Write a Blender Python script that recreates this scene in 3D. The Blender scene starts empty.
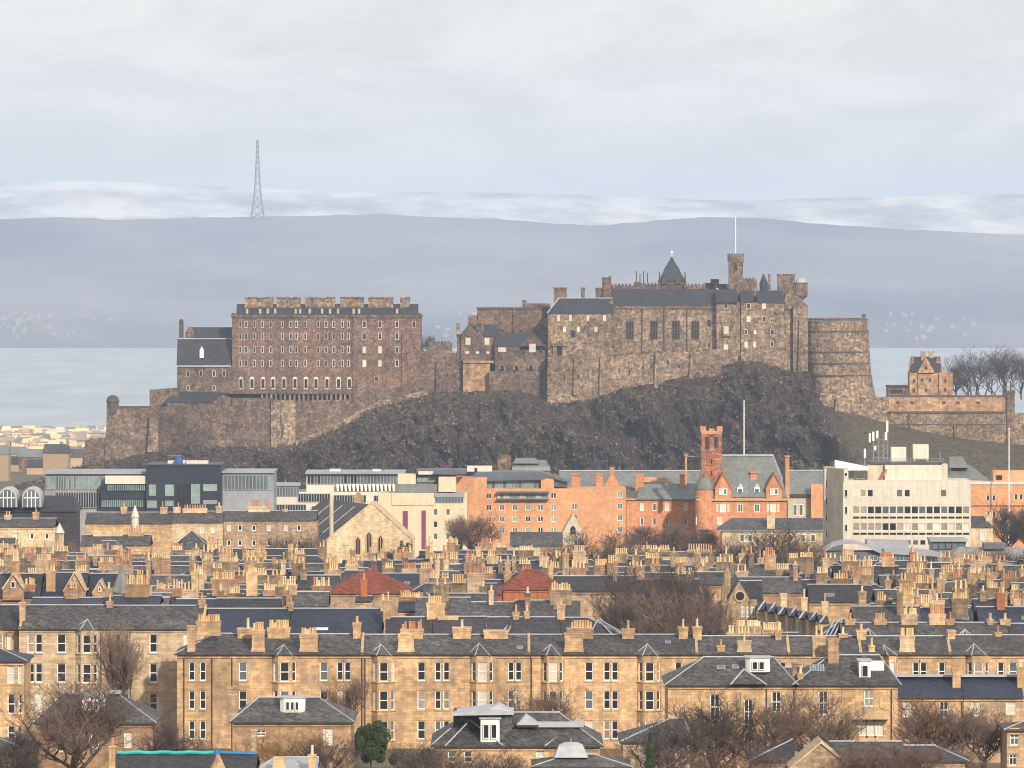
import bpy, math, random
from mathutils import Vector, noise
random.seed(7)
R = math.radians
scene = bpy.context.scene

# ------------------------------------------------------------------ camera, sky, sun, exposure
FPX, HOR, CAMZ = 6000.0, 277.0, 150.0        # focal length in pixels, horizon row, eye height
cam_data = bpy.data.cameras.new('camera')
cam = bpy.data.objects.new('camera', cam_data)
scene.collection.objects.link(cam)
cam.location = (0, 0, CAMZ)
cam.rotation_euler = (R(90), 0, 0)
cam_data.sensor_width = 36
cam_data.lens = FPX / 1024 * 36
cam_data.shift_y = -(384 - HOR) / 1024
cam_data.clip_start = 1
cam_data.clip_end = 90000
scene.camera = cam

SUN_EL, SUN_AZ = 25.0, 22.0                  # azimuth: degrees right of straight behind the camera
world = bpy.data.worlds.new('World')
scene.world = world
world.use_nodes = True
nt = world.node_tree
nt.nodes.clear()
wo = nt.nodes.new('ShaderNodeOutputWorld')
bg = nt.nodes.new('ShaderNodeBackground')
bg.inputs['Strength'].default_value = 0.1
sky = nt.nodes.new('ShaderNodeTexSky')
sky.sky_type = 'NISHITA'
sky.sun_disc = False
sky.sun_elevation = R(SUN_EL)
sky.sun_rotation = R(180 - SUN_AZ)
tc = nt.nodes.new('ShaderNodeTexCoord')
mp = nt.nodes.new('ShaderNodeMapping')
mp.inputs['Scale'].default_value = (1, 1, 2.6)
n1 = nt.nodes.new('ShaderNodeTexNoise')
n1.inputs['Scale'].default_value = 34.0
n1.inputs['Detail'].default_value = 7
n1.inputs['Roughness'].default_value = 0.58
n1.inputs['Distortion'].default_value = 0.5
cr = nt.nodes.new('ShaderNodeValToRGB')
cr.color_ramp.elements[0].position = 0.40
cr.color_ramp.elements[1].position = 0.60
cr.color_ramp.elements[0].color = (9.5, 9.15, 8.7, 1)
cr.color_ramp.elements[1].color = (11.2, 10.75, 10.1, 1)
mx = nt.nodes.new('ShaderNodeMix')
mx.data_type = 'RGBA'
mx.inputs[0].default_value = 0.88
L = nt.links.new
L(tc.outputs['Generated'], mp.inputs['Vector'])
L(mp.outputs[0], n1.inputs['Vector'])
L(n1.outputs['Fac'], cr.inputs[0])
L(sky.outputs[0], mx.inputs[6])
L(cr.outputs[0], mx.inputs[7])
L(mx.outputs[2], bg.inputs['Color'])
L(bg.outputs[0], wo.inputs['Surface'])

sd = bpy.data.lights.new('sun', 'SUN')
sd.energy = 5.0
sd.angle = R(1.5)
sd.color = (1.0, 0.87, 0.70)
so = bpy.data.objects.new('sun', sd)
scene.collection.objects.link(so)
_d = Vector((math.sin(R(SUN_AZ)) * math.cos(R(SUN_EL)), -math.cos(R(SUN_AZ)) * math.cos(R(SUN_EL)), math.sin(R(SUN_EL))))
so.rotation_euler = _d.to_track_quat('Z', 'Y').to_euler()

scene.view_settings.view_transform = 'Standard'
scene.view_settings.look = 'None'
scene.view_settings.gamma = 1
scene.view_settings.exposure = -0.06
scene.view_settings.use_curve_mapping = False
scene.render.engine = 'CYCLES'
scene.cycles.use_denoising = True
scene.cycles.max_bounces = 5
scene.cycles.diffuse_bounces = 2
scene.cycles.transparent_max_bounces = 6

HAZE_DENSITY = 6.1e-5
scene.cycles.volume_bounces = 2
scene.cycles.filter_width = 1.05

# ------------------------------------------------------------------ helpers
def X(px, D): return (px - 512) * D / FPX
def Z(py, D): return CAMZ - (py - HOR) * D / FPX
def PX(x, D): return x * FPX / D + 512

def lerp(table, v):
    if v <= table[0][0]: return table[0][1]
    for (a, b), (c, d) in zip(table, table[1:]):
        if v <= c: return b + (d - b) * (v - a) / (c - a)
    return table[-1][1]

GROUND = [(0, 147), (60, 140), (300, 118), (500, 104), (560, 101), (700, 95), (1250, 90), (1500, 79), (2300, 66), (2500, 62),
          (4500, 18), (5550, 3), (5700, -3)]
def ground_z(D): return lerp(GROUND, D)

MATS = {}
def mat(name, base, var=0.18, scale=1.5, rough=0.85, spec=0.25, big=0.15, bigscale=0.12, streak=0.0, bump=0.0, courses=None,
        tint=None, metal=0.0, tintpos=(0.5, 0.7), jitter=0.0):
    """procedural surface: noise at two scales, optional stone courses, vertical weather streaks and a second tint in patches"""
    m = bpy.data.materials.new(name)
    m.use_nodes = True
    t = m.node_tree
    b = t.nodes['Principled BSDF']
    b.inputs['Roughness'].default_value = rough
    b.inputs['Specular IOR Level'].default_value = spec
    b.inputs['Metallic'].default_value = metal
    N, K = t.nodes.new, t.links.new
    g = N('ShaderNodeNewGeometry')
    def nz(sc, det=4, vec=None, rgh=0.6):
        n = N('ShaderNodeTexNoise')
        n.inputs['Scale'].default_value = sc
        n.inputs['Detail'].default_value = det
        n.inputs['Roughness'].default_value = rgh
        K(vec or g.outputs['Position'], n.inputs['Vector'])
        return n.outputs['Fac']
    def rng(f, lo, hi, a=0.3, c=0.7):
        r = N('ShaderNodeMapRange')
        r.inputs[1].default_value = a; r.inputs[2].default_value = c
        r.inputs[3].default_value = lo; r.inputs[4].default_value = hi
        K(f, r.inputs[0])
        return r.outputs[0]
    def mul(a, c):
        q = N('ShaderNodeMath'); q.operation = 'MULTIPLY'
        K(a, q.inputs[0])
        if isinstance(c, float): q.inputs[1].default_value = c
        else: K(c, q.inputs[1])
        return q.outputs[0]
    fac = mul(rng(nz(scale), 1 - var, 1 + var), rng(nz(bigscale, 3), 1 - big, 1 + big))
    if streak:
        mpn = N('ShaderNodeMapping'); mpn.inputs['Scale'].default_value = (1.2, 1.2, 0.13)
        K(g.outputs['Position'], mpn.inputs['Vector'])
        fac = mul(fac, rng(nz(1.0, 4, mpn.outputs[0], 0.7), 1 - streak, 1 + streak * 0.4))
    if jitter:
        oi = N('ShaderNodeObjectInfo')
        fac = mul(fac, rng(oi.outputs['Random'], 1 - jitter, 1 + jitter, 0, 1))
    col = None
    if courses:
        w, h, dv = courses
        sp = N('ShaderNodeSeparateXYZ'); K(g.outputs['Position'], sp.inputs[0])
        ad = N('ShaderNodeMath'); ad.operation = 'ADD'; K(sp.outputs[0], ad.inputs[0]); K(sp.outputs[1], ad.inputs[1])
        cb = N('ShaderNodeCombineXYZ'); K(ad.outputs[0], cb.inputs[0]); K(sp.outputs[2], cb.inputs[1])
        br = N('ShaderNodeTexBrick')
        br.inputs['Scale'].default_value = 1
        br.inputs['Brick Width'].default_value = w
        br.inputs['Row Height'].default_value = h
        br.inputs['Mortar Size'].default_value = 0.012
        br.inputs['Color1'].default_value = (*[c * (1 - dv) for c in base], 1)
        br.inputs['Color2'].default_value = (*[min(1, c * (1 + dv)) for c in base], 1)
        br.inputs['Mortar'].default_value = (*[c * 0.62 for c in base], 1)
        K(cb.outputs[0], br.inputs['Vector'])
        col = br.outputs['Color']
    if tint:
        mxx = N('ShaderNodeMix'); mxx.data_type = 'RGBA'
        K(rng(nz(bigscale * (6.5 if name.startswith('castle') else 3.1), 6, None, 0.7), 0, 1, *tintpos), mxx.inputs[0])
        if col: K(col, mxx.inputs[6])
        else: mxx.inputs[6].default_value = (*base, 1)
        mxx.inputs[7].default_value = (*tint, 1)
        col = mxx.outputs[2]
    vm = N('ShaderNodeVectorMath'); vm.operation = 'SCALE'
    if col: K(col, vm.inputs[0])
    else: vm.inputs[0].default_value = base
    K(fac, vm.inputs['Scale'])
    K(vm.outputs[0], b.inputs['Base Color'])
    if bump:
        bp = N('ShaderNodeBump'); bp.inputs['Strength'].default_value = 0.6; bp.inputs['Distance'].default_value = bump
        K(nz(scale * 0.7, 6, None, 0.7), bp.inputs['Height']); K(bp.outputs[0], b.inputs['Normal'])
    MATS[name] = m
    return m

mat('honey', (0.54, 0.36, 0.205), 0.2, 1.2, courses=(0.85, 0.34, 0.2), streak=0.3, tint=(0.31, 0.22, 0.145), big=0.24, jitter=0.16)
mat('honey_pale', (0.62, 0.475, 0.31), 0.14, 1.2, courses=(0.85, 0.34, 0.17), streak=0.25, tint=(0.38, 0.29, 0.19), jitter=0.1)
mat('honey_worn', (0.42, 0.30, 0.20), 0.2, 1.2, courses=(0.8, 0.33, 0.22), streak=0.35, tint=(0.19, 0.14, 0.105), jitter=0.1)
mat('honey_red', (0.36, 0.23, 0.145), 0.2, 1.2, courses=(0.7, 0.3, 0.22), streak=0.3, tint=(0.26, 0.16, 0.10), jitter=0.1)
mat('stone_trim', (0.47, 0.335, 0.195), 0.15, 1.5, streak=0.25)
mat('castle', (0.19, 0.13, 0.094), 0.7, 1.1, courses=(1.6, 0.8, 0.3), streak=0.3, tint=(0.08, 0.062, 0.056), big=0.35, bigscale=0.05, tintpos=(0.42, 0.62))
mat('castle_brown', (0.212, 0.132, 0.094), 0.6, 1.1, courses=(1.5, 0.8, 0.22), streak=0.3, tint=(0.095, 0.07, 0.06), big=0.3, bigscale=0.05, tintpos=(0.44, 0.66))
mat('castle_pale', (0.285, 0.205, 0.14), 0.7, 1.0, courses=(1.8, 0.9, 0.3), streak=0.4, tint=(0.11, 0.088, 0.072), big=0.35, bigscale=0.06, tintpos=(0.46, 0.64))
mat('castle_orange', (0.40, 0.245, 0.14), 0.4, 0.45, courses=(1.6, 0.8, 0.25), streak=0.35, tint=(0.2, 0.14, 0.10), big=0.2, bigscale=0.06)
mat('castle_slate', (0.038, 0.04, 0.052), 0.25, 0.5, rough=0.6, streak=0.2)
mat('castle_dark', (0.10, 0.075, 0.062), 0.4, 0.5, streak=0.3)
mat('slate', (0.072, 0.07, 0.075), 0.75, 2.2, rough=0.62, streak=0.35, tint=(0.14, 0.13, 0.12), big=0.2, tintpos=(0.5, 0.8), courses=(0.5, 0.4, 0.25), jitter=0.12)
mat('slate_navy', (0.028, 0.035, 0.062), 0.35, 1.6, rough=0.55, streak=0.2, courses=(0.5, 0.4, 0.15))
mat('slate_dark', (0.04, 0.04, 0.05), 0.6, 2.2, rough=0.6, streak=0.25, courses=(0.5, 0.4, 0.2), jitter=0.15)
mat('slate_grey', (0.17, 0.185, 0.185), 0.2, 1.0, rough=0.6, streak=0.2)
mat('tile_red', (0.20, 0.058, 0.042), 0.25, 1.2, streak=0.25, courses=(0.4, 0.5, 0.2))
mat('lead', (0.36, 0.38, 0.42), 0.15, 1.0, rough=0.5, spec=0.4)
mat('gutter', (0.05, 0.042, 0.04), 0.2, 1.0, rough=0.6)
mat('pot_buff', (0.56, 0.39, 0.21), 0.16, 2.0, rough=0.75, jitter=0.22)
mat('pot_cream', (0.60, 0.48, 0.31), 0.14, 2.0, rough=0.75, jitter=0.18)
mat('pot_terracotta', (0.42, 0.21, 0.12), 0.16, 2.0, rough=0.75, jitter=0.22)
mat('soot', (0.02, 0.018, 0.016), 0.2, 2.0)  # soot in pot mouths; elsewhere painted dark standing in for shade inside openings
mat('tower_red', (0.34, 0.15, 0.095), 0.3, 0.9, courses=(0.8, 0.4, 0.3), streak=0.3, tint=(0.2, 0.10, 0.075))
mat('stack_red', (0.42, 0.15, 0.07), 0.2, 1.2, courses=(0.25, 0.12, 0.15), streak=0.25)
mat('render_cream', (0.66, 0.55, 0.39), 0.06, 0.8, streak=0.12, big=0.06)
mat('render_white', (0.64, 0.6, 0.52), 0.06, 0.8, streak=0.14, big=0.06)
mat('concrete_white', (0.60, 0.55, 0.47), 0.08, 0.7, streak=0.16, big=0.06, courses=(7.3, 1.8, 0.03))
mat('concrete_tan', (0.52, 0.45, 0.36), 0.1, 0.7, streak=0.2, courses=(3.0, 1.8, 0.04))
mat('concrete_grey', (0.30, 0.29, 0.28), 0.12, 0.7, streak=0.2)
mat('red_stone', (0.56, 0.255, 0.13), 0.16, 0.9, courses=(1.2, 0.5, 0.12), streak=0.15, tint=(0.46, 0.21, 0.12))
mat('red_brick', (0.60, 0.30, 0.155), 0.12, 0.9, courses=(1.0, 0.4, 0.08), streak=0.12, tint=(0.60, 0.36, 0.21))
mat('black_clad', (0.022, 0.028, 0.045), 0.15, 0.5, rough=0.45, courses=(3.0, 1.5, 0.1))
mat('zinc', (0.27, 0.29, 0.33), 0.1, 0.6, rough=0.45, spec=0.4)
mat('zinc_dark', (0.10, 0.11, 0.14), 0.12, 0.6, rough=0.5)
mat('white_paint', (0.78, 0.76, 0.72), 0.05, 1.0, rough=0.5)
mat('glass_dark', (0.022, 0.024, 0.03), 0.3, 0.5, rough=0.12, spec=0.5)
mat('glass_sky', (0.10, 0.125, 0.145), 0.3, 0.25, rough=0.1, spec=0.8)
mat('glass_green', (0.20, 0.30, 0.28), 0.35, 0.5, rough=0.2, spec=0.6, jitter=0.2)
mat('blind', (0.58, 0.54, 0.47), 0.1, 1.5, rough=0.7, jitter=0.12)
mat('curtain', (0.30, 0.25, 0.2), 0.3, 2.5, rough=0.8, jitter=0.3)
mat('purple_banner', (0.20, 0.06, 0.13), 0.1, 0.5)
mat('teal_sheet', (0.03, 0.42, 0.40), 0.15, 1.5, rough=0.5)
mat('blue_sheet', (0.02, 0.16, 0.38), 0.15, 1.5, rough=0.5)
mat('blue_ball', (0.03, 0.10, 0.35), 0.1, 1.5, rough=0.4)
mat('bark', (0.095, 0.072, 0.06), 0.25, 2.0)
mat('castle_frame', (0.42, 0.36, 0.29), 0.25, 0.4)
mat('stack_sooty', (0.25, 0.18, 0.12), 0.3, 1.2, courses=(0.8, 0.33, 0.22), streak=0.4, tint=(0.12, 0.095, 0.075), jitter=0.25)
mat('honey_grey', (0.50, 0.375, 0.25), 0.14, 1.2, courses=(0.85, 0.34, 0.2), streak=0.3, tint=(0.34, 0.26, 0.19), jitter=0.1)
mat('twig_brown', (0.15, 0.105, 0.085), 0.3, 0.7)
mat('twig_purple', (0.085, 0.065, 0.062), 0.3, 0.7)
mat('twig_red', (0.15, 0.095, 0.075), 0.3, 0.7)
mat('twig_ochre', (0.34, 0.22, 0.10), 0.3, 0.7)
mat('ivy', (0.045, 0.065, 0.022), 0.4, 1.0, jitter=0.2)
mat('earth', (0.12, 0.10, 0.06), 0.3, 0.4, tint=(0.08, 0.085, 0.035))
mat('asphalt', (0.05, 0.05, 0.052), 0.2, 1.0)
mat('scrub_brown', (0.10, 0.07, 0.06), 0.4, 0.5, jitter=0.0)
mat('scrub_olive', (0.125, 0.10, 0.065), 0.4, 0.5)
mat('pale_rock', (0.33, 0.265, 0.225), 0.4, 0.5)
mat('far_wall', (0.75, 0.58, 0.36), 0.1, 0.05, big=0.2, bigscale=0.01, jitter=0.2)
mat('far_tan', (0.42, 0.30, 0.20), 0.1, 0.05, big=0.2, bigscale=0.01, jitter=0.2)
mat('far_town', (0.24, 0.23, 0.22), 0.1, 0.01, jitter=0.15)
mat('mast_paint', (0.07, 0.012, 0.012), 0.1, 0.1)
mat('sign_white', (0.8, 0.8, 0.78), 0.03, 1.0, rough=0.6)

ORG = {}                                      # world origin of every thing, so parts can be written in world metres

def link(o, parent=None):
    scene.collection.objects.link(o)
    if parent is not None: o.parent = parent
    return o

def thing(name, label, cat, org, group=None):
    o = bpy.data.objects.new(name, None)
    o.location = org
    o.empty_display_size = 1
    link(o)
    o['label'] = label; o['category'] = cat
    if group: o['group'] = group
    ORG[o.name] = Vector(org)
    return o

class MB:
    """collects faces in world metres and links them as ONE mesh object"""
    def __init__(s, *mats): s.v = []; s.f = []; s.mi = []; s.mats = list(mats); s.cur = 0
    def quad(s, *pts):
        n = len(s.v); s.v += [tuple(p) for p in pts]; s.f.append(tuple(range(n, n + len(pts)))); s.mi.append(s.cur)
    def box(s, x0, x1, y0, y1, z0, z1):
        n = len(s.v)
        s.v += [(x0,y0,z0),(x1,y0,z0),(x1,y1,z0),(x0,y1,z0),(x0,y0,z1),(x1,y0,z1),(x1,y1,z1),(x0,y1,z1)]
        for q in ((0,3,2,1),(4,5,6,7),(0,1,5,4),(1,2,6,5),(2,3,7,6),(3,0,4,7)):
            s.f.append(tuple(n + i for i in q)); s.mi.append(s.cur)
    def prism(s, xz, y0, y1):
        """closed outline in the x-z plane (counter-clockwise seen from the camera), pushed from y0 to y1"""
        n = len(s.v); k = len(xz)
        s.v += [(x, y0, z) for x, z in xz] + [(x, y1, z) for x, z in xz]
        s.f.append(tuple(range(n, n + k))); s.f.append(tuple(range(n + 2 * k - 1, n + k - 1, -1))); s.mi += [s.cur] * 2
        for i in range(k):
            j = (i + 1) % k
            s.f.append((n + j, n + i, n + k + i, n + k + j)); s.mi.append(s.cur)
    def loft(s, a, b, cap=True):
        """two rings of points joined by quads"""
        n = len(s.v); k = len(a)
        s.v += [tuple(p) for p in a] + [tuple(p) for p in b]
        for i in range(k):
            j = (i + 1) % k
            s.f.append((n + i, n + j, n + k + j, n + k + i)); s.mi.append(s.cur)
        if cap:
            s.f.append(tuple(range(n + k - 1, n - 1, -1))); s.f.append(tuple(range(n + k, n + 2 * k))); s.mi += [s.cur] * 2
    def cyl(s, x, y, z0, z1, r0, r1=None, n=12):
        r1 = r0 if r1 is None else r1
        ring = lambda r, z: [(x + r * math.cos(2*math.pi*i/n), y + r * math.sin(2*math.pi*i/n), z) for i in range(n)]
        s.loft(ring(r0, z0), ring(max(r1, 0.001), z1))
    def bar(s, p, q, r, n=4, r1=None):
        p, q = Vector(p), Vector(q); d = q - p
        if d.length < 1e-6: return
        a = d.normalized().orthogonal().normalized(); b = d.normalized().cross(a)
        r1 = r if r1 is None else r1
        s.loft([p + (a*math.cos(t)+b*math.sin(t))*r for t in [2*math.pi*(i+.5)/n for i in range(n)]],
               [q + (a*math.cos(t)+b*math.sin(t))*r1 for t in [2*math.pi*(i+.5)/n for i in range(n)]])
    def dome(s, x, y, z, r, h, n=12, k=5):
        prev = (r, z)
        for i in range(1, k + 1):
            t = i / k * math.pi / 2
            cur = (r * math.cos(t) + 0.01, z + h * math.sin(t))
            s.cyl(x, y, prev[1], cur[1], prev[0], cur[0], n); prev = cur
    def face_with_holes(s, ox, oy, dx, dy, W, z0, z1, rects, deep=0.2):
        """upright wall face; (dx,dy) runs left to right seen from outside; rects (u0,u1,za,zb) become openings with reveals"""
        us = sorted({0.0, W, *[r[0] for r in rects], *[r[1] for r in rects]})
        zs = sorted({z0, z1, *[r[2] for r in rects], *[r[3] for r in rects]})
        us = [u for u in us if -1e-6 <= u <= W + 1e-6]; zs = [z for z in zs if z0 - 1e-6 <= z <= z1 + 1e-6]
        nx, ny = -dy, dx                       # inward
        P = lambda u, z, d=0: (ox + dx*u + nx*d, oy + dy*u + ny*d, z)
        for i in range(len(zs) - 1):
            zc = (zs[i] + zs[i+1]) / 2
            run = None
            for j in range(len(us)):
                solid = False
                if j < len(us) - 1:
                    uc = (us[j] + us[j+1]) / 2
                    solid = not any(r[0] < uc < r[1] and r[2] < zc < r[3] for r in rects)
                if solid and run is None: run = us[j]
                if not solid and run is not None:
                    s.quad(P(run, zs[i]), P(us[j], zs[i]), P(us[j], zs[i+1]), P(run, zs[i+1])); run = None
        for a, b, c, d in rects:
            s.quad(P(a,c), P(a,c,deep), P(a,d,deep), P(a,d))
            s.quad(P(b,c,deep), P(b,c), P(b,d), P(b,d,deep))
            s.quad(P(a,c), P(b,c), P(b,c,deep), P(a,c,deep))
            s.quad(P(a,d,deep), P(b,d,deep), P(b,d), P(a,d))
    def build(s, name, m=None, parent=None, smooth=False):
        me = bpy.data.meshes.new(name)
        org = ORG[root_of(parent).name] if parent is not None else Vector((0, 0, 0))
        vs = [(a - org.x, b - org.y, c - org.z) for a, b, c in s.v]
        me.from_pydata(vs, [], s.f)
        ms = [m] if m else s.mats
        for q in ms: me.materials.append(MATS[q])
        if not m and len(ms) > 1: me.polygons.foreach_set('material_index', s.mi)
        if smooth: me.polygons.foreach_set('use_smooth', [True] * len(me.polygons))
        me.update()
        return link(bpy.data.objects.new(name, me), parent)

def root_of(o):
    while o.parent is not None: o = o.parent
    return o

def solo(name, mb, m, label, cat, group=None, smooth=False):
    """a thing that is one mesh: its origin is put at its base"""
    xs = [v[0] for v in mb.v]; ys = [v[1] for v in mb.v]; zs = [v[2] for v in mb.v]
    org = Vector(((min(xs)+max(xs))/2, (min(ys)+max(ys))/2, min(zs)))
    mb.v = [(a-org.x, b-org.y, c-org.z) for a, b, c in mb.v]
    o = mb.build(name, m, None, smooth)
    o.location = org
    o['label'] = label; o['category'] = cat
    if group: o['group'] = group
    return o

def structure(name, mb, m, smooth=False):
    o = mb.build(name, m, None, smooth); o['kind'] = 'structure'; return o

# ---- shared meshes ----
CACHE = {}
def cached(key, fn, *mats):
    k = (key, mats)
    if k not in CACHE:
        mb = MB(*mats); fn(mb)
        me = bpy.data.meshes.new(key[0])
        me.from_pydata([tuple(v) for v in mb.v], [], mb.f)
        for q in mats: me.materials.append(MATS[q])
        if len(mats) > 1: me.polygons.foreach_set('material_index', mb.mi)
        me.update()
        CACHE[k] = me
    return CACHE[k]

def put(name, me, parent, world, rotz=0.0, scale=None):
    o = bpy.data.objects.new(name, me)
    link(o, parent)
    p = parent; org = Vector((0, 0, 0))
    while p is not None: org += Vector(p.location); p = p.parent
    o.location = Vector(world) - org
    o.rotation_euler = (0, 0, rotz)
    if scale: o.scale = scale
    return o

def window(parent, x, y, zc, w, h, kind='sash', pane=None, rotz=0.0, deep=0.14, frame='white_paint', name='window'):
    """frame (its own part) with a pane as sub-part; x,y,zc = centre of the opening on the wall face; the unit sits DEEP inside it"""
    w = round(w * 20) / 20; h = round(h * 20) / 20
    t = 0.105 if kind != 'far' else 0.16
    def fr(mb):
        mb.box(-w/2, -w/2+t, 0, .07, -h/2, h/2); mb.box(w/2-t, w/2, 0, .07, -h/2, h/2)
        mb.box(-w/2+t, w/2-t, 0, .07, h/2-t, h/2); mb.box(-w/2+t, w/2-t, 0, .07, -h/2, -h/2+t*1.4)
        if kind in ('sash', 'four'): mb.box(-w/2+t, w/2-t, -.02, .05, -.05, .05)
        if kind in ('four', 'cross'): mb.box(-.035, .035, 0, .05, -h/2+t, h/2-t)
        if kind == 'cross': mb.box(-w/2+t, w/2-t, .001, .049, h*.18-.03, h*.18+.03)
    def pn(mb): mb.box(-w/2+t*.5, w/2-t*.5, 0, .02, -h/2+t*.5, h/2-t*.5)
    nx, ny = -math.sin(rotz), math.cos(rotz)
    if pane is None: pane = random.choice(['glass_dark'] * 11 + ['curtain', 'curtain', 'blind', 'blind', 'glass_sky'])
    o = put(name, cached((name, w, h, kind), fr, frame), parent, (x + nx*deep, y + ny*deep, zc), rotz)
    p = bpy.data.objects.new('pane', cached(('pane', w, h, kind == 'far'), pn, pane))
    link(p, o); p.location = (0, .055, 0)
    return o

def small_window(parent, x, y, zc, w, h, frame='white_paint', pane='glass_dark', name='window', rotz=0.0, mull=1, border=0.2, deep=0.2, sill=True):
    """window of a far building: surround and glass in one small mesh"""
    w = round(w * 10) / 10; h = round(h * 10) / 10
    def fr(mb):
        mb.cur = 0
        mb.box(-w/2, -w/2+border, 0, .3, -h/2, h/2); mb.box(w/2-border, w/2, 0, .3, -h/2, h/2)
        mb.box(-w/2+border, w/2-border, 0, .3, h/2-border, h/2); mb.box(-w/2+border, w/2-border, 0, .3, -h/2, -h/2+border)
        for i in range(1, mull):
            u = -w/2 + w*i/mull; mb.box(u-.06, u+.06, .05, .28, -h/2+border, h/2-border)
        mb.cur = 1
        mb.box(-w/2+border*.5, w/2-border*.5, .12, .2, -h/2+border*.5, h/2-border*.5)
    nx, ny = -math.sin(rotz), math.cos(rotz)
    return put(name, cached((name, w, h, mull, border), fr, frame, pane), parent, (x - nx*deep, y - ny*deep, zc), rotz)

def pot_mesh(kind, m):
    h = [0.75, 0.92, 1.15, 0.6][kind]; r = [0.15, 0.14, 0.13, 0.175][kind]
    def fn(mb):
        mb.cur = 0
        mb.cyl(0, 0, 0, .14, r*1.25, r*1.2, 8); mb.cyl(0, 0, .14, h-.12, r*1.02, r*.85, 8); mb.cyl(0, 0, h-.12, h, r*1.12, r*1.05, 8)
        mb.cur = 1
        mb.cyl(0, 0, h, h+.012, r*.8, r*.8, 8)
    return cached(('chimney_pot', kind), fn, m, 'soot')

POTS = ['pot_buff'] * 5 + ['pot_cream'] * 3 + ['pot_terracotta'] * 3
def stack(parent, x, y, w, d, zb, zt, pots=6, m='honey', flare=0.0, potmat=None, rows=None, name='chimney_stack'):
    """chimney stack with base course, shaft, two cope courses and its clay pots as sub-parts; returns the stack"""
    mb = MB()
    if flare:
        mb.loft([(x-w/2-flare, y-d/2-.1, zb), (x+w/2+flare, y-d/2-.1, zb), (x+w/2+flare, y+d/2, zb), (x-w/2-flare, y+d/2, zb)],
                [(x-w/2, y-d/2, zb+1.0), (x+w/2, y-d/2, zb+1.0), (x+w/2, y+d/2, zb+1.0), (x-w/2, y+d/2, zb+1.0)])
        mb.box(x-w/2, x+w/2, y-d/2, y+d/2, zb+1.0, zt-.45)
    else:
        mb.box(x-w/2, x+w/2, y-d/2, y+d/2, zb, zt-.45)
    mb.box(x-w/2-.06, x+w/2+.06, y-d/2-.06, y+d/2+.06, zt-.45, zt-.3)
    mb.box(x-w/2-.02, x+w/2+.02, y-d/2-.02, y+d/2+.02, zt-.3, zt-.18)
    mb.box(x-w/2-.09, x+w/2+.09, y-d/2-.09, y+d/2+.09, zt-.18, zt)
    st = mb.build(name, m, parent)
    if pots:
        kind = random.choice([0, 1, 1, 2, 0])
        base = potmat or random.choice(POTS)
        rows = rows or 1
        per = (pots + rows - 1) // rows
        along_x = w >= d
        Lr = (w if along_x else d) - 0.25
        k = 0
        for r in range(rows):
            for i in range(per):
                if k >= pots: break
                if random.random() < 0.06: k += 1; continue
                u = -Lr/2 + Lr * ((i + .5) / per)
                v = 0 if rows == 1 else (-0.25 + 0.5 * r / (rows - 1)) * ((d if along_x else w) - .1)
                pm = base if random.random() < 0.75 else random.choice(POTS)
                kd = kind if random.random() < 0.8 else random.randrange(4)
                px, py = (x + u, y + v) if along_x else (x + v, y + u)
                put('chimney_pot', pot_mesh(kd, pm), st, (px + random.uniform(-.02, .02), py, zt))
                k += 1
    return st
# ------------------------------------------------------------------ terrain, sea, hills
def fan(name, m, dists, pxs, zfun, smooth=True):
    mb = MB()
    nrow = len(pxs)
    mb.v = [(X(px, D), D, zfun(px, D)) for D in dists for px in pxs]
    for i in range(len(dists) - 1):
        for j in range(nrow - 1):
            a = i * nrow + j
            mb.f.append((a, a + 1, a + nrow + 1, a + nrow)); mb.mi.append(0)
    return structure(name, mb, m, smooth)

mb = MB()
ds = [-60, 0, 60, 300, 500, 560, 640, 700, 850, 1000, 1250, 1500, 1900, 2300, 2500, 3200, 4500, 5550, 5700]
for a, b in zip(ds, ds[1:]):
    wa, wb = 400 + abs(a) * .8, 400 + abs(b) * .8
    mb.quad((-wa, a, ground_z(a)), (wa, a, ground_z(a)), (wb, b, ground_z(b)), (-wb, b, ground_z(b)))
structure('ground', mb, 'earth')

def water_material():
    m = bpy.data.materials.new('sea_water'); m.use_nodes = True
    t = m.node_tree; b = t.nodes['Principled BSDF']; N, K = t.nodes.new, t.links.new
    b.inputs['Roughness'].default_value = 0.35
    b.inputs['IOR'].default_value = 1.33
    g = N('ShaderNodeNewGeometry')
    mpn = N('ShaderNodeMapping'); mpn.inputs['Scale'].default_value = (0.012, 0.0022, 1)
    K(g.outputs['Position'], mpn.inputs['Vector'])
    n = N('ShaderNodeTexNoise'); n.inputs['Scale'].default_value = 1; n.inputs['Detail'].default_value = 8; n.inputs['Roughness'].default_value = .65
    K(mpn.outputs[0], n.inputs['Vector'])
    r = N('ShaderNodeValToRGB')
    r.color_ramp.elements[0].position = .35; r.color_ramp.elements[0].color = (0.22, 0.27, 0.31, 1)
    r.color_ramp.elements[1].position = .7; r.color_ramp.elements[1].color = (0.42, 0.48, 0.50, 1)
    K(n.outputs['Fac'], r.inputs[0]); K(r.outputs[0], b.inputs['Base Color'])
    bp = N('ShaderNodeBump'); bp.inputs['Strength'].default_value = .35; bp.inputs['Distance'].default_value = 4
    K(n.outputs['Fac'], bp.inputs['Height']); K(bp.outputs[0], b.inputs['Normal'])
    MATS['sea_water'] = m
water_material()
mb = MB(); mb.quad((-5200, 5560, 0), (5200, 5560, 0), (11000, 13600, 0), (-11000, 13600, 0))
structure('sea', mb, 'sea_water')

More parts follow.
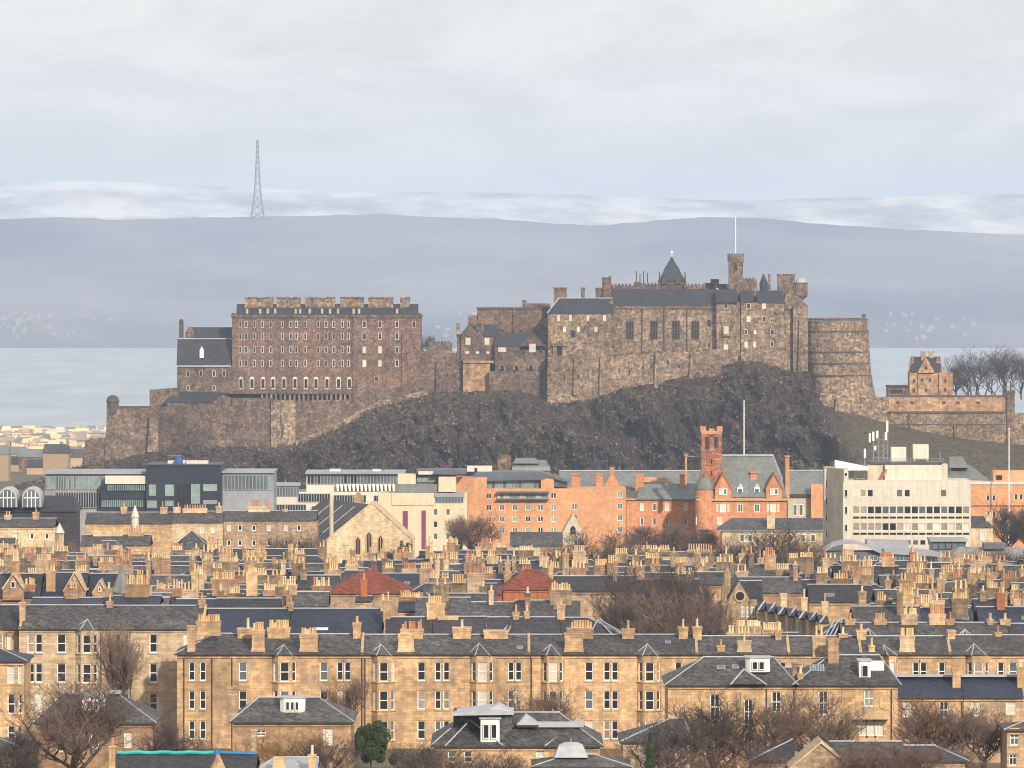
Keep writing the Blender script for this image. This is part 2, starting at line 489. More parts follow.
def hill_material(name, a, b, sx, sy, lo, hi, detail=6):
    m = bpy.data.materials.new(name); m.use_nodes = True
    t = m.node_tree; p = t.nodes['Principled BSDF']; N, K = t.nodes.new, t.links.new
    p.inputs['Roughness'].default_value = 0.95
    p.inputs['Specular IOR Level'].default_value = 0.1
    g = N('ShaderNodeNewGeometry')
    mpn = N('ShaderNodeMapping'); mpn.inputs['Scale'].default_value = (sx, sy, sy * 4)
    K(g.outputs['Position'], mpn.inputs['Vector'])
    n = N('ShaderNodeTexNoise'); n.inputs['Scale'].default_value = 1; n.inputs['Detail'].default_value = detail; n.inputs['Roughness'].default_value = .6
    K(mpn.outputs[0], n.inputs['Vector'])
    r = N('ShaderNodeValToRGB')
    r.color_ramp.elements[0].position = lo; r.color_ramp.elements[0].color = (*a, 1)
    r.color_ramp.elements[1].position = hi; r.color_ramp.elements[1].color = (*b, 1)
    K(n.outputs['Fac'], r.inputs[0]); K(r.outputs[0], p.inputs['Base Color'])
    MATS[name] = m
hill_material('shore_hill', (0.10, 0.10, 0.135), (0.27, 0.26, 0.27), 0.0011, 0.0007, .38, .68)  # bluish base: distance haze partly put into the hill's own colour
hill_material('snow_hill', (0.26, 0.26, 0.27), (0.80, 0.79, 0.78), 0.0032, 0.0022, .38, .62)

NEAR = [(-1200, 232), (-200, 222), (0, 219), (60, 217), (120, 220), (200, 217.5), (300, 216), (380, 214), (430, 217), (500, 219), (560, 224),
        (600, 225.5), (640, 222), (700, 217), (760, 218), (820, 224), (900, 229), (1024, 235), (1250, 241), (2200, 250)]
FAR = [(-1200, 190), (-200, 182), (0, 180), (100, 181), (200, 185), (300, 190), (400, 192), (500, 193), (600, 196), (700, 200), (750, 201),
       (800, 199), (900, 196), (1024, 194), (1250, 190), (2200, 186)]
def near_z(px, D):
    top = Z(lerp(NEAR, px), 16000)
    t = (D - 12650) / (16000 - 12650)
    n = noise.fractal(Vector((X(px, D) * .0012, D * .0009, 3)), 1, 2, 6)
    if t <= 0: return -3 + 0 * n
    if t > 1: return top * (1 - min(1, (D - 16000) / 3000)) + n * 3
    s = t ** 0.85 * (1 - .25 * math.sin(math.pi * t))
    return max(0.5, top * s + n * 26 * math.sin(math.pi * min(t, 1)) + noise.fractal(Vector((px*.06, 0, 1)), 1, 2, 4) * 2.5 * t)
pxs = list(range(-1200, -100, 60)) + list(range(-100, 1130, 6)) + list(range(1140, 2200, 60))
fan('hills', 'shore_hill', [12600, 12650] + [12750 + i * 125 for i in range(27)] + [16300, 17500, 19000], pxs, near_z)
def far_z(px, D):
    top = Z(lerp(FAR, px), 22000)
    t = (D - 18800) / (22000 - 18800)
    n = noise.fractal(Vector((X(px, D) * .0005, D * .0003, 7)), 1, 2, 6)
    if t > 1: return top * (1 - (D - 22000) / 3000)
    return max(0, top * t ** 1.2 + n * 34 * math.sin(math.pi * t) + n * 5)
fan('snowy_hills', 'snow_hill', [18800 + i * 160 for i in range(21)] + [23500, 25000], pxs, far_z)

# ------------------------------------------------------------------ the castle rock
ROCKTOP = [(20, 486), (60, 474), (85, 466), (105, 462), (150, 452), (190, 444), (245, 447), (272, 448), (295, 446), (332, 431), (376, 406),
           (428, 393), (464, 392), (518, 391), (551, 402), (593, 398), (621, 387), (654, 381), (694, 373), (719, 367), (738, 362), (758, 362),
           (783, 370), (798, 373), (810, 372), (818, 398), (824, 405), (850, 412), (889, 424), (956, 438), (1008, 444), (1060, 450), (1120, 462)]
def rock_material():
    m = bpy.data.materials.new('crag'); m.use_nodes = True
    t = m.node_tree; p = t.nodes['Principled BSDF']; N, K = t.nodes.new, t.links.new
    p.inputs['Roughness'].default_value = 0.95; p.inputs['Specular IOR Level'].default_value = 0.1
    g = N('ShaderNodeNewGeometry')
    def nz(sc, det, rg=.65, vec=None):
        n = N('ShaderNodeTexNoise'); n.inputs['Scale'].default_value = sc; n.inputs['Detail'].default_value = det; n.inputs['Roughness'].default_value = rg
        K(vec or g.outputs['Position'], n.inputs['Vector']); return n.outputs['Fac']
    def ramp(f, *els):
        r = N('ShaderNodeValToRGB')
        while len(r.color_ramp.elements) < len(els): r.color_ramp.elements.new(.5)
        for e, (pos, c) in zip(r.color_ramp.elements, els): e.position = pos; e.color = (*c, 1)
        K(f, r.inputs[0]); return r.outputs[0]
    rock = ramp(nz(.4, 9, .78), (.38, (.026, .021, .023)), (.47, (.10, .076, .07)), (.56, (.21, .16, .14)), (.68, (.40, .33, .28)))
    mpg = N('ShaderNodeMapping'); mpg.inputs['Rotation'].default_value = (0, R(24), 0); mpg.inputs['Scale'].default_value = (.13, .1, .045); K(g.outputs['Position'], mpg.inputs['Vector'])
    rn = N('ShaderNodeTexNoise'); rn.noise_type = 'RIDGED_MULTIFRACTAL'; rn.inputs['Scale'].default_value = 1; rn.inputs['Detail'].default_value = 6; rn.inputs['Roughness'].default_value = .6; K(mpg.outputs[0], rn.inputs['Vector'])
    mr = N('ShaderNodeMapRange'); mr.inputs[1].default_value = .25; mr.inputs[2].default_value = 1.3; mr.inputs[3].default_value = .35; mr.inputs[4].default_value = 1.8; K(rn.outputs['Fac'], mr.inputs[0])  # ridged colour pattern stands in for relief shading the frontal sun leaves out
    sc_ = N('ShaderNodeVectorMath'); sc_.operation = 'SCALE'; K(rock, sc_.inputs[0]); K(mr.outputs[0], sc_.inputs['Scale']); rock = sc_.outputs[0]
    turf = ramp(nz(.35, 6, .7), (.35, (.06, .055, .036)), (.6, (.12, .105, .065)), (.75, (.19, .155, .10)))
    sp = N('ShaderNodeSeparateXYZ'); K(g.outputs['Normal'], sp.inputs[0])
    sx = N('ShaderNodeSeparateXYZ'); K(g.outputs['Position'], sx.inputs[0])
    a = N('ShaderNodeMapRange'); a.inputs[1].default_value = .80; a.inputs[2].default_value = 1.0; K(sp.outputs[2], a.inputs[0])
    b = N('ShaderNodeMapRange'); b.inputs[1].default_value = 128; b.inputs[2].default_value = 140; K(sx.outputs[0], b.inputs[0])
    q = N('ShaderNodeMath'); q.operation = 'MAXIMUM'; K(a.outputs[0], q.inputs[0]); K(b.outputs[0], q.inputs[1])
    q2 = N('ShaderNodeMapRange'); q2.inputs[1].default_value = .3; q2.inputs[2].default_value = .55; q2.inputs[3].default_value = .55; q2.inputs[4].default_value = 1
    K(nz(.06, 5), q2.inputs[0])
    q3 = N('ShaderNodeMath'); q3.operation = 'MULTIPLY'; K(q.outputs[0], q3.inputs[0]); K(q2.outputs[0], q3.inputs[1])
    mx = N('ShaderNodeMix'); mx.data_type = 'RGBA'; K(q3.outputs[0], mx.inputs[0]); K(rock, mx.inputs[6]); K(turf, mx.inputs[7])
    K(mx.outputs[2], p.inputs['Base Color'])
    bp = N('ShaderNodeBump'); bp.inputs['Strength'].default_value = .8; bp.inputs['Distance'].default_value = 1.6
    K(nz(.3, 8, .7), bp.inputs['Height']); K(bp.outputs[0], p.inputs['Normal'])
    MATS['crag'] = m
rock_material()
mb = MB()
cols = [20 + i * 1.1 for i in range(1002)]
rows = 100
for px in cols:
    zt = Z(lerp(ROCKTOP, px) - 0.6 - noise.fractal(Vector((px * .11, 0, 4)), 1, 2, 5) * (1.6 if px < 822 else .4), 2488)
    grass = min(1, max(0, (px - 822) / 30)); west = min(1, max(0, (150 - px) / 80))
    y1 = 2488; y0 = 2425 - 30 * grass + 18 * west
    zb = ground_z(y0) - 2
    for r in range(rows + 1):
        if r <= 84:
            v = r / 84
            y = y0 + (y1 - y0) * v
            prof = v ** (1.35 - .3 * grass)
            prof += (1 - grass) * .035 * math.sin(v * 17 + px * .02 + 3 * noise.noise(Vector((px * .009, 5, 0)))) * math.sin(math.pi * v)
            z = zb + (zt - zb) * prof
            x = X(px, 2488)
            q = Vector((x * .035, z * .035, y * .02))
            am = math.sin(math.pi * min(1, v * 1.02)) ** .6 * (1 - .82 * grass) if 0 < v < 1 else 0
            rg = noise.ridged_multi_fractal(Vector((x * .03 + z * .012, z * .022, y * .02)), .9, 2.1, 6, 1, 2)
            gul = noise.ridged_multi_fractal(Vector((x * .055 + z * .02, z * .012, 2.0)), 1, 2.2, 5, 1, 2) - 1
            fine = noise.fractal(Vector((x * .22, z * .3, y * .1)), .8, 2.1, 6)
            y -= am * ((rg - 1.0) * 15 + gul * 9 + noise.fractal(q * 2.6, 1, 2, 5) * 7 + fine * 2.6)
            z += am * (noise.fractal(q * 3.1 + Vector((9, 9, 9)), 1, 2, 6) * 6 + noise.fractal(Vector((x * .3, y * .3, z * .3)), .8, 2.1, 5) * 1.3)
        else:
            v = (r - 84) / (rows - 84)
            y = 2488 + v * 230
            z = (zt - .3 + min(v * 5, 1) * .0) * (1 - v ** 4) + ground_z(2718) * v ** 4
            x = X(px, 2488)
        mb.v.append((x, y, z))
n = rows + 1
for i in range(len(cols) - 1):
    for j in range(rows):
        a = i * n + j
        mb.f.append((a, a + n, a + n + 1, a + 1)); mb.mi.append(0)
rock_v, rock_n = mb.v, n
structure('castle_rock', mb, 'crag')
rs = random.Random(3)
mb = MB('scrub_brown', 'scrub_olive', 'pale_rock')
for k in range(12000):
    ci = rs.randrange(len(cols)); ri_ = rs.randint(2, 86); v0 = Vector(rock_v[ci * rock_n + ri_]); pxk = cols[ci]
    nn = noise.fractal(Vector((v0.x * .03, v0.z * .05, 8)), 1, 2, 4)
    if pxk > 830 and rs.random() < .6: continue
    kind = 0 if nn < .05 else 1
    if rs.random() < .12: kind = 2
    if nn < -.35 and kind != 2: continue
    mb.cur = kind
    s = rs.uniform(.25, .75) * (1.0 if kind < 2 else .9) * (.6 if pxk > 830 else 1)
    for q in range(4 if kind < 2 else 1):
        c = v0 + Vector((rs.gauss(0, .5), -rs.uniform(.1, .6), rs.gauss(.2, .4)))
        u = Vector((rs.gauss(0, 1), rs.gauss(0, .6), rs.gauss(0, 1))).normalized(); w = Vector((rs.gauss(0, 1), rs.gauss(0, .6), rs.gauss(0, 1))).normalized()
        mb.quad(c - u * s, c + w * s, c + u * s * .8, c - w * s * .7 + Vector((0, .15, 0)))
sc = mb.build('scrub'); sc['kind'] = 'stuff'

# ------------------------------------------------------------------ the castle (about 2.5 km away)
CD = 2500.0
def cx(px, D=CD): return X(px, D)
def cz(py, D=CD): return Z(py, D)
def cthing(name, label, cat, px, py, D=CD, group=None):
    return thing(name, label, cat, (X(px, D), D, Z(py, D)), group)
def pbox(mb, x0, x1, yt, yb, D=CD, thick=12.0, off=0.0):
    mb.box(X(x0, D), X(x1, D), D + off, D + off + thick, Z(yb, D), Z(yt, D))
def pprism(mb, pts, D=CD, thick=12.0, off=0.0):
    mb.prism([(X(a, D), Z(b, D)) for a, b in reversed(pts)], D + off, D + off + thick)
def merlons(mb, x0, x1, yt, D=CD, step=3.2, w=1.9, h=1.8, thick=1.2, off=0.0):
    x = x0
    while x + w <= x1 + .01:
        pbox(mb, x, x + w, yt - h, yt + .1, D, thick, off); x += step
def roof_slope(mb, x0, x1, yr, ye, D=CD, run=6.0, off=0.0, il=0.0, ir=0.0):
    """pitched roof running across the view: front slope up to the ridge, back slope down again; il/ir hip the ends (pixels)"""
    ze, zr = Z(ye, D), Z(yr, D)
    a, b = X(x0, D), X(x1, D); c, d = X(x0 + il, D), X(x1 - ir, D)
    yf = D + off - .4; ym = D + off + run; yb = D + off + 2 * run + .4
    mb.quad((a, yf, ze), (b, yf, ze), (d, ym, zr), (c, ym, zr))
    mb.quad((b, yb, ze), (a, yb, ze), (c, ym, zr), (d, ym, zr))
    mb.quad((a, yb, ze), (a, yf, ze), (c, ym, zr))
    mb.quad((b, yf, ze), (b, yb, ze), (d, ym, zr))
    mb.quad((a, yf, ze), (a, yb, ze), (b, yb, ze), (b, yf, ze))
def cwin(t, px, py, w, h, D=CD, off=0.0, **k):
    k.setdefault('frame', 'castle_frame' if random.random() < .35 else 'blind')
    return small_window(t, X(px, D), D + off, Z(py, D), w * D / FPX, h * D / FPX, **k)

# west ranges
t = cthing('castle_hospital', 'dark slate roofed range at the castle\'s west end, beside the big barracks', 'castle building', 204, 392)
mb = MB(); pbox(mb, 177, 232, 366, 410); mb.build('wall', 'castle', t)
mb = MB(); pprism(mb, [(184, 345), (184, 333), (187, 327), (190, 327), (193, 333), (193, 345)], off=9, thick=3); mb.build('rear_gable', 'castle', t)
mb = MB(); roof_slope(mb, 176.5, 231, 339, 366, run=8); mb.build('roof', 'castle_slate', t)
mb = MB(); roof_slope(mb, 186, 231.5, 327.5, 345, run=6, off=10); mb.build('rear_roof', 'castle_slate', t)
mb = MB(); pbox(mb, 177.5, 231, 338.3, 339.4, off=7.4, thick=1); mb.build('ridge_flashing', 'lead', t); mb = MB(); pbox(mb, 176.5, 231, 365.4, 366.8, off=-.7, thick=1.2); mb.build('flashing', 'lead', t)
mb = MB(); pbox(mb, 178, 182, 321, 345, off=8, thick=4); pbox(mb, 178.4, 181.6, 319.5, 321, off=8.3, thick=3); mb.build('chimney_stack', 'castle_dark', t)
for px in (188, 201, 214, 224): cwin(t, px, 373.5, 3.4, 6)
for px in (188, 214): cwin(t, px, 388, 3, 5)
mb = MB(); pprism(mb, [(199.5, 358), (199.5, 350), (201.5, 346.5), (203.5, 350), (203.5, 358)], off=1, thick=4); mb.build('dormer', 'white_paint', t)

t = cthing('castle_barracks', 'long six storey brown barracks block with square chimneys along its roof', 'castle building', 326, 396)
mb = MB()
pbox(mb, 232, 352.5, 317, 402, thick=26); pbox(mb, 352.5, 421, 317, 412, off=-.8, thick=26)
pbox(mb, 385.5, 387, 317, 396, off=-1.2, thick=.5); pbox(mb, 402, 420.5, 333, 412, off=-1.5, thick=1)
mb.build('wall', 'castle_brown', t)
mb = MB(); pbox(mb, 231, 352.5, 315.2, 317.5, off=-.7, thick=27); pbox(mb, 352.5, 422, 315.2, 317.5, off=-1.5, thick=28)
pbox(mb, 231.5, 237, 313, 315.3, off=-.3, thick=3); pbox(mb, 416, 421.7, 313, 315.3, off=-.3, thick=3); mb.build('cornice', 'castle', t)
mb = MB(); roof_slope(mb, 236, 418, 304, 315.5, run=6, off=1.5); mb.build('roof', 'castle_slate', t)
for a, b in ((244, 272.5), (276, 300), (304.5, 334.5), (340, 363.5), (368, 393), (400, 409.5)):
    mb = MB(); pbox(mb, a, b, 298.3, 315.5, off=5.5, thick=4); pbox(mb, a - .5, b + .5, 296.8, 298.4, off=5.1, thick=4.8)
    mb.build('chimney_stack', 'castle_pale', t)
for px in (247, 260, 267.5, 275, 295.5, 300, 309.5, 322, 330, 338, 353.5, 359, 397):
    mb = MB('castle_dark', 'castle_frame'); pprism(mb, [(px-1.9, 315.4), (px-1.9, 308.5), (px, 306.3), (px+1.9, 308.5), (px+1.9, 315.4)], off=2.2, thick=3)
    mb.cur = 1; pbox(mb, px-1, px+1, 309, 313.6, off=2.05, thick=.14); mb.build('dormer', None, t)
for py in (324.3, 336.2, 349.8, 363.2):
    for px in (240.3, 246, 254.4, 262.4, 270.8, 282.5, 290.8, 296.3, 305.2, 318.2, 326, 333.8, 342.4, 348.4):
        cwin(t, px, py, 2.9, 6.8, border=.22, mull=1)
    for px in (364.5, 380, 397, 414):
        cwin(t, px, py, 3.8, 7.0, off=-.8, border=.24, pane='blind' if (px, py) in ((364.5, 349.8), (380, 349.8), (364.5, 363.2), (380, 363.2)) else 'glass_dark')
for px in (241, 252, 263, 273, 284, 295, 306, 316, 327, 338.5, 349.4):
    def arch(mb):
        mb.cur = 0; w, h = .95, 2.6
        mb.prism([(-w, -h)] + [(w, -h)] + [(w*math.cos(a), h-.9 + w*math.sin(a)) for a in [math.pi*i/6 for i in range(7)]], 0, .25)
        mb.cur = 1; mb.box(-w+.3, w-.3, -.03, .03, -h+.5, h-1.0)
    put('arched_window', cached(('arched_window',), arch, 'blind', 'glass_dark'), t, (cx(px), CD - .2, cz(383)))
for px in (376.5,): cwin(t, px, 379, 4, 5, off=-.8)
mb = MB(); pbox(mb, 229, 353, 391, 393.4, off=-9, thick=9); mb.build('terrace', 'castle', t)
mb = MB(); pbox(mb, 229, 353, 386.3, 387, off=-9, thick=.3)
for i in range(44): pbox(mb, 229 + i*2.85, 229.5 + i*2.85, 387, 391, off=-9, thick=.3)
mb.build('railing', 'castle_dark', t)
mb = MB()
for i in range(20): pbox(mb, 262 + i*4.6, 264 + i*4.6, 393.3, 401, off=-8.5, thick=1)
mb.build('column_row', 'castle_pale', t)

t = cthing('castle_wall', 'retaining wall under the barracks terrace with a pale rust stained panel', 'castle wall', 330, 440, 2489)
WD = 2489
mb = MB(); pbox(mb, 232, 273, 398, 462, WD, 4); pprism(mb, [(294, 401), (353, 399.5), (353, 445), (294, 460)], WD, 6, 0); mb.build('wall', 'castle', t)
mb = MB(); pbox(mb, 271, 295.5, 400, 462, WD, 4, -1.2); mb.build('buttress', 'castle_pale', t)
mb = MB(); pprism(mb, [(353, 398), (392, 389), (430, 377), (430, 405), (392, 415), (353, 440)], WD, 8, -.5); mb.build('sloping_wall', 'castle', t)
mb = MB(); pprism(mb, [(296, 441), (332, 426), (376, 402), (428, 389.5), (428, 400), (376, 414), (332, 438), (296, 452)], WD, 3, -2.2); mb.build('lower_wall', 'castle_pale', t)
mb = MB(); pprism(mb, [(281, 412), (282.5, 424), (284.5, 428), (283, 438), (280.5, 441), (281.5, 430), (280, 422)], WD, .3, -1.4); mb.build('stain', 'castle_dark', t)

t = cthing('castle_range', 'low castle range with long lean-to slate roof above the western wall', 'castle building', 200, 408, 2492)
mb = MB(); pbox(mb, 167, 216, 401, 420, 2492, 6); pprism(mb, [(149, 411), (149, 390), (178, 388), (178, 411)], 2492, 7, 4); pprism(mb, [(212, 402), (222, 395), (244, 401), (244, 420), (212, 420)], 2492, 3, -1.5); mb.build('wall', 'castle', t)
mb = MB(); a = [(X(164, 2492), 2491.5, Z(401.5, 2492)), (X(213, 2492), 2491.5, Z(401.5, 2492)), (X(246, 2492), 2491.5, Z(397.5, 2492)), (X(262, 2492), 2501, Z(392.5, 2492)), (X(175, 2492), 2501, Z(391, 2492))]
mb.loft([(p[0], p[1], p[2] - .4) for p in a], a); mb.build('roof', 'castle_slate', t)

t = cthing('castle_wall', 'craggy western outer wall of the castle with a buttress below its corner turret', 'castle wall', 170, 450, 2487)
mb = MB(); pprism(mb, [(107, 407), (151, 407.5), (238, 404), (238, 455), (150, 470), (104, 474)], 2487, 9); pprism(mb, [(85, 440), (107, 437.5), (107, 476), (80, 478)], 2487, 6, 1); mb.build('wall', 'castle', t)
mb = MB(); pprism(mb, [(150, 417), (158, 418), (159, 452), (147.5, 452)], 2487, 3, -2.4); mb.build('buttress', 'castle_pale', t)
mb = MB(); pbox(mb, 106.5, 151, 406, 407.6, 2487, 1.2, -.4); mb.build('coping', 'castle_dark', t)
t = cthing('watch_turret', 'small round stone lookout turret with conical cap on the western corner', 'turret', 112.5, 411, 2489)
mb = MB(); mb.cyl(X(112.8, 2489), 2489, Z(414, 2489), Z(402, 2489), 2.6, 2.4, 14); mb.build('wall', 'castle_dark', t)
mb = MB(); mb.cyl(X(112.8, 2489), 2489, Z(402, 2489), Z(400.8, 2489), 2.9, 2.9, 14); mb.dome(X(112.8, 2489), 2489, Z(400.8, 2489), 2.6, 2.4, 12, 4); mb.build('cap', 'castle_dark', t)

# middle of the castle
t = cthing('castle_wall', 'battlemented link wall in the dip between the barracks and the tower house', 'castle wall', 440, 392)
mb = MB(); pbox(mb, 421, 463, 353, 405, thick=5, off=2); pbox(mb, 428, 452, 342.5, 360, thick=7, off=5); pbox(mb, 436, 448, 362, 402, thick=4, off=.5)
merlons(mb, 428, 452, 342.7, thick=1, off=5); merlons(mb, 421, 461, 353.2, thick=1, off=2); mb.build('wall', 'castle', t)
for px in (430, 444): cwin(t, px, 357, 1.6, 3, off=2, frame='castle_dark')

t = cthing('tower_house', 'gabled castle tower house with two pale windows above a tall projecting orange wall', 'castle building', 478, 380)
mb = MB(); pbox(mb, 461, 497, 336, 361, thick=12); pprism(mb, [(461, 336.3), (461, 334), (470.5, 324), (477, 331), (477, 336.3)], thick=10); pbox(mb, 457, 461, 334, 363, off=1.5, thick=7)
pbox(mb, 476, 484, 320, 337, off=2, thick=8); mb.build('wall', 'castle', t)
mb = MB(); pbox(mb, 463.5, 496.5, 360.5, 363, thick=6, off=-2.5); pbox(mb, 463, 490, 362.5, 400, thick=5, off=-1.6); mb.build('projecting_wall', 'castle_orange', t)
mb = MB(); pprism(mb, [(460.5, 334.5), (470.5, 322.6), (471.2, 323.6), (461.3, 335.6)], thick=11, off=-.4); pprism(mb, [(470.2, 322.8), (478.5, 331.8), (477.8, 332.8), (469.8, 324)], thick=10.5, off=-.3)
roof_slope(mb, 484, 497.5, 324.5, 336.5, run=5); mb.build('roof', 'castle_slate', t)
mb = MB(); pbox(mb, 456.2, 459.8, 323.5, 337, off=3, thick=3); pbox(mb, 455.8, 460.2, 323, 324, off=2.7, thick=3.6); mb.build('chimney_stack', 'castle_pale', t)
for px in (468, 487): cwin(t, px, 341.3, 5.2, 7.5, mull=2, pane='blind')
for px in (467, 477.5, 488): cwin(t, px, 352.5, 3.6, 2.6, pane='blind')

t = cthing('castle_block', 'flat topped stone block with a small lone chimney behind the tower house', 'castle building', 513, 340, 2515)
mb = MB(); pbox(mb, 477, 551, 308.5, 400, 2515, 14); pbox(mb, 468, 478, 315.5, 350, 2515, 8); pbox(mb, 499.5, 501.5, 308.5, 345, 2515, 1, -.8); pbox(mb, 513, 515, 308.5, 345, 2515, 1, -.8)
mb.build('wall', 'castle_brown', t)
mb = MB(); pbox(mb, 476.5, 551.5, 307.4, 309, 2515, 15, -.5); mb.build('parapet', 'castle_dark', t)
mb = MB(); pbox(mb, 522, 526.5, 300, 308, 2515, 3, 4); pbox(mb, 527, 550, 303.5, 308, 2515, 3, 8); mb.build('chimney_stack', 'castle', t)
for px in (502, 521): cwin(t, px, 331, 4.5, 4, 2515, frame='castle_pale')

t = cthing('castle_range', 'lower castle range with a blue slate roof, gabled end and arched openings', 'castle building', 520, 385, 2496)
mb = MB(); pbox(mb, 495, 545, 346, 372, 2496, 10); pprism(mb, [(520, 350), (520, 346), (532.5, 332), (545, 346), (545, 350)], 2496, 10); pbox(mb, 489, 549, 371, 398, 2496, 9, -2)
mb.build('wall', 'castle', t)
mb = MB(); roof_slope(mb, 494.5, 528, 333.5, 346.5, 2496, 5.5); mb.build('roof', 'castle_slate', t)
mb = MB(); pprism(mb, [(519, 346.5), (532.5, 331.2), (533, 332.8), (520.4, 347.4)], 2496, 10.6, -.3); pprism(mb, [(532.2, 331.2), (546, 346.5), (545, 347.4), (532, 332.8)], 2496, 10.7, -.35); mb.build('gable_coping', 'castle_dark', t)
cwin(t, 502, 349.5, 8, 5, 2496, mull=3, pane='blind'); cwin(t, 532.5, 348, 6.5, 8.5, 2496, mull=2, pane='blind'); cwin(t, 523.5, 352, 3, 5, 2496, frame='castle_dark'); cwin(t, 541, 351, 3, 5, 2496, frame='castle_dark')
for px in (502, 516.5, 531):
    def arc(mb):
        mb.cur = 0; mb.prism([(-1.3, -1.3), (1.3, -1.3)] + [(1.3*math.cos(a), 1.2*math.sin(a)) for a in [math.pi*i/6 for i in range(7)]], 0, .3)
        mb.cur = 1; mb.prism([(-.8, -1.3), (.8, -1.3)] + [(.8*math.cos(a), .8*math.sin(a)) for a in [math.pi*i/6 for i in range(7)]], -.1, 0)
    put('arched_opening', cached(('arched_opening',), arc, 'castle_pale', 'soot'), t, (X(px, 2496), 2495.6 - 0.2, Z(367, 2496)))

t = cthing('castle_hall', 'pale stone castle wing with hipped blue slate roof beside the great hall', 'castle building', 580, 372, 2494)
mb = MB(); pbox(mb, 548, 611.5, 313, 358, 2494, 16); mb.build('wall', 'castle_pale', t)
mb = MB(); roof_slope(mb, 547, 614, 298.5, 313.5, 2494, 8, 0, 12, 0); mb.build('roof', 'castle_slate', t)
mb = MB(); mb.bar((X(547, 2494), 2493.5, Z(313.2, 2494)), (X(559, 2494), 2502, Z(298.3, 2494)), .3); mb.bar((X(559, 2494), 2502, Z(298.3, 2494)), (X(613, 2494), 2502, Z(298.3, 2494)), .25); mb.build('ridge', 'lead', t)
for a, b, tp in ((554, 567, 288.3), (581.5, 585, 288.3), (596, 603, 288.5), (602.5, 611.5, 278)):
    mb = MB(); pbox(mb, a, b, tp, 306, 2494, 4, 9); pbox(mb, a - .5, b + .5, tp - .8, tp + .5, 2494, 4.8, 8.6)
    if tp == 278: pbox(mb, 609, 612, 275.8, 278, 2494, 3, 9)
    mb.build('chimney_stack', 'castle', t)
for px in (558.5, 570.5, 588, 604.5): cwin(t, px, 318, 3, 6, 2494, pane='blind')
for px in (564.5, 578.5, 596): cwin(t, px, 329.3, 3.2, 5, 2494, pane='blind')
cwin(t, 573, 334, 4.5, 7, 2494, frame='castle_dark'); 
mb = MB(); pbox(mb, 551.5, 567.5, 342.5, 346, 2494, 3, -2.2); pbox(mb, 553, 557, 346, 355, 2494, 2, -1.5); pbox(mb, 562, 566, 346, 355, 2494, 2, -1.5); pbox(mb, 551, 568, 355, 358, 2494, 3, -2.3); mb.build('oriel', 'castle_pale', t)
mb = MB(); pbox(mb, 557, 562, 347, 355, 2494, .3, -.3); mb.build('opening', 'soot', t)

t = cthing('curtain_wall', 'pale buttressed curtain wall with slit windows, standing on the crag under the great hall', 'castle wall', 640, 380, 2487)
top = [(547, 357), (611, 356), (640, 353), (668, 351.5), (700, 351), (720, 349)]
bot = [(722, 374), (700, 380), (660, 389), (622, 396), (594, 406), (552, 410), (547, 405)]
mb = MB(); pprism(mb, top + bot, 2487, 6.5)
for a, tp in ((548, 357), (574, 358), (600, 357), (655, 353), (690, 352)): pprism(mb, [(a, tp), (a + 2.4, tp), (a + 3.2, 395 - max(0, (a-620)*.2)), (a - .8, 395 - max(0, (a-620)*.2))], 2487, 2.5, -1.3)
mb.build('wall', 'castle_pale', t)
mb = MB()
for i in range(44):
    px = 612 + i * 2.4
    if random.random() < .75: pbox(mb, px, px + 1.7, lerp(top, px) - random.uniform(.8, 2.6), lerp(top, px) + .6, 2487, 1.5, -.2)
mb.build('battlement', 'castle_dark', t)
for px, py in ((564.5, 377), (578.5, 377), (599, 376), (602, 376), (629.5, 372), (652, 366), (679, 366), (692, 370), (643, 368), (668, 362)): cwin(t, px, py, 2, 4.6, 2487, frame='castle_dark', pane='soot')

t = cthing('great_hall', 'long great hall with dark slate roof and a row of tall mullioned windows', 'castle building', 664, 350)
mb = MB(); pbox(mb, 611, 717, 307, 360, thick=16); pbox(mb, 611, 613, 300, 356, thick=3, off=-.8)
pprism(mb, [(606, 308), (611, 300), (616, 307), (616, 312), (606, 312)], thick=1.2, off=-1); mb.build('wall', 'castle_pale', t)
mb = MB(); pbox(mb, 611, 717, 306.2, 308.6, thick=1, off=-.7); mb.build('cornice', 'castle', t)
mb = MB(); roof_slope(mb, 610.5, 717.5, 289, 307, run=8); mb.build('roof', 'castle_slate', t)
for px in (630, 654, 676, 695.5):
    mb = MB('castle_dark', 'glass_dark'); pbox(mb, px-4, px+4, 320.5, 321.6, off=-.15, thick=.4)
    for k in (-3.8, -1.35, 1.35, 3.6): pbox(mb, px+k-.25, px+k+.25, 321.6, 338.5, off=-.15, thick=.4)
    pbox(mb, px-4, px+4, 338.5, 339.5, off=-.15, thick=.4); pbox(mb, px-3.6, px+3.6, 329, 329.8, off=-.1, thick=.3)
    mb.cur = 1; pbox(mb, px-3.8, px+3.8, 321, 339, off=-.05, thick=.3); mb.build('tall_window', None, t)
cwin(t, 709, 323, 4, 7, frame='castle'); cwin(t, 709, 345, 2.6, 4, frame='castle_dark')
mb = MB()
for px in (642, 664, 687): pbox(mb, px-.5, px+.5, 309, 352, off=-.5, thick=.5)
mb.build('drainpipe', 'castle_dark', t)

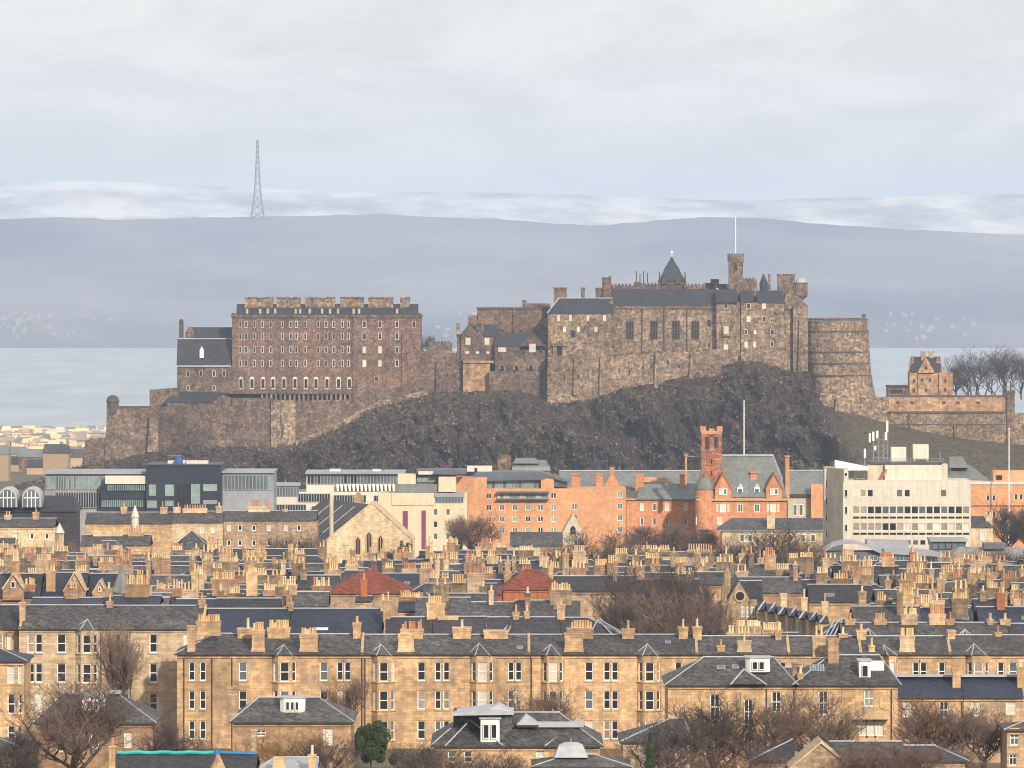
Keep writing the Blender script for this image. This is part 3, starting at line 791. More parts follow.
t = cthing('castle_building', 'battlemented block behind the great hall under a pyramid roofed memorial tower', 'castle building', 668, 300, 2525)
mb = MB()
for a, b, y in ((603, 612, 287), (611, 634, 285.5), (634, 640, 282), (640, 660, 284.5), (684, 705, 285.5), (705, 712, 283), (711, 719, 279), (719, 730, 284)):
    pbox(mb, a, b, y, 310, 2525, 6)
for a, b, y in ((611, 634, 285.5), (640, 660, 284.5), (684, 705, 285.5)): merlons(mb, a, b, y, 2525, 3.6, 2)
mb.build('wall', 'castle', t)
mb = MB(); D = 2527
pbox(mb, 658.5, 686.5, 281, 300, D, 10); pbox(mb, 662, 667, 277.5, 284, D, 2, -1); pbox(mb, 676, 681, 277.5, 284, D, 2, -1); mb.build('tower_wall', 'castle_dark', t)
mb = MB(); yc = D + 5
steps = [(13.5, 281), (11, 276.5), (9, 273), (7, 268), (4.4, 264), (2.4, 260.5), (.5, 256.5)]
for (a, ya), (b, yb) in zip(steps, steps[1:]):
    sq = lambda h, y: [(X(672, D) + q*h*D/FPX, yc + r*h*D/FPX, Z(y, D)) for q, r in ((-1, -1), (1, -1), (1, 1), (-1, 1))]
    mb.loft(sq(a, ya), sq(b, yb))
mb.build('tower_roof', 'castle_slate', t)
mb = MB(); mb.bar((X(672, D), yc, Z(257, D)), (X(672, D), yc, Z(250.5, D)), .3); mb.cyl(X(672, D), yc, Z(253, D), Z(251.5, D), .7, .5, 8); mb.build('finial', 'white_paint', t)
mb = MB()
for px, py in ((636.5, 271), (640, 274), (643.5, 271), (647.5, 273)): mb.bar((X(px, D), D, Z(285, D)), (X(px, D), D, Z(py, D)), .22)
for px in (659.5, 685): mb.bar((X(px, D), D, Z(282, D)), (X(px, D), D, Z(272, D)), .45, 6, .2)
mb.build('mast', 'castle_dark', t)

t = cthing('palace', 'tall palace block with scattered bright windows and corner turret at castle\'s east end', 'castle building', 760, 372, 2496)
PD = 2496
mb = MB(); pbox(mb, 716.5, 741, 302, 372, PD, 16); pbox(mb, 741, 784, 302.5, 378, PD, 16, -1.2); pbox(mb, 793, 808, 306, 385, PD, 18, -1); pbox(mb, 783, 794, 300, 380, PD, 14, 1.8)
pprism(mb, [(783, 302), (787, 293), (795, 293), (808, 306), (808, 309), (783, 309)], PD, 14, 1); pprism(mb, [(799, 320), (802.5, 320), (804, 384), (797.5, 384)], PD, 3, -2.4); mb.build('wall', 'castle_pale', t)
for a, b, yr, ye, il, ir in ((716, 738, 289.5, 302.5, 0, 0), (740.5, 754, 291, 302.5, 0, 0), (757, 785, 290.5, 303, 0, 3)):
    mb = MB(); roof_slope(mb, a, b, yr, ye, PD, 7, -1.3, il, ir); mb.build('roof', 'castle_slate', t)
mb = MB(); mb.bar((X(716.5, PD), PD+6, Z(288.5, PD)), (X(720, PD), PD+6, Z(290.5, PD)), .35); mb.bar((X(720, PD), PD+6, Z(290.5, PD)), (X(736, PD), PD+6, Z(290.5, PD)), .3); mb.build('ridge', 'lead', t)
mb = MB(); pbox(mb, 743, 758, 279, 303, PD, 5, 10); merlons(mb, 743, 758, 279, PD, 3.4, 2, 1.6, 1, 10); pbox(mb, 778.6, 795.5, 275, 303, PD, 5, 7); pbox(mb, 778, 796.2, 273.8, 275.6, PD, 5.8, 6.6); pbox(mb, 783, 785, 279, 284, PD, .3, 6.6); pbox(mb, 769, 771.5, 274, 290, PD, 3, 8)
mb.build('chimney_stack', 'castle', t)
mb = MB(); mb.cyl(X(764.5, PD), PD+9, Z(300, PD), Z(284, PD), 1.7, 1.7, 10); mb.cyl(X(764.5, PD), PD+9, Z(284, PD), Z(273.5, PD), 1.9, .1, 10); mb.build('cone_turret', 'castle_slate', t)
mb = MB('castle', 'lead'); q = (X(802, PD), PD+6); mb.cyl(*q, Z(300, PD), Z(296, PD), .8, 2.6, 12); mb.cyl(*q, Z(296, PD), Z(283.5, PD), 2.6, 2.6, 12); mb.cyl(*q, Z(283.5, PD), Z(282.5, PD), 2.9, 2.9, 12)
mb.cur = 1; mb.dome(*q, Z(282.5, PD), 2.4, 2.1, 12, 4); mb.bar((q[0], q[1], Z(278, PD)), (q[0], q[1], Z(273, PD)), .15); mb.build('corner_turret', None, t)
for px, py, w, h, o in ((726, 306, 4, 5.5, 0), (748.5, 306, 4, 6, -1.2), (764, 306, 4, 6, -1.2), (748.5, 319, 4, 6, -1.2), (764, 319, 4, 6, -1.2), (771.5, 320.5, 3, 4, -1.2), (746, 332, 3, 5, -1.2), (755, 332, 2.6, 4, -1.2),
                        (763, 333, 2, 4, -1.2), (772, 332, 4, 6, -1.2), (746, 344.5, 3.4, 6, -1.2), (754.5, 344.5, 3.4, 6, -1.2), (772, 344, 3.6, 6, -1.2), (726, 347, 4, 5, 0), (739, 359, 2, 5, 0)):
    cwin(t, px, py, w, h, PD, o, pane='blind' if random.random() < .6 and py != 359 else 'glass_dark', frame='blind' if py != 359 else 'castle_dark')
mb = MB('castle_pale', 'blind'); pbox(mb, 722, 731, 321.5, 325, PD, 1.4, -1.2); pprism(mb, [(723, 321.5), (726.5, 317), (730, 321.5)], PD, 1.2, -1); pbox(mb, 722.4, 730.6, 334, 336.4, PD, 1.4, -1.2); pbox(mb, 722.5, 724, 325, 334, PD, 1, -.9); pbox(mb, 729, 730.5, 325, 334, PD, 1, -.9)
mb.cur = 1; pbox(mb, 724, 729, 325, 334, PD, .5, -.5); mb.build('oriel', None, t)

t = cthing('clock_tower', 'slim crenellated stone tower rising above the palace roof, carrying the tall flagpole', 'tower', 736, 300, 2504)
TD = 2504
mb = MB(); pbox(mb, 729, 743, 262, 303, TD, 5.8); pbox(mb, 728, 744, 255.5, 262, TD, 6.6, -.4); merlons(mb, 728, 744.1, 255.8, TD, 3.5, 2.1, 2.2, 6.4, -.3); mb.build('wall', 'castle', t)
cwin(t, 735.8, 267, 3, 7, TD, frame='castle_dark', pane='soot')
t = cthing('flagpole', 'thin white flagpole standing on top of the castle\'s crenellated tower', 'flagpole', 735.6, 255, 2507)
mb = MB(); mb.bar((X(735.6, 2507), 2507, Z(256, 2507)), (X(735.6, 2507), 2507, Z(217.5, 2507)), .28, 6, .16); mb.build('pole', 'white_paint', t)
mb = MB(); mb.cyl(X(735.6, 2507), 2507, Z(217.5, 2507), Z(216.6, 2507), .35, .1, 8); mb.build('finial', 'white_paint', t)

# half moon battery: great curved wall
t = cthing('battery_wall', 'great curved half moon battery wall in stepped courses, right of the palace', 'castle wall', 841, 395, 2502)
def curved(mb, x0, x1, yt, yb, D, flare=0.0, bulge=9.0, n=16):
    """drum segment bulging toward the camera"""
    a, b = X(x0, D), X(x1, D); zt, zb = Z(yt, D), Z(yb, D)
    top = []; bot = []
    for i in range(n + 1):
        s = -1 + 2 * i / n
        xx = (a + b) / 2 + s * (b - a) / 2
        yy = D - bulge * math.sqrt(max(0, 1 - (s * .985) ** 2))
        f = flare * (1 if s > 0 else .2) * max(0, s) ** .5 if s > 0 else 0
        top.append((xx, yy, zt)); bot.append((xx + f, yy - flare * .5, zb))
    top += [(b, D + 8, zt), (a, D + 8, zt)]; bot += [(b + flare, D + 8, zb), (a, D + 8, zb)]
    mb.loft(bot, top)
mb = MB()
for x0, x1, yt, yb, fl, bu in ((807, 867.5, 320.5, 331, 0, 9), (807, 868.6, 331.4, 352, .3, 9.3), (808, 869.4, 352.4, 363, .3, 9.6), (809, 870.2, 363.4, 375, .4, 10), (811, 871.3, 375.4, 412, 3.0, 10.5)):
    curved(mb, x0, x1, yt, yb, 2502, fl, bu)
mb.build('wall', 'castle_pale', t)
mb = MB()
for x0, x1, y, bu in ((806.6, 868.3, 331, 9.8), (807, 869.4, 351.7, 10.1), (808, 870.2, 363, 10.4), (810, 871.2, 375, 10.9), (806.6, 868, 319.2, 9.6)):
    curved(mb, x0, x1, y - .5, y + .7, 2502, 0, bu)
mb.build('string_course', 'castle_dark', t)
mb = MB(); pbox(mb, 862, 866, 314, 320, 2502, 1.5); pbox(mb, 810, 862, 318, 320, 2502, 1, 5); mb.build('battlement', 'castle', t)

t = cthing('castle_wall', 'long low eastern wall of sunlit orange stone above the grass bank', 'castle wall', 935, 420, 2487)
mb = MB(); pprism(mb, [(820, 393), (836, 394), (850, 398), (889, 397), (889, 432), (850, 420), (820, 413)], 2487, 5, .4); pprism(mb, [(836, 398), (849, 398), (851, 420), (834, 417)], 2487, 3, -1.6)
pprism(mb, [(889, 412), (1008, 412), (1008, 452), (956, 447), (889, 434)], 2487, 5); pprism(mb, [(1014, 413), (1075, 415), (1075, 462), (1014, 454)], 2487, 5, .5); mb.build('lower_wall', 'castle_pale', t)
mb = MB(); pbox(mb, 888, 1008, 396.5, 412.4, 2487, 4, .6); mb.build('upper_wall', 'castle_orange', t)
mb = MB(); pbox(mb, 887.5, 1008.5, 411.3, 413.2, 2487, 1, -.5); pbox(mb, 887.5, 1008.5, 395.4, 397, 2487, 4.4, .4); pbox(mb, 889, 1008, 424, 425, 2487, .5, -.3); mb.build('string_course', 'castle_dark', t)
mb = MB(); pprism(mb, [(909, 413), (910.2, 413), (911, 432), (908.3, 432)], 2487, 1.5, -1); pprism(mb, [(954.2, 425), (955.4, 425), (956, 441), (953.7, 441)], 2487, 1.5, -1); pbox(mb, 1007, 1014.5, 393, 455, 2487, 4, -1); pbox(mb, 1006.3, 1015.2, 390.5, 393, 2487, 5, -1.4); mb.build('pier', 'castle', t)
for px in (898, 912, 944, 958, 978): cwin(t, px, 402.5, 3.4, 2.2, 2487, .6, frame='castle_dark', pane='soot')

t = cthing('gatehouse', 'small orange stone gatehouse with crow stepped gables standing alone behind the east wall', 'castle building', 930, 396, 2505)
GD = 2505
mb = MB(); pbox(mb, 909.5, 940, 372, 402, GD, 11); pbox(mb, 939, 952.5, 372.5, 402, GD, 9, -1); pprism(mb, [(918, 374), (918, 371), (926, 357), (934, 371), (934, 374)], GD, 3, -.8); pbox(mb, 918, 934, 373, 402, GD, 3, -.8)
for a, b, y in ((909.5, 912, 361), (912, 914, 356), (937, 939.5, 358), (939.5, 942.5, 362), (942, 945, 367)): pbox(mb, a, b, y, 374, GD, 1.4, 3)
mb.build('wall', 'castle_orange', t)
mb = MB(); roof_slope(mb, 911.5, 941, 356.8, 372.4, GD, 5.5); mb.build('roof', 'castle_slate', t)
mb = MB(); pbox(mb, 921.8, 926.2, 352, 365, GD, 2.5, 4); pbox(mb, 921.3, 926.7, 351, 352.3, GD, 3, 3.8); pbox(mb, 930, 934.2, 352.4, 362, GD, 2.5, 5); pbox(mb, 929.6, 934.6, 351.3, 352.7, GD, 3, 4.8); mb.build('chimney_stack', 'castle_orange', t)
for px, py, o in ((922, 380, -.8), (930, 380, -.8), (926, 390, -.8), (914, 381, 0), (914, 390, 0), (945, 381, -1), (945, 389.5, -1), (926, 368, -.8)): cwin(t, px, py, 2.6, 4, GD, o, frame='castle_pale')
t = cthing('guard_hut', 'low flat roofed stone hut beside the lone gatehouse', 'hut', 898, 397, 2503)
mb = MB(); pbox(mb, 887.5, 908.5, 387, 402, 2503, 8); mb.build('wall', 'castle', t)
mb = MB(); pbox(mb, 887, 909, 385.2, 387.2, 2503, 9, -.5); mb.build('roof', 'castle_slate', t)
cwin(t, 897, 391.5, 12, 4, 2503, mull=4, frame='castle_dark')

# mast on the far ridge
t = thing('radio_mast', 'tall slender lattice radio mast standing on the distant blue ridge', 'mast', (X(257.5, 15900), 15900, Z(218, 15900)))
MD = 15900.0
prof = [(219, 6.6), (205, 4.4), (190, 2.9), (175, 2.0), (160, 1.35), (150, 1.0), (140, .8)]
mb = MB(); br = MB(); hw = lambda py: lerp([(a, b) for a, b in sorted(prof)], py) * MD / FPX
pyl = [219, 211, 203, 195, 187, 180, 173, 166, 160, 155, 150, 145, 140]
for a, b in zip(pyl, pyl[1:]):
    for sx, sy in ((-1, -1), (1, -1), (1, 1), (-1, 1)):
        mb.bar((X(257.5, MD)+sx*hw(a), MD+sy*hw(a), Z(a, MD)), (X(257.5, MD)+sx*hw(b), MD+sy*hw(b), Z(b, MD)), 1.45)
    for sy in (-1, 1):
        br.bar((X(257.5, MD)-hw(a), MD+sy*hw(a), Z(a, MD)), (X(257.5, MD)+hw(b), MD+sy*hw(b), Z(b, MD)), .8)
        br.bar((X(257.5, MD)+hw(a), MD+sy*hw(a), Z(a, MD)), (X(257.5, MD)-hw(b), MD+sy*hw(b), Z(b, MD)), .8)
mb.build('leg_frame', 'mast_paint', t); br.build('bracing', 'mast_paint', t)
mb = MB(); mb.bar((X(257.5, MD), MD, Z(141, MD)), (X(257.5, MD), MD, Z(137, MD)), .8); mb.build('spike', 'white_paint', t)
# ------------------------------------------------------------------ the air: one even box of haze round the camera and the whole scene
m = bpy.data.materials.new('haze'); m.use_nodes = True
t_ = m.node_tree; t_.nodes.clear()
o_ = t_.nodes.new('ShaderNodeOutputMaterial'); v_ = t_.nodes.new('ShaderNodeVolumePrincipled')
v_.inputs['Density'].default_value = HAZE_DENSITY
v_.inputs['Color'].default_value = (0.61, 0.75, 1.0, 1)
v_.inputs['Anisotropy'].default_value = 0.0
t_.links.new(v_.outputs[0], o_.inputs['Volume'])
MATS['haze'] = m
mb = MB(); mb.box(-21000, 21000, -700, 26000, -6, 545)
hz = mb.build('haze', 'haze'); hz['kind'] = 'stuff'
# ------------------------------------------------------------------ belt of larger buildings below the rock
def fbox(t, name, m, *boxes, D=1500.0):
    """one part made of touching boxes given as (x0,x1,ytop,ybottom,offset,thickness)"""
    mb = MB()
    for b in boxes:
        x0, x1, yt, yb = b[:4]; off = b[4] if len(b) > 4 else 0; th = b[5] if len(b) > 5 else 12
        pbox(mb, x0, x1, yt, yb, D, th, off)
    return mb.build(name, m, t)
def strip(t, D, x0, x1, yt, yb, n, glass='glass_sky', frame='zinc', off=0.0, name='window_band', dark=None):
    """band of glazing: frame part with mullions, panes as one sub-part"""
    a, b, z0, z1 = X(x0, D), X(x1, D), Z(yb, D), Z(yt, D)
    y = D + off
    mb = MB(); e = .12
    mb.box(a, b, y-.12, y+.1, z1-e, z1); mb.box(a, b, y-.12, y+.1, z0, z0+e)
    for i in range(n + 1):
        u = a + (b - a) * i / n; mb.box(max(a, u-.09), min(b, u+.09), y-.11, y+.1, z0+e, z1-e)
    f = mb.build(name, frame, t)
    mb = MB(glass, dark or glass)
    for i in range(n):
        mb.cur = 1 if dark and random.random() < .3 else 0
        mb.box(a + (b-a)*i/n, a + (b-a)*(i+1)/n, y-.03, y+.02, z0+.05, z1-.05)
    mb.build('pane', None, f)
    return f
def rthing(name, label, cat, px, D, group=None):
    return thing(name, label, cat, (X(px, D), D, ground_z(D)), group)
def yg(D): return HOR + (CAMZ - ground_z(D)) * FPX / D + 3     # pixel row of the ground at that distance

D = 1500.0
# glass offices, far left
t = rthing('office_building', 'long two storey glass office with pale flat roof, left of the black clad block', 'office', 96, D)
fbox(t, 'wall', 'concrete_grey', (45, 147, 474, yg(D), .2, 20))
fbox(t, 'roof', 'zinc', (44, 147.5, 471.5, 474, -.8, 22)); fbox(t, 'white_canopy', 'render_white', (106, 147, 475.5, 483.5, -3.2, 3), D=D)
strip(t, D, 46, 106, 476, 489.5, 24, 'glass_green', 'zinc', -.1, dark='glass_sky'); strip(t, D, 56, 101, 492, 508, 18, 'glass_dark', 'zinc', -.1)
fbox(t, 'dark_wall', 'black_clad', (101.5, 147, 483.5, 512, -2.9, 3)); strip(t, D, 108, 146, 484, 490.5, 20, 'glass_green', 'black_clad', -3.1); strip(t, D, 102, 144, 499, 507, 22, 'glass_green', 'black_clad', -3.1)
t = rthing('office_building', 'black clad office block with scattered green windows and white rooftop plant', 'office', 184, D)
fbox(t, 'wall', 'black_clad', (147, 222, 465, yg(D), -4, 22)); fbox(t, 'upper_ledge', 'black_clad', (146.5, 222.5, 464, 465.4, -4.3, 22.5))
for x0, x1, yt, yb, n in ((150, 157, 484, 495, 3), (166, 175, 484, 495.5, 4), (192, 201, 483.5, 503, 3), (204, 218, 483.5, 490.5, 7), (148, 158, 500, 507, 4), (166, 174.5, 500, 505.5, 4), (204, 218, 499.5, 503.5, 7)):
    strip(t, D, x0, x1, yt, yb, n, 'glass_green', 'zinc', -4.1, 'window')
strip(t, D, 178, 191, 483, 503, 3, 'glass_dark', 'black_clad', -4.15, 'window')
fbox(t, 'plant_room', 'render_white', (167, 185, 461, 464.2, 3, 5)); fbox(t, 'plant_box', 'render_white', (186, 207.5, 461, 464.2, 2, 4)); fbox(t, 'plant_canopy', 'zinc_dark', (166, 180, 456, 456.8, 4, 5)); 
fbox(t, 'canopy_post', 'zinc_dark', (167, 167.5, 456.5, 461.3, 4.2, .4))
mb = MB(); mb.dome(X(178.5, D), D+1, Z(464.2, D), 1.1, 2.0, 10, 5); mb.build('blue_tank', 'blue_ball', t)
t = rthing('office_building', 'grey glazed office block just right of the black clad block', 'office', 248, D)
fbox(t, 'wall', 'zinc', (222.5, 273.5, 473, yg(D), 0, 20)); fbox(t, 'roof', 'zinc', (222, 274.5, 471, 473, -.8, 21)); strip(t, D, 224, 267, 475, 490, 12, 'glass_sky', 'zinc', -.15); strip(t, D, 268, 273, 475, 490, 2, 'glass_green', 'zinc', -.15)

# white terraced offices
t = rthing('office_building', 'stepped white office with long dark window bands, behind the gabled church', 'office', 340, 1520.0)
D = 1520.0
fbox(t, 'wall', 'render_white', (273, 396, 492, yg(D), .3, 20), (306, 404, 474, 493, 3, 16), D=D)
fbox(t, 'roof', 'zinc', (305, 405, 472, 474.3, 1.6, 18), (272, 300, 484, 486, -.4, 14), D=D)
fbox(t, 'plant_room', 'render_white', (329, 340, 469.8, 472.2, 5, 4), D=D); fbox(t, 'roof_box', 'render_white', (372, 380, 470.2, 472.2, 6, 4), D=D)
mb = MB(); mb.bar((X(383, D), D+8, Z(472, D)), (X(383, D), D+8, Z(461, D)), .1); mb.build('aerial', 'zinc_dark', t)
strip(t, D, 307, 400, 475, 484.5, 28, 'glass_sky', 'zinc', 2.85, dark='glass_dark'); strip(t, D, 274, 299, 487, 496.5, 9, 'glass_sky', 'zinc', .2)
mb = MB()
for i in range(17): pprism(mb, [(336+i*4, 484.5), (339.2+i*4, 484.5), (338.4+i*4, 491.5), (336.8+i*4, 491.5)], D, 1.5, 1.4)
mb.build('white_fins', 'white_paint', t)
strip(t, D, 298, 330, 493.5, 502, 12, 'glass_dark', 'zinc', .15); strip(t, D, 334, 366, 495, 503, 12, 'glass_dark', 'zinc', .15); strip(t, D, 374, 391.5, 495.5, 503.5, 6, 'glass_dark', 'zinc', .15); strip(t, D, 312, 330, 506, 515, 7, 'glass_dark', 'zinc', .15); strip(t, D, 268+6, 306, 504.5, 511, 12, 'glass_dark', 'zinc', .15)

# cream hotel with banners
D = 1480.0
t = rthing('hotel', 'cream rendered hotel with two tall purple banners beside the red brick hotel', 'hotel', 420, D)
mb = MB(); rects = []
x0 = X(378, D); ws = []
for px in (435.5, 448, 461):
    for py in (512, 524.5, 536.5, 549):
        ws.append((px, py, 4.2, 6.4))
for px, py, w, h in ws: rects.append((X(px-w/2, D)-x0, X(px+w/2, D)-x0, Z(py+h/2, D), Z(py-h/2, D)))
mb.face_with_holes(x0, D, 1, 0, X(467.5, D)-x0, ground_z(D)-2, Z(494, D), rects, .25)
pbox(mb, 378.1, 467.4, 494, yg(D)+8, D, 16, .6); pbox(mb, 378, 378.2, 494, yg(D)+8, D, 1, 0); pbox(mb, 467.3, 467.5, 494, yg(D)+8, D, 1, 0)
pbox(mb, 378.1, 467.4, 493.4, 494, D, 16, 0)
mb.build('wall', 'render_cream', t)
for px, py, w, h in ws: small_window(t, X(px, D), D, Z(py, D), w*D/FPX, h*D/FPX, deep=-.12, pane=random.choice(['glass_sky', 'glass_sky', 'glass_dark', 'blind']), border=.12, frame='white_paint')
fbox(t, 'mansard', 'slate_grey', (394.5, 440.5, 484.5, 494, 2, 12), D=D); fbox(t, 'upper_wall', 'render_cream', (397.5, 415.5, 475, 484.6, 4, 8), (438.5, 456, 477, 492, 1, 12), (392, 414, 493.2, 505, -.3, 5), (414.2, 434.6, 493.8, 505, -.25, 4), D=D)
fbox(t, 'flat_roof', 'zinc_dark', (416, 466, 470.5, 474.8, 5, 12), (433, 466, 473, 474.6, 2, 4), D=D); fbox(t, 'roof_box', 'render_white', (418, 433, 471.8, 475, 3.5, 1.4), D=D)
fbox(t, 'upper_block', 'zinc_dark', (416, 438, 474.8, 485, 5.5, 10), D=D); strip(t, D, 417, 436, 477.5, 482.5, 8, 'glass_green', 'zinc', 5.3)
fbox(t, 'balcony_roof', 'zinc', (434.6, 464.5, 493, 497, -.6, 4), D=D); strip(t, D, 435.5, 463.5, 497.5, 502.5, 9, 'glass_sky', 'zinc', -.25)
fbox(t, 'banner', 'purple_banner', (403, 407.8, 511, 540.5, -.25, .15), D=D); fbox(t, 'banner', 'purple_banner', (421.8, 425.8, 510.5, 549, -.25, .15), D=D)

# red brick hotel
D = 1500.0
t = rthing('hotel', 'large orange brick hotel with curved dark penthouse roof and rows of small square windows', 'hotel', 540, D)
ws = [(px, py) for px in (489, 502, 515, 528, 540.5, 553.5) for py in (507.5, 519, 530.5)] + [(489, 496), (553.5, 495.5), (574.5, 506.5), (574.5, 517.5)] + [(620, y) for y in (494.5, 506.3, 517.7, 529.5)]
mb = MB(); x0 = X(466, D); w, h = 5.4, 6.0
rects = [(X(a-w/2, D)-x0, X(a+w/2, D)-x0, Z(b+h/2, D), Z(b-h/2, D)) for a, b in ws]
mb.face_with_holes(x0, D, 1, 0, X(626, D)-x0, ground_z(D)-2, Z(489, D), rects, .25)
pbox(mb, 466.1, 625.9, 489, yg(D)+6, D, 16, .7); pbox(mb, 466.1, 466.2, 489, yg(D)+6, D, 1); pbox(mb, 625.8, 625.95, 489, yg(D)+6, D, 1); pbox(mb, 466.1, 625.9, 488.5, 489.1, D, 16)
pbox(mb, 455.5, 487, 477, 560, D, 12, -1.5)
mb.build('wall', 'red_brick', t)
for a, b in ws: small_window(t, X(a, D), D, Z(b, D), w*D/FPX, h*D/FPX, deep=-.1, pane=random.choice(['glass_sky', 'glass_green', 'glass_sky', 'glass_dark']), border=.14, mull=2)
mb = MB(); pprism(mb, [(471, 478.5), (476, 472.5), (500, 471.8), (541, 472.5), (549, 474.5), (569.5, 481.5), (569, 483), (548, 477), (541, 480), (486, 481), (471, 479.5)], D, 14, 0); mb.build('curved_roof', 'zinc_dark', t)
fbox(t, 'penthouse_wall', 'red_brick', (487, 541, 480.5, 489, 2, 10), (541, 554, 477, 489, .4, 12), D=D)
strip(t, D, 487.5, 541, 481, 488.5, 14, 'glass_green', 'zinc', 1.8, dark='glass_sky'); strip(t, D, 497, 548, 493, 498.5, 16, 'glass_green', 'zinc', -.3, dark='blind')
fbox(t, 'balcony', 'zinc_dark', (497, 549, 491.3, 493, -2, 2.2), (497, 549, 498.5, 499.5, -1.8, 1.9), D=D)
mb = MB(); pprism(mb, [(554, 487), (554, 474), (567, 481), (568, 487)], D, 8, 1.2); mb.build('glazed_end', 'glass_sky', t)
fbox(t, 'plant_room', 'render_white', (467, 492, 467.2, 472.2, 5, 8), D=D)
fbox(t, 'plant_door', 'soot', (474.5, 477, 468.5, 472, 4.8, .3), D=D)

# grey-roofed institution behind the red brick hotel
D = 1560.0
t = rthing('hall_building', 'grey hipped roof hall with a round brick turret behind the red brick hotel', 'building', 530, D)
fbox(t, 'wall', 'concrete_grey', (512, 550, 467, 500, 0, 14), D=D)
mb = MB(); roof_slope(mb, 511, 551, 461, 471, D, 8, 0, 4, 5); roof_slope(mb, 513, 539, 459, 464, D, 5, 4, 3, 3); mb.build('roof', 'slate_grey', t)
mb = MB(); mb.cyl(X(504, D), D+4, Z(480, D), Z(459, D), 1.9, 1.9, 12); mb.dome(X(504, D), D+4, Z(459, D), 1.9, 1.3, 12, 4); mb.build('turret', 'castle', t)
fbox(t, 'parapet', 'castle', (498, 511, 460, 478, 2, 5), D=D)

# red sandstone hospital: west range, main block, tower
D = 1540.0
t = rthing('hospital_wing', 'red sandstone wing with grey slate roof, left of the turreted hospital block', 'building', 655, D)
ws = [(px, py) for px in (642, 654.5, 667, 685.5) for py in (507, 521.5)]
mb = MB(); x0 = X(626.5, D); w, h = 3.8, 7.8
rects = [(X(a-w/2, D)-x0, X(a+w/2, D)-x0, Z(b+h/2, D), Z(b-h/2, D)) for a, b in ws]
mb.face_with_holes(x0, D, 1, 0, X(697, D)-x0, ground_z(D)-2, Z(499, D), rects, .25)
pbox(mb, 626.6, 696.9, 499, yg(D)+6, D, 12, .7); mb.build('wall', 'red_stone', t)
for a, b in ws: small_window(t, X(a, D), D, Z(b, D), w*D/FPX, h*D/FPX, deep=-.1, pane='blind' if random.random() < .5 else 'glass_sky', border=.16)
mb = MB(); roof_slope(mb, 636, 698, 484.5, 499, D, 7, -.5, 5, 0); mb.build('roof', 'slate_grey', t)
mb = MB(); roof_slope(mb, 560, 716, 473.5, 490, D, 8, 14, 0, 0); mb.build('rear_roof', 'slate_grey', t)
fbox(t, 'ridge', 'lead', (560, 716, 472.8, 473.9, 21.6, 1), D=D)
fbox(t, 'cornice', 'stone_trim', (626, 697.5, 498.6, 500, -.6, 1.2), D=D)
for a, b, yt, yb in ((572, 580.5, 475, 489), (596, 603, 475, 489), (636, 644, 475.5, 492), (680.5, 687, 475.5, 491)):
    mb = MB(); pbox(mb, a, b, yt, yb, D, 2.5, 5); pbox(mb, a-.5, b+.5, yt-.5, yt+.8, D, 3, 4.8); mb.build('chimney_stack', 'red_stone', t)
mb = MB(); pprism(mb, [(605.5, 489), (605.5, 485), (612.5, 472), (619.5, 485), (619.5, 489)], D, 3, 3); pbox(mb, 609.8, 614.5, 467.5, 476, D, 2, 3.5); mb.build('gable', 'red_stone', t)
fbox(t, 'rear_wall', 'red_brick', (645, 669, 479, 483.5, 12, 3), D=D)

D = 1520.0
t = rthing('hospital_building', 'red sandstone hospital block with pointed gables, lead dome and tall grey roof', 'building', 742, D)
ws = [(705, 508, 4, 8), (723, 508, 6, 8.5), (717.5, 508, 2, 8), (728.5, 508, 2, 8), (740.3, 508, 6, 8.5), (757, 508, 6, 8.5), (768, 508, 2, 8), (773.3, 508, 6, 8.5), (778.5, 508, 2, 8), (697.5, 521, 3, 8), (705.5, 521.5, 4.5, 8.5), (720, 521, 5, 8)]
mb = MB(); x0 = X(697, D)
rects = [(X(a-w/2, D)-x0, X(a+w/2, D)-x0, Z(b+h/2, D), Z(b-h/2, D)) for a, b, w, h in ws]
rects.sort(); rects[0] = (0.1, *rects[0][1:])
mb.face_with_holes(x0, D, 1, 0, X(787, D)-x0, ground_z(D)-2, Z(500, D), rects, .25)
pbox(mb, 697.1, 786.9, 500, yg(D)+6, D, 16, .7); pbox(mb, 786.7, 786.95, 500, yg(D)+6, D, 1, 0); pbox(mb, 697.1, 786.9, 496.5, 500, D, 16, .1); mb.build('wall', 'red_stone', t)
for a, b, w, h in ws: small_window(t, X(a, D), D, Z(b, D), w*D/FPX, h*D/FPX, deep=-.1, pane=random.choice(['blind', 'glass_sky', 'glass_green']), border=.2, mull=2 if w > 5 else 1)
fbox(t, 'cornice', 'stone_trim', (696.5, 787.5, 498.8, 500.6, -.8, 1.4), D=D)
mb = MB()
lo = [(X(696, D), D-.3, Z(497, D)), (X(787, D), D-.3, Z(497, D)), (X(787, D), D+18, Z(497, D)), (X(696, D), D+18, Z(497, D))]
hi = [(X(701, D), D+3, Z(480, D)), (X(783, D), D+3, Z(480, D)), (X(783, D), D+16, Z(480, D)), (X(701, D), D+16, Z(480, D))]
tp = [(X(708, D), D+7, Z(456.5, D)), (X(774, D), D+7, Z(456.5, D)), (X(774, D), D+11, Z(456.5, D)), (X(708, D), D+11, Z(456.5, D))]
mb.loft(lo, hi, False); mb.loft(hi, tp); mb.build('roof', 'slate_grey', t)
mb = MB(); pbox(mb, 707, 775, 455.6, 457, D, 5, 6.6)
for i in (0, 1): mb.bar(hi[i], tp[i], .22)
mb.build('ridge', 'lead', t)
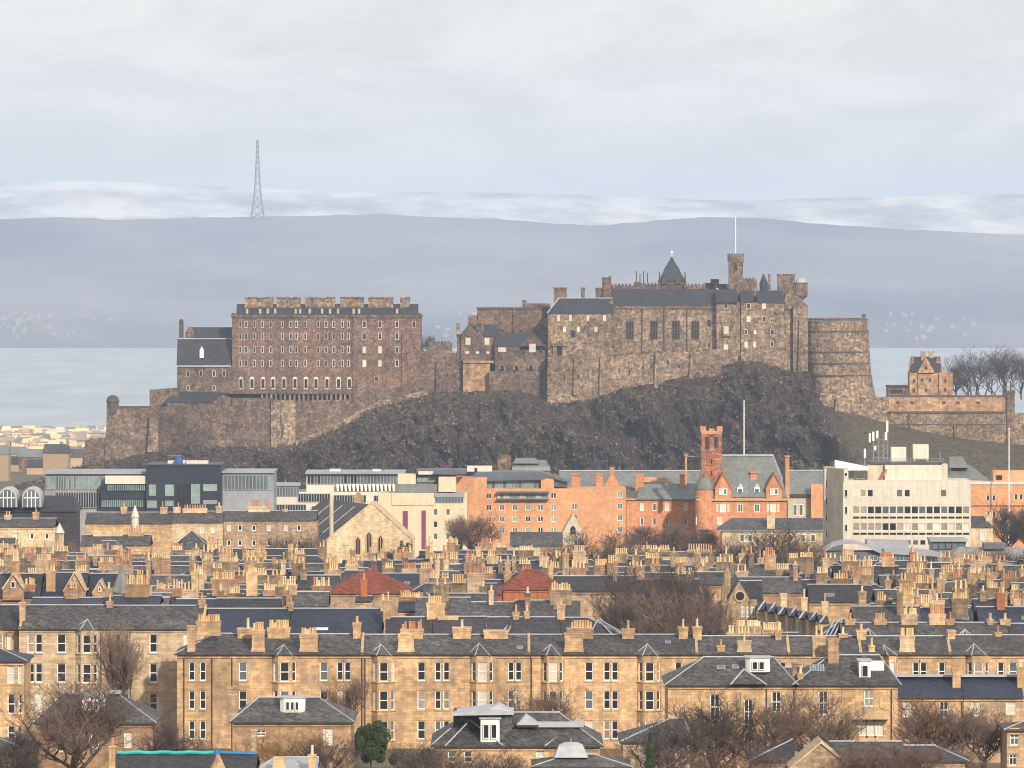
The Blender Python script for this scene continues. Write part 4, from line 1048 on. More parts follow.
for px in (723, 774):
    g = MB(); pprism(g, [(px-8, 499), (px-8, 488), (px, 473.5), (px+8, 488), (px+8, 499)], D, 5, -.6); gp = g.build('gable', 'red_stone', t)
    g = MB(); pprism(g, [(px-9, 488.5), (px, 472), (px+9, 488.5), (px+8, 489), (px, 474.6), (px-8, 489)], D, 5.6, -.9); g.build('coping', 'stack_red', gp)
    small_window(gp, X(px-2.2, D), D-.6, Z(491.5, D), 1.0, 1.6, pane='blind'); small_window(gp, X(px+2.2, D), D-.6, Z(491.5, D), 1.0, 1.6, pane='glass_sky')
for px in (740.3, 757):
    g = MB('white_paint', 'glass_sky', 'lead'); pbox(g, px-3, px+3, 487.5, 495, D, 3, .6); g.cur = 1; pbox(g, px-2, px+2, 489, 494, D, .2, .45); g.cur = 2; g.dome(X(px, D), D+1.6, Z(487.6, D), .8, 1, 10, 3); g.build('dormer', None, t)
g = MB(); g.cyl(X(705, D), D+1.2, Z(530, D), Z(489.5, D), 2.35, 2.35, 16); g.build('corner_turret', 'red_stone', t)
g = MB(); g.cyl(X(705, D), D+1.2, Z(489.5, D), Z(488.3, D), 2.6, 2.6, 16); g.dome(X(705, D), D+1.2, Z(488.3, D), 2.4, 2.8, 16, 6); g.bar((X(705, D), D+1.2, Z(478, D)), (X(705, D), D+1.2, Z(472, D)), .25, 6, .05); g.build('turret_dome', 'slate_grey', t)
for a, b, y0, y1, o in ((685.5, 687.5, 456, 485, 4), (751, 757, 473, 484, 3), (786, 790, 457, 500, 3)):
    g = MB(); pbox(g, a, b, y0, y1, D, 2, o); pbox(g, a-.8, b+.8, y0-1, y0+.6, D, 2.6, o-.3); g.build('chimney_stack', 'red_stone', t)
g = MB(); g.bar((X(687, D), D+6, Z(457, D)), (X(703, D), D+7, Z(457.5, D)), .12); g.build('roof_rail', 'lead', t)
# tower
t = rthing('brick_tower', 'tall red sandstone tower with open crown top, in front of the crag', 'tower', 712, 1518.0)
D = 1518.0
g = MB(); pbox(g, 702, 722.5, 451, 500, D, 5.2, 4); pbox(g, 701.3, 723.2, 450, 452, D, 5.6, 3.8)
for a, b in ((702, 705.5), (719, 722.5)):
    pbox(g, a, b, 430, 450.5, D, .9, 4); pbox(g, a, b, 430, 450.5, D, .9, 8.3)
pbox(g, 710, 714.5, 436, 450.5, D, .8, 4.1)
pbox(g, 702.2, 722.3, 434, 437.2, D, 5, 4.1)
g.build('wall', 'tower_red', t)
g = MB()
for a, b, y in ((701.3, 706.5, 427), (718, 723.2, 427), (709.5, 715, 429)): pbox(g, a, b, y, 433, D, 1.3, 3.8)
pbox(g, 701.3, 706.5, 427, 433, D, 1.2, 8.2); pbox(g, 718, 723.2, 427, 433, D, 1.2, 8.2); pbox(g, 702, 722.5, 431.5, 434.5, D, 5.3, 3.9); g.build('crown', 'red_stone', t)
g = MB(); g.cyl(X(712, D), D+6.5, Z(450, D), Z(443, D), .9, .7, 10); g.build('bell', 'concrete_grey', t)
for py in (462, 474, 486): small_window(t, X(712, D), D+4, Z(py, D), .8, 1.8, frame='stack_red')
t = rthing('flagpole', 'plain white flagpole rising in front of the crag, beside the red crown topped tower', 'flagpole', 744, 1530.0)
g = MB(); g.bar((X(744, 1530), 1530, Z(470, 1530)), (X(744, 1530), 1530, Z(401.5, 1530)), .16, 8, .12); g.bar((X(744, 1530), 1530, ground_z(1530)), (X(744, 1530), 1530, Z(470, 1530)), .2, 8, .17); g.build('pole', 'sign_white', t)
g = MB(); g.cyl(X(744, 1530), 1530, Z(401.6, 1530), Z(400.4, 1530), .22, .1, 8); g.build('finial', 'sign_white', t)

D = 1545.0
t = rthing('hospital_wing', 'grey slate wing with a red stair block between the hospital and the white office', 'building', 805, D)
fbox(t, 'wall', 'concrete_tan', (788, 826, 494, yg(D)+4, 0, 12), D=D); fbox(t, 'painted_eaves_shadow', 'gutter', (787, 826, 494, 497, -.7, 1), D=D)  # dark strip put in as the shade under the eaves
mb = MB(); roof_slope(mb, 787, 829, 471.5, 494.5, D, 8, 0, 0, 0); mb.build('roof', 'slate_grey', t); fbox(t, 'ridge', 'lead', (787, 829, 470.8, 471.9, 7.6, .8), D=D)
fbox(t, 'stair_block', 'red_brick', (810.5, 824, 484, 520, -3, 2.4), D=D)
for px in (795, 801): small_window(t, X(px, D), D, Z(510, D), 1.2, 3, pane='glass_sky')

D = 1400.0
t = rthing('lodge', 'low buff building with slate hipped roof in front of the hospital', 'building', 772, D)
fbox(t, 'wall', 'honey_pale', (722, 823, 531, yg(D), 0, 10), D=D); fbox(t, 'eaves_board', 'lead', (718.5, 826, 530, 531.2, -.6, .5), D=D)
mb = MB(); roof_slope(mb, 718, 827, 519, 530.5, D, 6, -.3, 14, 0); mb.build('roof', 'slate', t)
stack(t, X(771, D), D+1, 1.8, 1.5, Z(532, D), Z(516, D), 3, 'honey_pale')
for px in (742, 750, 790, 803, 813): small_window(t, X(px, D), D, Z(538, D), 1.2, 1.8, pane='glass_sky')

# white 1960s office on the right
D = 1250.0
t = rthing('office_building', 'white concrete 1960s office with two long window bands and rooftop tanks', 'office', 905, D)
ws = []
for i in range(16):
    px = 856.2 + i * 7.33
    ws.append((px, 510, 6.5, 7.8, 0)); ws.append((px, 517.6, 6.3, 2.2, 1)); ws.append((px, 526.8, 6.5, 7.6, 2)); ws.append((px, 533.8, 6.3, 2.2, 1))
for px in (863, 870.3, 899.5, 907.2, 943.5): ws.append((px, 493.3, 6, 7, 0))
for i in range(8): ws.append((893.5 + i*7.33, 542.5, 5.9, 5.5, 0))
mb = MB(); x0 = X(847, D)
rects = [(X(a-w/2, D)-x0, X(a+w/2, D)-x0, Z(b+h/2, D), Z(b-h/2, D)) for a, b, w, h, k in ws]
mb.face_with_holes(x0, D, 1, 0, X(971, D)-x0, ground_z(D)-2, Z(481, D), rects, .22)
pbox(mb, 847.1, 970.9, 481, yg(D)+4, D, 14, .6); pbox(mb, 847.05, 847.2, 481, yg(D)+4, D, .8); pbox(mb, 970.8, 970.95, 481, yg(D)+4, D, .8); pbox(mb, 847.1, 970.9, 480.4, 481, D, 14, 0)
mb.build('wall', 'concrete_white', t)
for a, b, w, h, k in ws:
    if k == 1:
        g = MB(); pbox(g, a-w/2, a+w/2, b-h/2, b+h/2, D, .1, .1); g.build('spandrel_panel', 'glass_dark', t)
    else:
        pn = random.choice(['glass_dark', 'glass_dark', 'glass_sky', 'glass_sky', 'curtain']) if k == 0 else random.choice(['blind', 'curtain', 'blind', 'curtain', 'glass_dark'])
        small_window(t, X(a, D), D, Z(b, D), w*D/FPX, h*D/FPX, deep=-.08, pane=pn, border=.08)
# left stair wing (its side faces the camera obliquely)
g = MB(); a = (X(826.5, D), D+6); b = (X(843, D), D-3.2); c = (X(847.5, D), D-3.2)
ring = lambda z: [(a[0], a[1], z), (b[0], b[1], z), (c[0], c[1], z), (c[0], D+14, z), (a[0], D+14, z)]
g.loft(ring(ground_z(D)-2), ring(Z(468.5, D))); g.build('stair_wing', 'concrete_tan', t)  # tan darker than the front: the wing's shade is in the colour
g = MB(); pbox(g, 842, 850.5, 481.5, 550, D, 1.8, -4.4); pbox(g, 825.8, 830.5, 469.5, 550, D, 1, 5.2); g.build('white_pier', 'concrete_white', t)
g = MB(); pprism(g, [(836.5, 471), (836.5, 461), (869, 467.5), (869, 471)], D, 5, 4); g.build('parapet', 'white_paint', t)
for px, ys, o in ((828.4, (484.5, 501.5, 518.5, 535), 5.2), (845, (474, 492.5, 509.5, 527), -4.4)):
    for py in ys:
        small_window(t, X(px, D), D+o if py > 475 else D-3.2, Z(py, D), .7, 1.6 if py > 475 else .9, frame='white_paint', border=.1)
fbox(t, 'penthouse', 'concrete_white', (886, 943, 465.5, 480.6, 4, 7), D=D); fbox(t, 'penthouse_end', 'concrete_tan', (943.1, 949, 464.5, 480.6, 4.2, 6), D=D)
fbox(t, 'lift_room', 'concrete_tan', (869, 885, 466, 480.6, 5, 5), D=D); fbox(t, 'plant_deck', 'zinc_dark', (871, 946, 462.2, 463, 4.5, 6), D=D)
fbox(t, 'water_tank', 'render_white', (893, 908, 448, 462.3, 5.5, 3.4), D=D); fbox(t, 'water_tank', 'render_white', (915, 930.5, 445.3, 460, 5.5, 3.4), (916, 917, 460, 462.4, 5.6, .3), (929, 930, 460, 462.4, 5.6, .3), D=D)
g = MB()
for px, py, q in ((866.5, 452, 478), (889.5, 424, 464), (885.5, 436, 464), (875, 437, 464), (942, 452, 463), (880.5, 440, 464)): g.bar((X(px, D), D+6, Z(q, D)), (X(px, D), D+6, Z(py, D)), .09)
for y in (440, 446, 452, 458): g.bar((X(874.5, D), D+6, Z(y, D)), (X(890, D), D+6, Z(y, D)), .06)
for k in range(5): g.bar((X(884, D), D+6, Z(462-k*5, D)), (X(890, D), D+6, Z(457-k*5, D)), .05)
for k in range(20): g.bar((X(888+k*3, D), D+4.6, Z(462.4, D)), (X(888+k*3, D), D+4.6, Z(459, D)), .03)
g.bar((X(872, D), D+4.6, Z(459, D)), (X(946, D), D+4.6, Z(459, D)), .03); g.build('antenna_mast', 'zinc', t)
for px, y0, y1 in ((866.5, 449.5, 458.5), (871.5, 434, 443), (875, 432.5, 441.5), (879, 431.5, 439), (889, 421.5, 433), (887.5, 433, 441), (877, 447, 451)):
    fbox(t, 'antenna_panel', 'white_paint', (px-1, px+1, y0, y1, 5.6, .3), D=D)
g = MB(); g.bar((X(882, D), D+3.6, Z(480, D)), (X(887, D), D+3.6, Z(470, D)), .25); g.build('roof_stair', 'stack_red', t)
g = MB(); pbox(g, 855, 867, 479.6, 480.3, D, 2, 2)
for px in (856, 861, 866): g.bar((X(px, D), D+2, Z(480.5, D)), (X(px, D), D+2, Z(475.5, D)), .1)
g.build('roof_rail', 'zinc_dark', t)

t = rthing('sports_hall', 'low hall with a sweeping curved grey roof in front of the white office', 'hall', 880, 1200.0)
D = 1200.0
g = MB()
up = [(823, 550), (832, 544), (843, 541.2), (855, 541), (868, 545), (880, 550.5), (886, 552.5)]
pprism(g, up + [(x, y + 2.6) for x, y in reversed(up)], D, 9, -1.5); g.build('curved_roof', 'zinc', t)
g = MB(); pprism(g, [(868, 545), (868, 541), (910, 542.5), (910, 552), (886, 553)], D, 8, 3); pprism(g, [(884, 553.5), (884, 549), (915, 549.5), (945, 553), (945, 557)], D, 8, -1); g.build('lean_roof', 'zinc', t)
fbox(t, 'wall', 'zinc_dark', (826, 950, 552, yg(D)+4, 0, 9), D=D); strip(t, D, 870, 907, 555, 561, 10, 'glass_sky', 'zinc', -.2); strip(t, D, 908, 945, 557, 564, 8, 'glass_dark', 'zinc', -.2)
t = rthing('entrance_block', 'glazed dark blue entrance block under a flat roof at the white office\'s right end', 'building', 948, 1235.0)
D = 1235.0
fbox(t, 'wall', 'concrete_grey', (932, 966, 542, yg(D), 0, 8), D=D); fbox(t, 'flat_roof', 'zinc', (930, 967.5, 539, 541.5, -1, 10), D=D); strip(t, D, 932, 965, 541.8, 549.5, 5, 'glass_sky', 'black_clad', -.15)
t = rthing('warehouse', 'wide pale flat roofed shed right of the curved grey roof', 'building', 990, 1190.0)
D = 1190.0
mb = MB(); roof_slope(mb, 948, 1040, 550, 562, D, 14, 0, 16, 0); mb.build('roof', 'concrete_grey', t); fbox(t, 'wall', 'render_white', (950, 1038, 562, yg(D)+3, .5, 12), D=D); fbox(t, 'roof_monitor', 'zinc_dark', (988, 1010, 545.5, 551, 9, 6), D=D)
t = rthing('house', 'buff house with slate roof between the white office and the red brick buildings', 'house', 982, 1300.0)
D = 1300.0
fbox(t, 'wall', 'honey_pale', (971, 993, 527, yg(D), 0, 8), D=D); mb = MB(); roof_slope(mb, 970, 994, 517, 527.5, D, 5, 0, 0, 9); mb.build('roof', 'slate', t); small_window(t, X(983, D), D, Z(535, D), 1.2, 2, pane='blind'); stack(t, X(990, D), D+3, 1.5, 1, Z(530, D), Z(516, D), 2, 'honey_pale')

D = 1600.0
t = rthing('brick_building', 'flat roofed orange brick building at the right edge under the grass bank', 'building', 1010, D)
g = MB(); wsr = [(971+17, 498), (971+23, 498), (1016, 497), (1021, 497), (988, 514), (994, 514)]
x0 = X(965, D); w, h = 3, 6
rects = [(X(a-w/2, D)-x0, X(a+w/2, D)-x0, Z(b+h/2, D), Z(b-h/2, D)) for a, b in wsr]
g.face_with_holes(x0, D, 1, 0, X(1060, D)-x0, ground_z(D)-2, Z(484, D), rects, .2); pbox(g, 965.1, 1059.9, 484, yg(D)+4, D, 14, .6); g.build('wall', 'red_brick', t)
for a, b in wsr: small_window(t, X(a, D), D, Z(b, D), w*D/FPX, h*D/FPX, deep=-.08, border=.1)
fbox(t, 'parapet', 'render_white', (964.5, 1060, 482.4, 484.4, -.3, 15), D=D); fbox(t, 'upper_storey', 'red_brick', (995, 1060, 471.5, 482.5, 6, 8), D=D); fbox(t, 'upper_window', 'glass_dark', (998, 1004, 476, 480.5, 5.85, .3), D=D); fbox(t, 'band', 'stack_red', (965, 1060, 505, 506.5, -.15, .3), D=D)
t = rthing('flagpole', 'white flagpole standing before the right end of the castle wall', 'flagpole', 1009, 1590.0)
g = MB(); g.bar((X(1009, 1590), 1590, ground_z(1590)), (X(1009, 1590), 1590, Z(429, 1590)), .2, 8, .12); g.build('pole', 'sign_white', t)
g = MB(); g.cyl(X(1009, 1590), 1590, Z(429, 1590), Z(427.8, 1590), .22, .1, 8); g.build('finial', 'sign_white', t)
D = 1620.0
t = rthing('hall_building', 'grey hipped roof hall rising behind the white office\'s rooftop plant', 'building', 965, D)
fbox(t, 'wall', 'concrete_grey', (948, 988, 480, yg(D), 0, 14), D=D); mb = MB(); roof_slope(mb, 946, 990, 466, 480.5, D, 8, 0, 10, 18); roof_slope(mb, 950, 970, 457.5, 468, D, 6, 3, 2, 5); mb.build('roof', 'slate_grey', t)

# gable church in front of the cream hotel
D = 1330.0
t = rthing('gable_church', 'plain sandstone church hall with a broad gable and three tall lancet windows', 'church', 370, D)
g = MB(); x0 = X(327, D)
lan = [(358, 546, 4.2, 16), (369, 543, 4.6, 20), (380.5, 544, 4.2, 15)]
rects = [(X(a-w/2, D)-x0, X(a+w/2, D)-x0, Z(b+h/2, D), Z(b-h/2, D)) for a, b, w, h in lan]
zb = ground_z(D)-2; zs = Z(536, D)
g.prism([(X(326.5, D), Z(541, D)), (X(326.5, D), zb), (X(413, D), zb), (X(413, D), Z(541, D)), (X(374, D), Z(505, D)), (X(370, D), Z(505, D))], D+.5, D+24)
g.build('wall', 'render_cream' if False else 'honey_pale', t)
for a, b, w, h in lan:
    q = MB('stone_trim', 'glass_dark', 'stone_trim'); W = w*D/FPX/2; xc = X(a, D); z0 = Z(b+h/2, D); z1 = Z(b-h/2+2.5, D); za = Z(b-h/2-1, D)
    q.prism([(xc-W-.25, z0-.2), (xc+W+.25, z0-.2), (xc+W+.25, z1), (xc, za+.3), (xc-W-.25, z1)], D+.35, D+.6)
    q.cur = 1; q.prism([(xc-W, z0), (xc+W, z0), (xc+W, z1), (xc, za), (xc-W, z1)], D+.3, D+.4)
    q.cur = 2; q.box(xc-.06, xc+.06, D+.24, D+.32, z0, za-.4); q.build('lancet_window', None, t)
g = MB(); r = lambda x, y, dd: (X(x, D), D+dd, Z(y, D))
for s, e in (((325.5, 541.5), (371.5, 503.8)), ((414, 541.5), (372.5, 503.8))):
    g.loft([r(s[0], s[1], .3), r(e[0], e[1], .3), r(e[0], e[1], 1.2), r(s[0], s[1], 1.2)], [r(s[0], s[1]-1.6, .3), r(e[0], e[1]-1.6, .3), r(e[0], e[1]-1.6, 1.2), r(s[0], s[1]-1.6, 1.2)])
g.build('gable_coping', 'honey_pale', t)
# side slopes (nave swings a little to the left, so its left slope shows)
g = MB(); A = r(327, 541, 1.2); B = r(371, 504.8, 1.2); C = (X(371, D)-11.5, D+34, B[2]+.1); E = (X(327, D)-11.5, D+34, A[2]+.1); F = r(413, 541, 1.2); G = (X(413, D)-11.5, D+34, F[2]+.1)
g.quad(A, B, C, E); g.quad(B, F, G, C); g.quad(E, C, G); g.build('roof', 'slate', t)
g = MB(); zb0 = ground_z(D)-2; g.quad((A[0], A[1], zb0), A, E, (E[0], E[1], zb0)); g.quad((E[0], E[1], zb0), E, C, G, (G[0], G[1], zb0)); g.build('nave_wall', 'honey_worn', t)
g = MB()
for k in (.25, .5, .75):
    p = Vector(A).lerp(Vector(B), .15); q = Vector(E).lerp(Vector(C), .15); o1 = p.lerp(q, k); o2 = Vector(A).lerp(Vector(B), .9).lerp(Vector(E).lerp(Vector(C), .9), k); g.bar(o1, o2, .14)
g.build('roof_rib', 'lead', t)
g = MB(); g.cyl(X(331, D), D+3, Z(545, D), Z(497, D), .5, .45, 8); g.build('slim_turret', 'concrete_tan', t)
g = MB(); pbox(g, 352, 361, 499, 515, D, 2, 14); pprism(g, [(351, 499.5), (356.5, 494), (362, 499.5)], D, 2.2, 13.9); g.build('rear_belfry', 'honey_worn', t)
g = MB(); pbox(g, 412, 414.5, 540, 565, D, 1.6, 0); g.build('buttress', 'honey_pale', t)

D = 1380.0
t = rthing('small_church', 'little pale grey gable with one arched window before the red brick hotel', 'church', 573, D)
g = MB(); pprism(g, [(562, 545), (562, 534), (572, 515.5), (574.5, 515.5), (583, 534), (583, 545)], D, 14); g.build('wall', 'concrete_tan', t)
g = MB('stone_trim', 'glass_dark'); xc = X(573, D); g.cyl(xc, D, Z(530, D)-.4, Z(530, D), .1, .1, 6); g.cur = 1; g.prism([(xc-.6, Z(534, D)), (xc+.6, Z(534, D)), (xc+.6, Z(528, D)), (xc, Z(525.5, D)), (xc-.6, Z(528, D))], D-.08, D); g.build('arched_window', None, t)
mb = MB(); roof_slope(mb, 513, 562, 533, 547, 1378, 6, 1, 0, 0); 
t = rthing('cottage', 'wide slate roofed hall with pale wall beside the little grey gable', 'house', 538, 1360.0)
fbox(t, 'wall', 'honey_pale', (512, 562, 546, 560, 0, 10), D=1360.0); mb = MB(); roof_slope(mb, 510, 563, 533, 546.5, 1360, 6); mb.build('roof', 'slate', t)
# ------------------------------------------------------------------ tenements and villas
def house(label, D, x0, x1, ye, yr, depth=11.0, hipl=0.0, hipr=0.0, wins=(), bays=(), wall='honey', slate='slate', group=None, cat='tenement',
          name='tenement_house', floors=None, yb=None, ridge=True, belts=(), pipes=(), gutter=True):
    """x0,x1,ye,yr: picture columns of the ends and rows of eaves and ridge at distance D; wins: (px,py,w,h,kind) on the front wall;
    hipl/hipr: hip insets in metres"""
    a, b = X(x0, D), X(x1, D); ze = Z(ye, D); ym = D + depth/2; zr = CAMZ - (yr - HOR) * ym / FPX
    zb = ground_z(D) - 1.5 if yb is None else Z(yb, D)
    t = thing(name, label, cat, ((a+b)/2, D + depth/2, zb), group)
    mb = MB()
    rects = []
    for w in wins:
        px, py, ww, hh = w[:4]
        rects.append((X(px-ww/2, D)-a, X(px+ww/2, D)-a, Z(py+hh/2, D), Z(py-hh/2, D)))
    rects = [r for r in rects if r[0] > 0.02 and r[1] < b-a-0.02]
    mb.face_with_holes(a, D, 1, 0, b-a, zb, ze, rects, .22)
    yb_ = D + depth
    mb.quad((b, D, zb), (b, yb_, zb), (b, yb_, ze), (b, D, ze)); mb.quad((a, yb_, zb), (a, D, zb), (a, D, ze), (a, yb_, ze)); mb.quad((b, yb_, zb), (a, yb_, zb), (a, yb_, ze), (b, yb_, ze))
    if not hipl: mb.quad((a, yb_, ze), (a, D, ze), (a, ym, zr))
    if not hipr: mb.quad((b, D, ze), (b, yb_, ze), (b, ym, zr))
    for r in rects:   # sills, lintels
        mb.box(a+r[0]-.12, a+r[1]+.12, D-.09, D+.05, r[2]-.16, r[2]); mb.box(a+r[0]-.1, a+r[1]+.1, D-.03, D+.05, r[3], r[3]+.26)
    for py in belts: mb.box(a+.01, b-.01, D-.07, D+.05, Z(py, D)-.1, Z(py, D)+.1)
    mb.box(a+.02, b-.02, D-.16, D+.05, ze-.34, ze-.12)
    mb.build('wall', wall, t)
    # roof shell
    mb = MB(); o = .35; gl = 0 if not hipl else o; gr = 0 if not hipr else o
    e0, e1, f0, f1 = a-gl, b+gr, D-o, D+depth+o
    lo = [(e0, f0, ze), (e1, f0, ze), (e1, f1, ze), (e0, f1, ze)]
    P, Q = (a+hipl-(0 if hipl else gl), ym, zr), (b-hipr, ym, zr)
    up = [(p[0], p[1], p[2]+.16) for p in lo]
    for i in range(4): mb.quad(lo[i], lo[(i+1) % 4], up[(i+1) % 4], up[i])
    mb.quad(*reversed(lo)); mb.quad(up[0], up[1], Q, P); mb.quad(up[2], up[3], P, Q); mb.quad(up[3], up[0], P); mb.quad(up[1], up[2], Q)
    mb.build('roof', slate, t)
    if ridge:
        mb = MB(); mb.bar((P[0], P[1], P[2]+.06), (Q[0], Q[1], Q[2]+.06), .1)
        if hipl: mb.bar(up[0], P, .08)
        if hipr: mb.bar(up[1], Q, .08)
        mb.build('ridge', 'lead', t)
    if gutter:
        mb = MB(); mb.box(e0, e1, f0-.12, f0-.01, ze-.02, ze+.11); mb.build('gutter', 'gutter', t)
    for px in pipes:
        mb = MB(); mb.box(X(px, D)-.06, X(px, D)+.06, D-.15, D-.02, zb, ze-.2); mb.build('downpipe', 'gutter', t)
    for w in wins:
        px, py, ww, hh = w[:4]; kind = w[4] if len(w) > 4 else 'sash'; pane = w[5] if len(w) > 5 else None
        if a + .02 < X(px-ww/2, D) and X(px+ww/2, D) < b-.02:
            window(t, X(px, D), D, Z(py, D), ww*D/FPX, hh*D/FPX, kind, pane)
    for bay in bays: canted_bay(t, D, *bay, slate=slate, wall=wall, ze=ze)
    t_geo[t.name] = (a, b, D, depth, ze, zr, zb)
    return t
t_geo = {}
def canted_bay(t, D, pxc, wpx, apex, rows, proj=1.0, slate='slate', wall='honey', ze=0, blinds=None):
    """three light bay: canted plan, a window in each face on every floor, small piended roof whose apex lies on the main slope"""
    xc = X(pxc, D); W = wpx * D / FPX; F = W * .5; side = (W - F) / 2
    zb = ground_z(D) - 1.5
    pts = [(xc-W/2, D), (xc-F/2, D-proj), (xc+F/2, D-proj), (xc+W/2, D)]
    mb = MB(); wl = []
    for (p, q), share in zip(zip(pts, pts[1:]), (.62, .72, .62)):
        L_ = math.hypot(q[0]-p[0], q[1]-p[1]); dx, dy = (q[0]-p[0])/L_, (q[1]-p[1])/L_
        ww = min(L_*share, L_-.3); rects = []
        for py, hpx in rows:
            zc, h = Z(py, D), hpx*D/FPX
            rects.append((L_/2-ww/2, L_/2+ww/2, zc-h/2, zc+h/2))
            wl.append((p[0]+dx*L_/2, p[1]+dy*L_/2, zc, ww, h, math.atan2(dy, dx)))
        mb.face_with_holes(p[0], p[1], dx, dy, L_, zb, ze, rects, .2)
    top = [(x, y, ze) for x, y in pts]
    mb.quad(*top)
    for py, hpx in rows:
        z = Z(py+hpx/2, D) - .1
        for (p, q) in zip(pts, pts[1:]): mb.bar((p[0], p[1]-.03, z), (q[0], q[1]-.03, z), .1)
    bay = mb.build('bay', wall, t)
    for x, y, zc, ww, h, rz in wl: window(bay_parent(bay), x, y, zc, ww, h, 'sash', None, rz, .12)
    if apex:
        ym = D + 2.2; A = (X(apex[0], ym), ym, Z(apex[1], ym)); o = .25
        base = [(xc-W/2-o, D-.2, ze+.05), (xc-F/2-o*.5, D-proj-o, ze+.05), (xc+F/2+o*.5, D-proj-o, ze+.05), (xc+W/2+o, D-.2, ze+.05)]
        mb = MB()
        for p, q in zip(base, base[1:]): mb.quad(p, q, A)
        mb.quad(*base); mb.quad(base[3], base[0], A); mb.build('bay_roof', slate, t)
        mb = MB(); mb.bar(base[0], A, .07); mb.bar(base[1], A, .07); mb.bar(base[2], A, .07); mb.build('bay_flashing', 'lead', t)
def bay_parent(b): return b.parent
def wstack(t, D, px, w, yt, yb, pots, off=.3, d=1.0, m='honey', flare=.25, **k):
    return stack(t, X(px, D), D+off+d/2, w*D/FPX, d, Z(yb, D), Z(yt, D), pots, m, flare, **k)
def rstack(t, px, w, yt, pots, d=2.4, m='honey', rows=1, off=0.0, **k):
    """stack astride the ridge"""
    a, b, D, dep, ze, zr, zb = t_geo[t.name]; y = D + dep/2 + off
    return stack(t, X(px, y), y, w*y/FPX, d, zr-1.6, CAMZ-(yt-HOR)*y/FPX, pots, m, 0, rows=rows, **k)
def aerial(t, px, f=1.0, h=2.6):
    x, y, z = roof_point(t, px, f); g = MB(); g.bar((x, y, z-.2), (x, y, z+h), .028)
    g.bar((x-.5, y, z+h-.1), (x+.7, y+.2, z+h-.1), .022)
    for k in range(5): g.bar((x-.4+k*.25, y-.28, z+h-.1), (x-.4+k*.25, y+.32, z+h-.1), .016); 
    g.build('aerial', 'zinc_dark', t)
def skew(t, px):
    """stone skew running up the roof over a party wall"""
    a, b, D, dep, ze, zr, zb = t_geo[t.name]; x = X(px, D)
    mb = MB(); mb.quad((x-.16, D-.4, ze+.12), (x+.16, D-.4, ze+.12), (x+.16, D+dep/2, zr+.25), (x-.16, D+dep/2, zr+.25))
    mb.quad((x+.16, D-.4, ze+.0), (x+.16, D+dep/2, zr-.1), (x+.16, D+dep/2, zr+.25), (x+.16, D-.4, ze+.12)); mb.quad((x-.16, D-.4, ze+.12), (x-.16, D+dep/2, zr+.25), (x-.16, D+dep/2, zr-.1), (x-.16, D-.4, ze))
    mb.quad((x-.16, D-.4, ze), (x+.16, D-.4, ze), (x+.16, D-.4, ze+.12), (x-.16, D-.4, ze+.12)); mb.build('skew', 'stone_trim', t)
def roof_point(t, px, f):
    a, b, D, dep, ze, zr, zb = t_geo[t.name]; y = D + dep/2*f; return (X(px, y), y, ze + (zr-ze)*f)
def skylight(t, px, f=.45, w=.8, l=1.1):
    a, b, D, dep, ze, zr, zb = t_geo[t.name]; x, y, z = roof_point(t, px, f); s = Vector((0, dep/2, zr-ze)).normalized(); n = Vector((0, -s.z, s.y))
    mb = MB('lead', 'glass_sky'); c = Vector((x, y, z+.16*(1-f))) + n*.06
    def slab(hw, hl, th):
        p = [c+Vector((i*hw, 0, 0))+s*(j*hl)+n*th for i, j in ((-1, -1), (1, -1), (1, 1), (-1, 1))]; q = [v-n*(.1+th) for v in p]; mb.loft(q, p)
    slab(w/2, l/2, .05); mb.cur = 1; slab(w/2-.08, l/2-.08, .075); mb.build('skylight', None, t)
def box_dormer(t, D, x0, x1, yt, yb, lights, canted=True, off=2.2, depth=3.0, m='white_paint'):
    """white boxed dormer with sash lights standing out of the roof"""
    a, b, z0, z1 = X(x0, D), X(x1, D), Z(yb, D), Z(yt, D); y = D + off; c = .5 if canted else .02
    mb = MB()
    ring = lambda z: [(a, y+c, z), (a+c*.8, y, z), (b-c*.8, y, z), (b, y+c, z), (b, y+depth, z), (a, y+depth, z)]
    mb.loft(ring(z0), ring(z1)); d = mb.build('dormer', m, t)
    mb = MB(); r2 = lambda z: [(a-.15, y+c-.1, z), (a+c*.8, y-.15, z), (b-c*.8, y-.15, z), (b+.15, y+c-.1, z), (b+.15, y+depth, z), (a-.15, y+depth, z)]
    mb.loft(r2(z1), r2(z1+.12)); mb.build('dormer_roof', 'lead', t)
    n = lights; L0, L1 = a+c*.8+.15, b-c*.8-.15
    for i in range(n):
        w = (L1-L0)/n*.82; xc = L0+(L1-L0)*(i+.5)/n
        small_window(d, xc, y, (z0+z1)/2-.05, w, (z1-z0)*.62, 'white_paint', 'glass_dark', mull=2 if w > .8 else 1, border=.07, deep=.22)

G_MAIN = 'honey stone terrace across the middle of the view'
MAIN = 700.0
def rows3(*xs_w, ys=(671.5, 700, 730), h=19):
    out = []
    for px, w in xs_w:
        for py in ys: out.append((px, py, w, h))
    return out
bayrows = [(671.5, 19.5), (700, 19.5), (730, 19.5)]
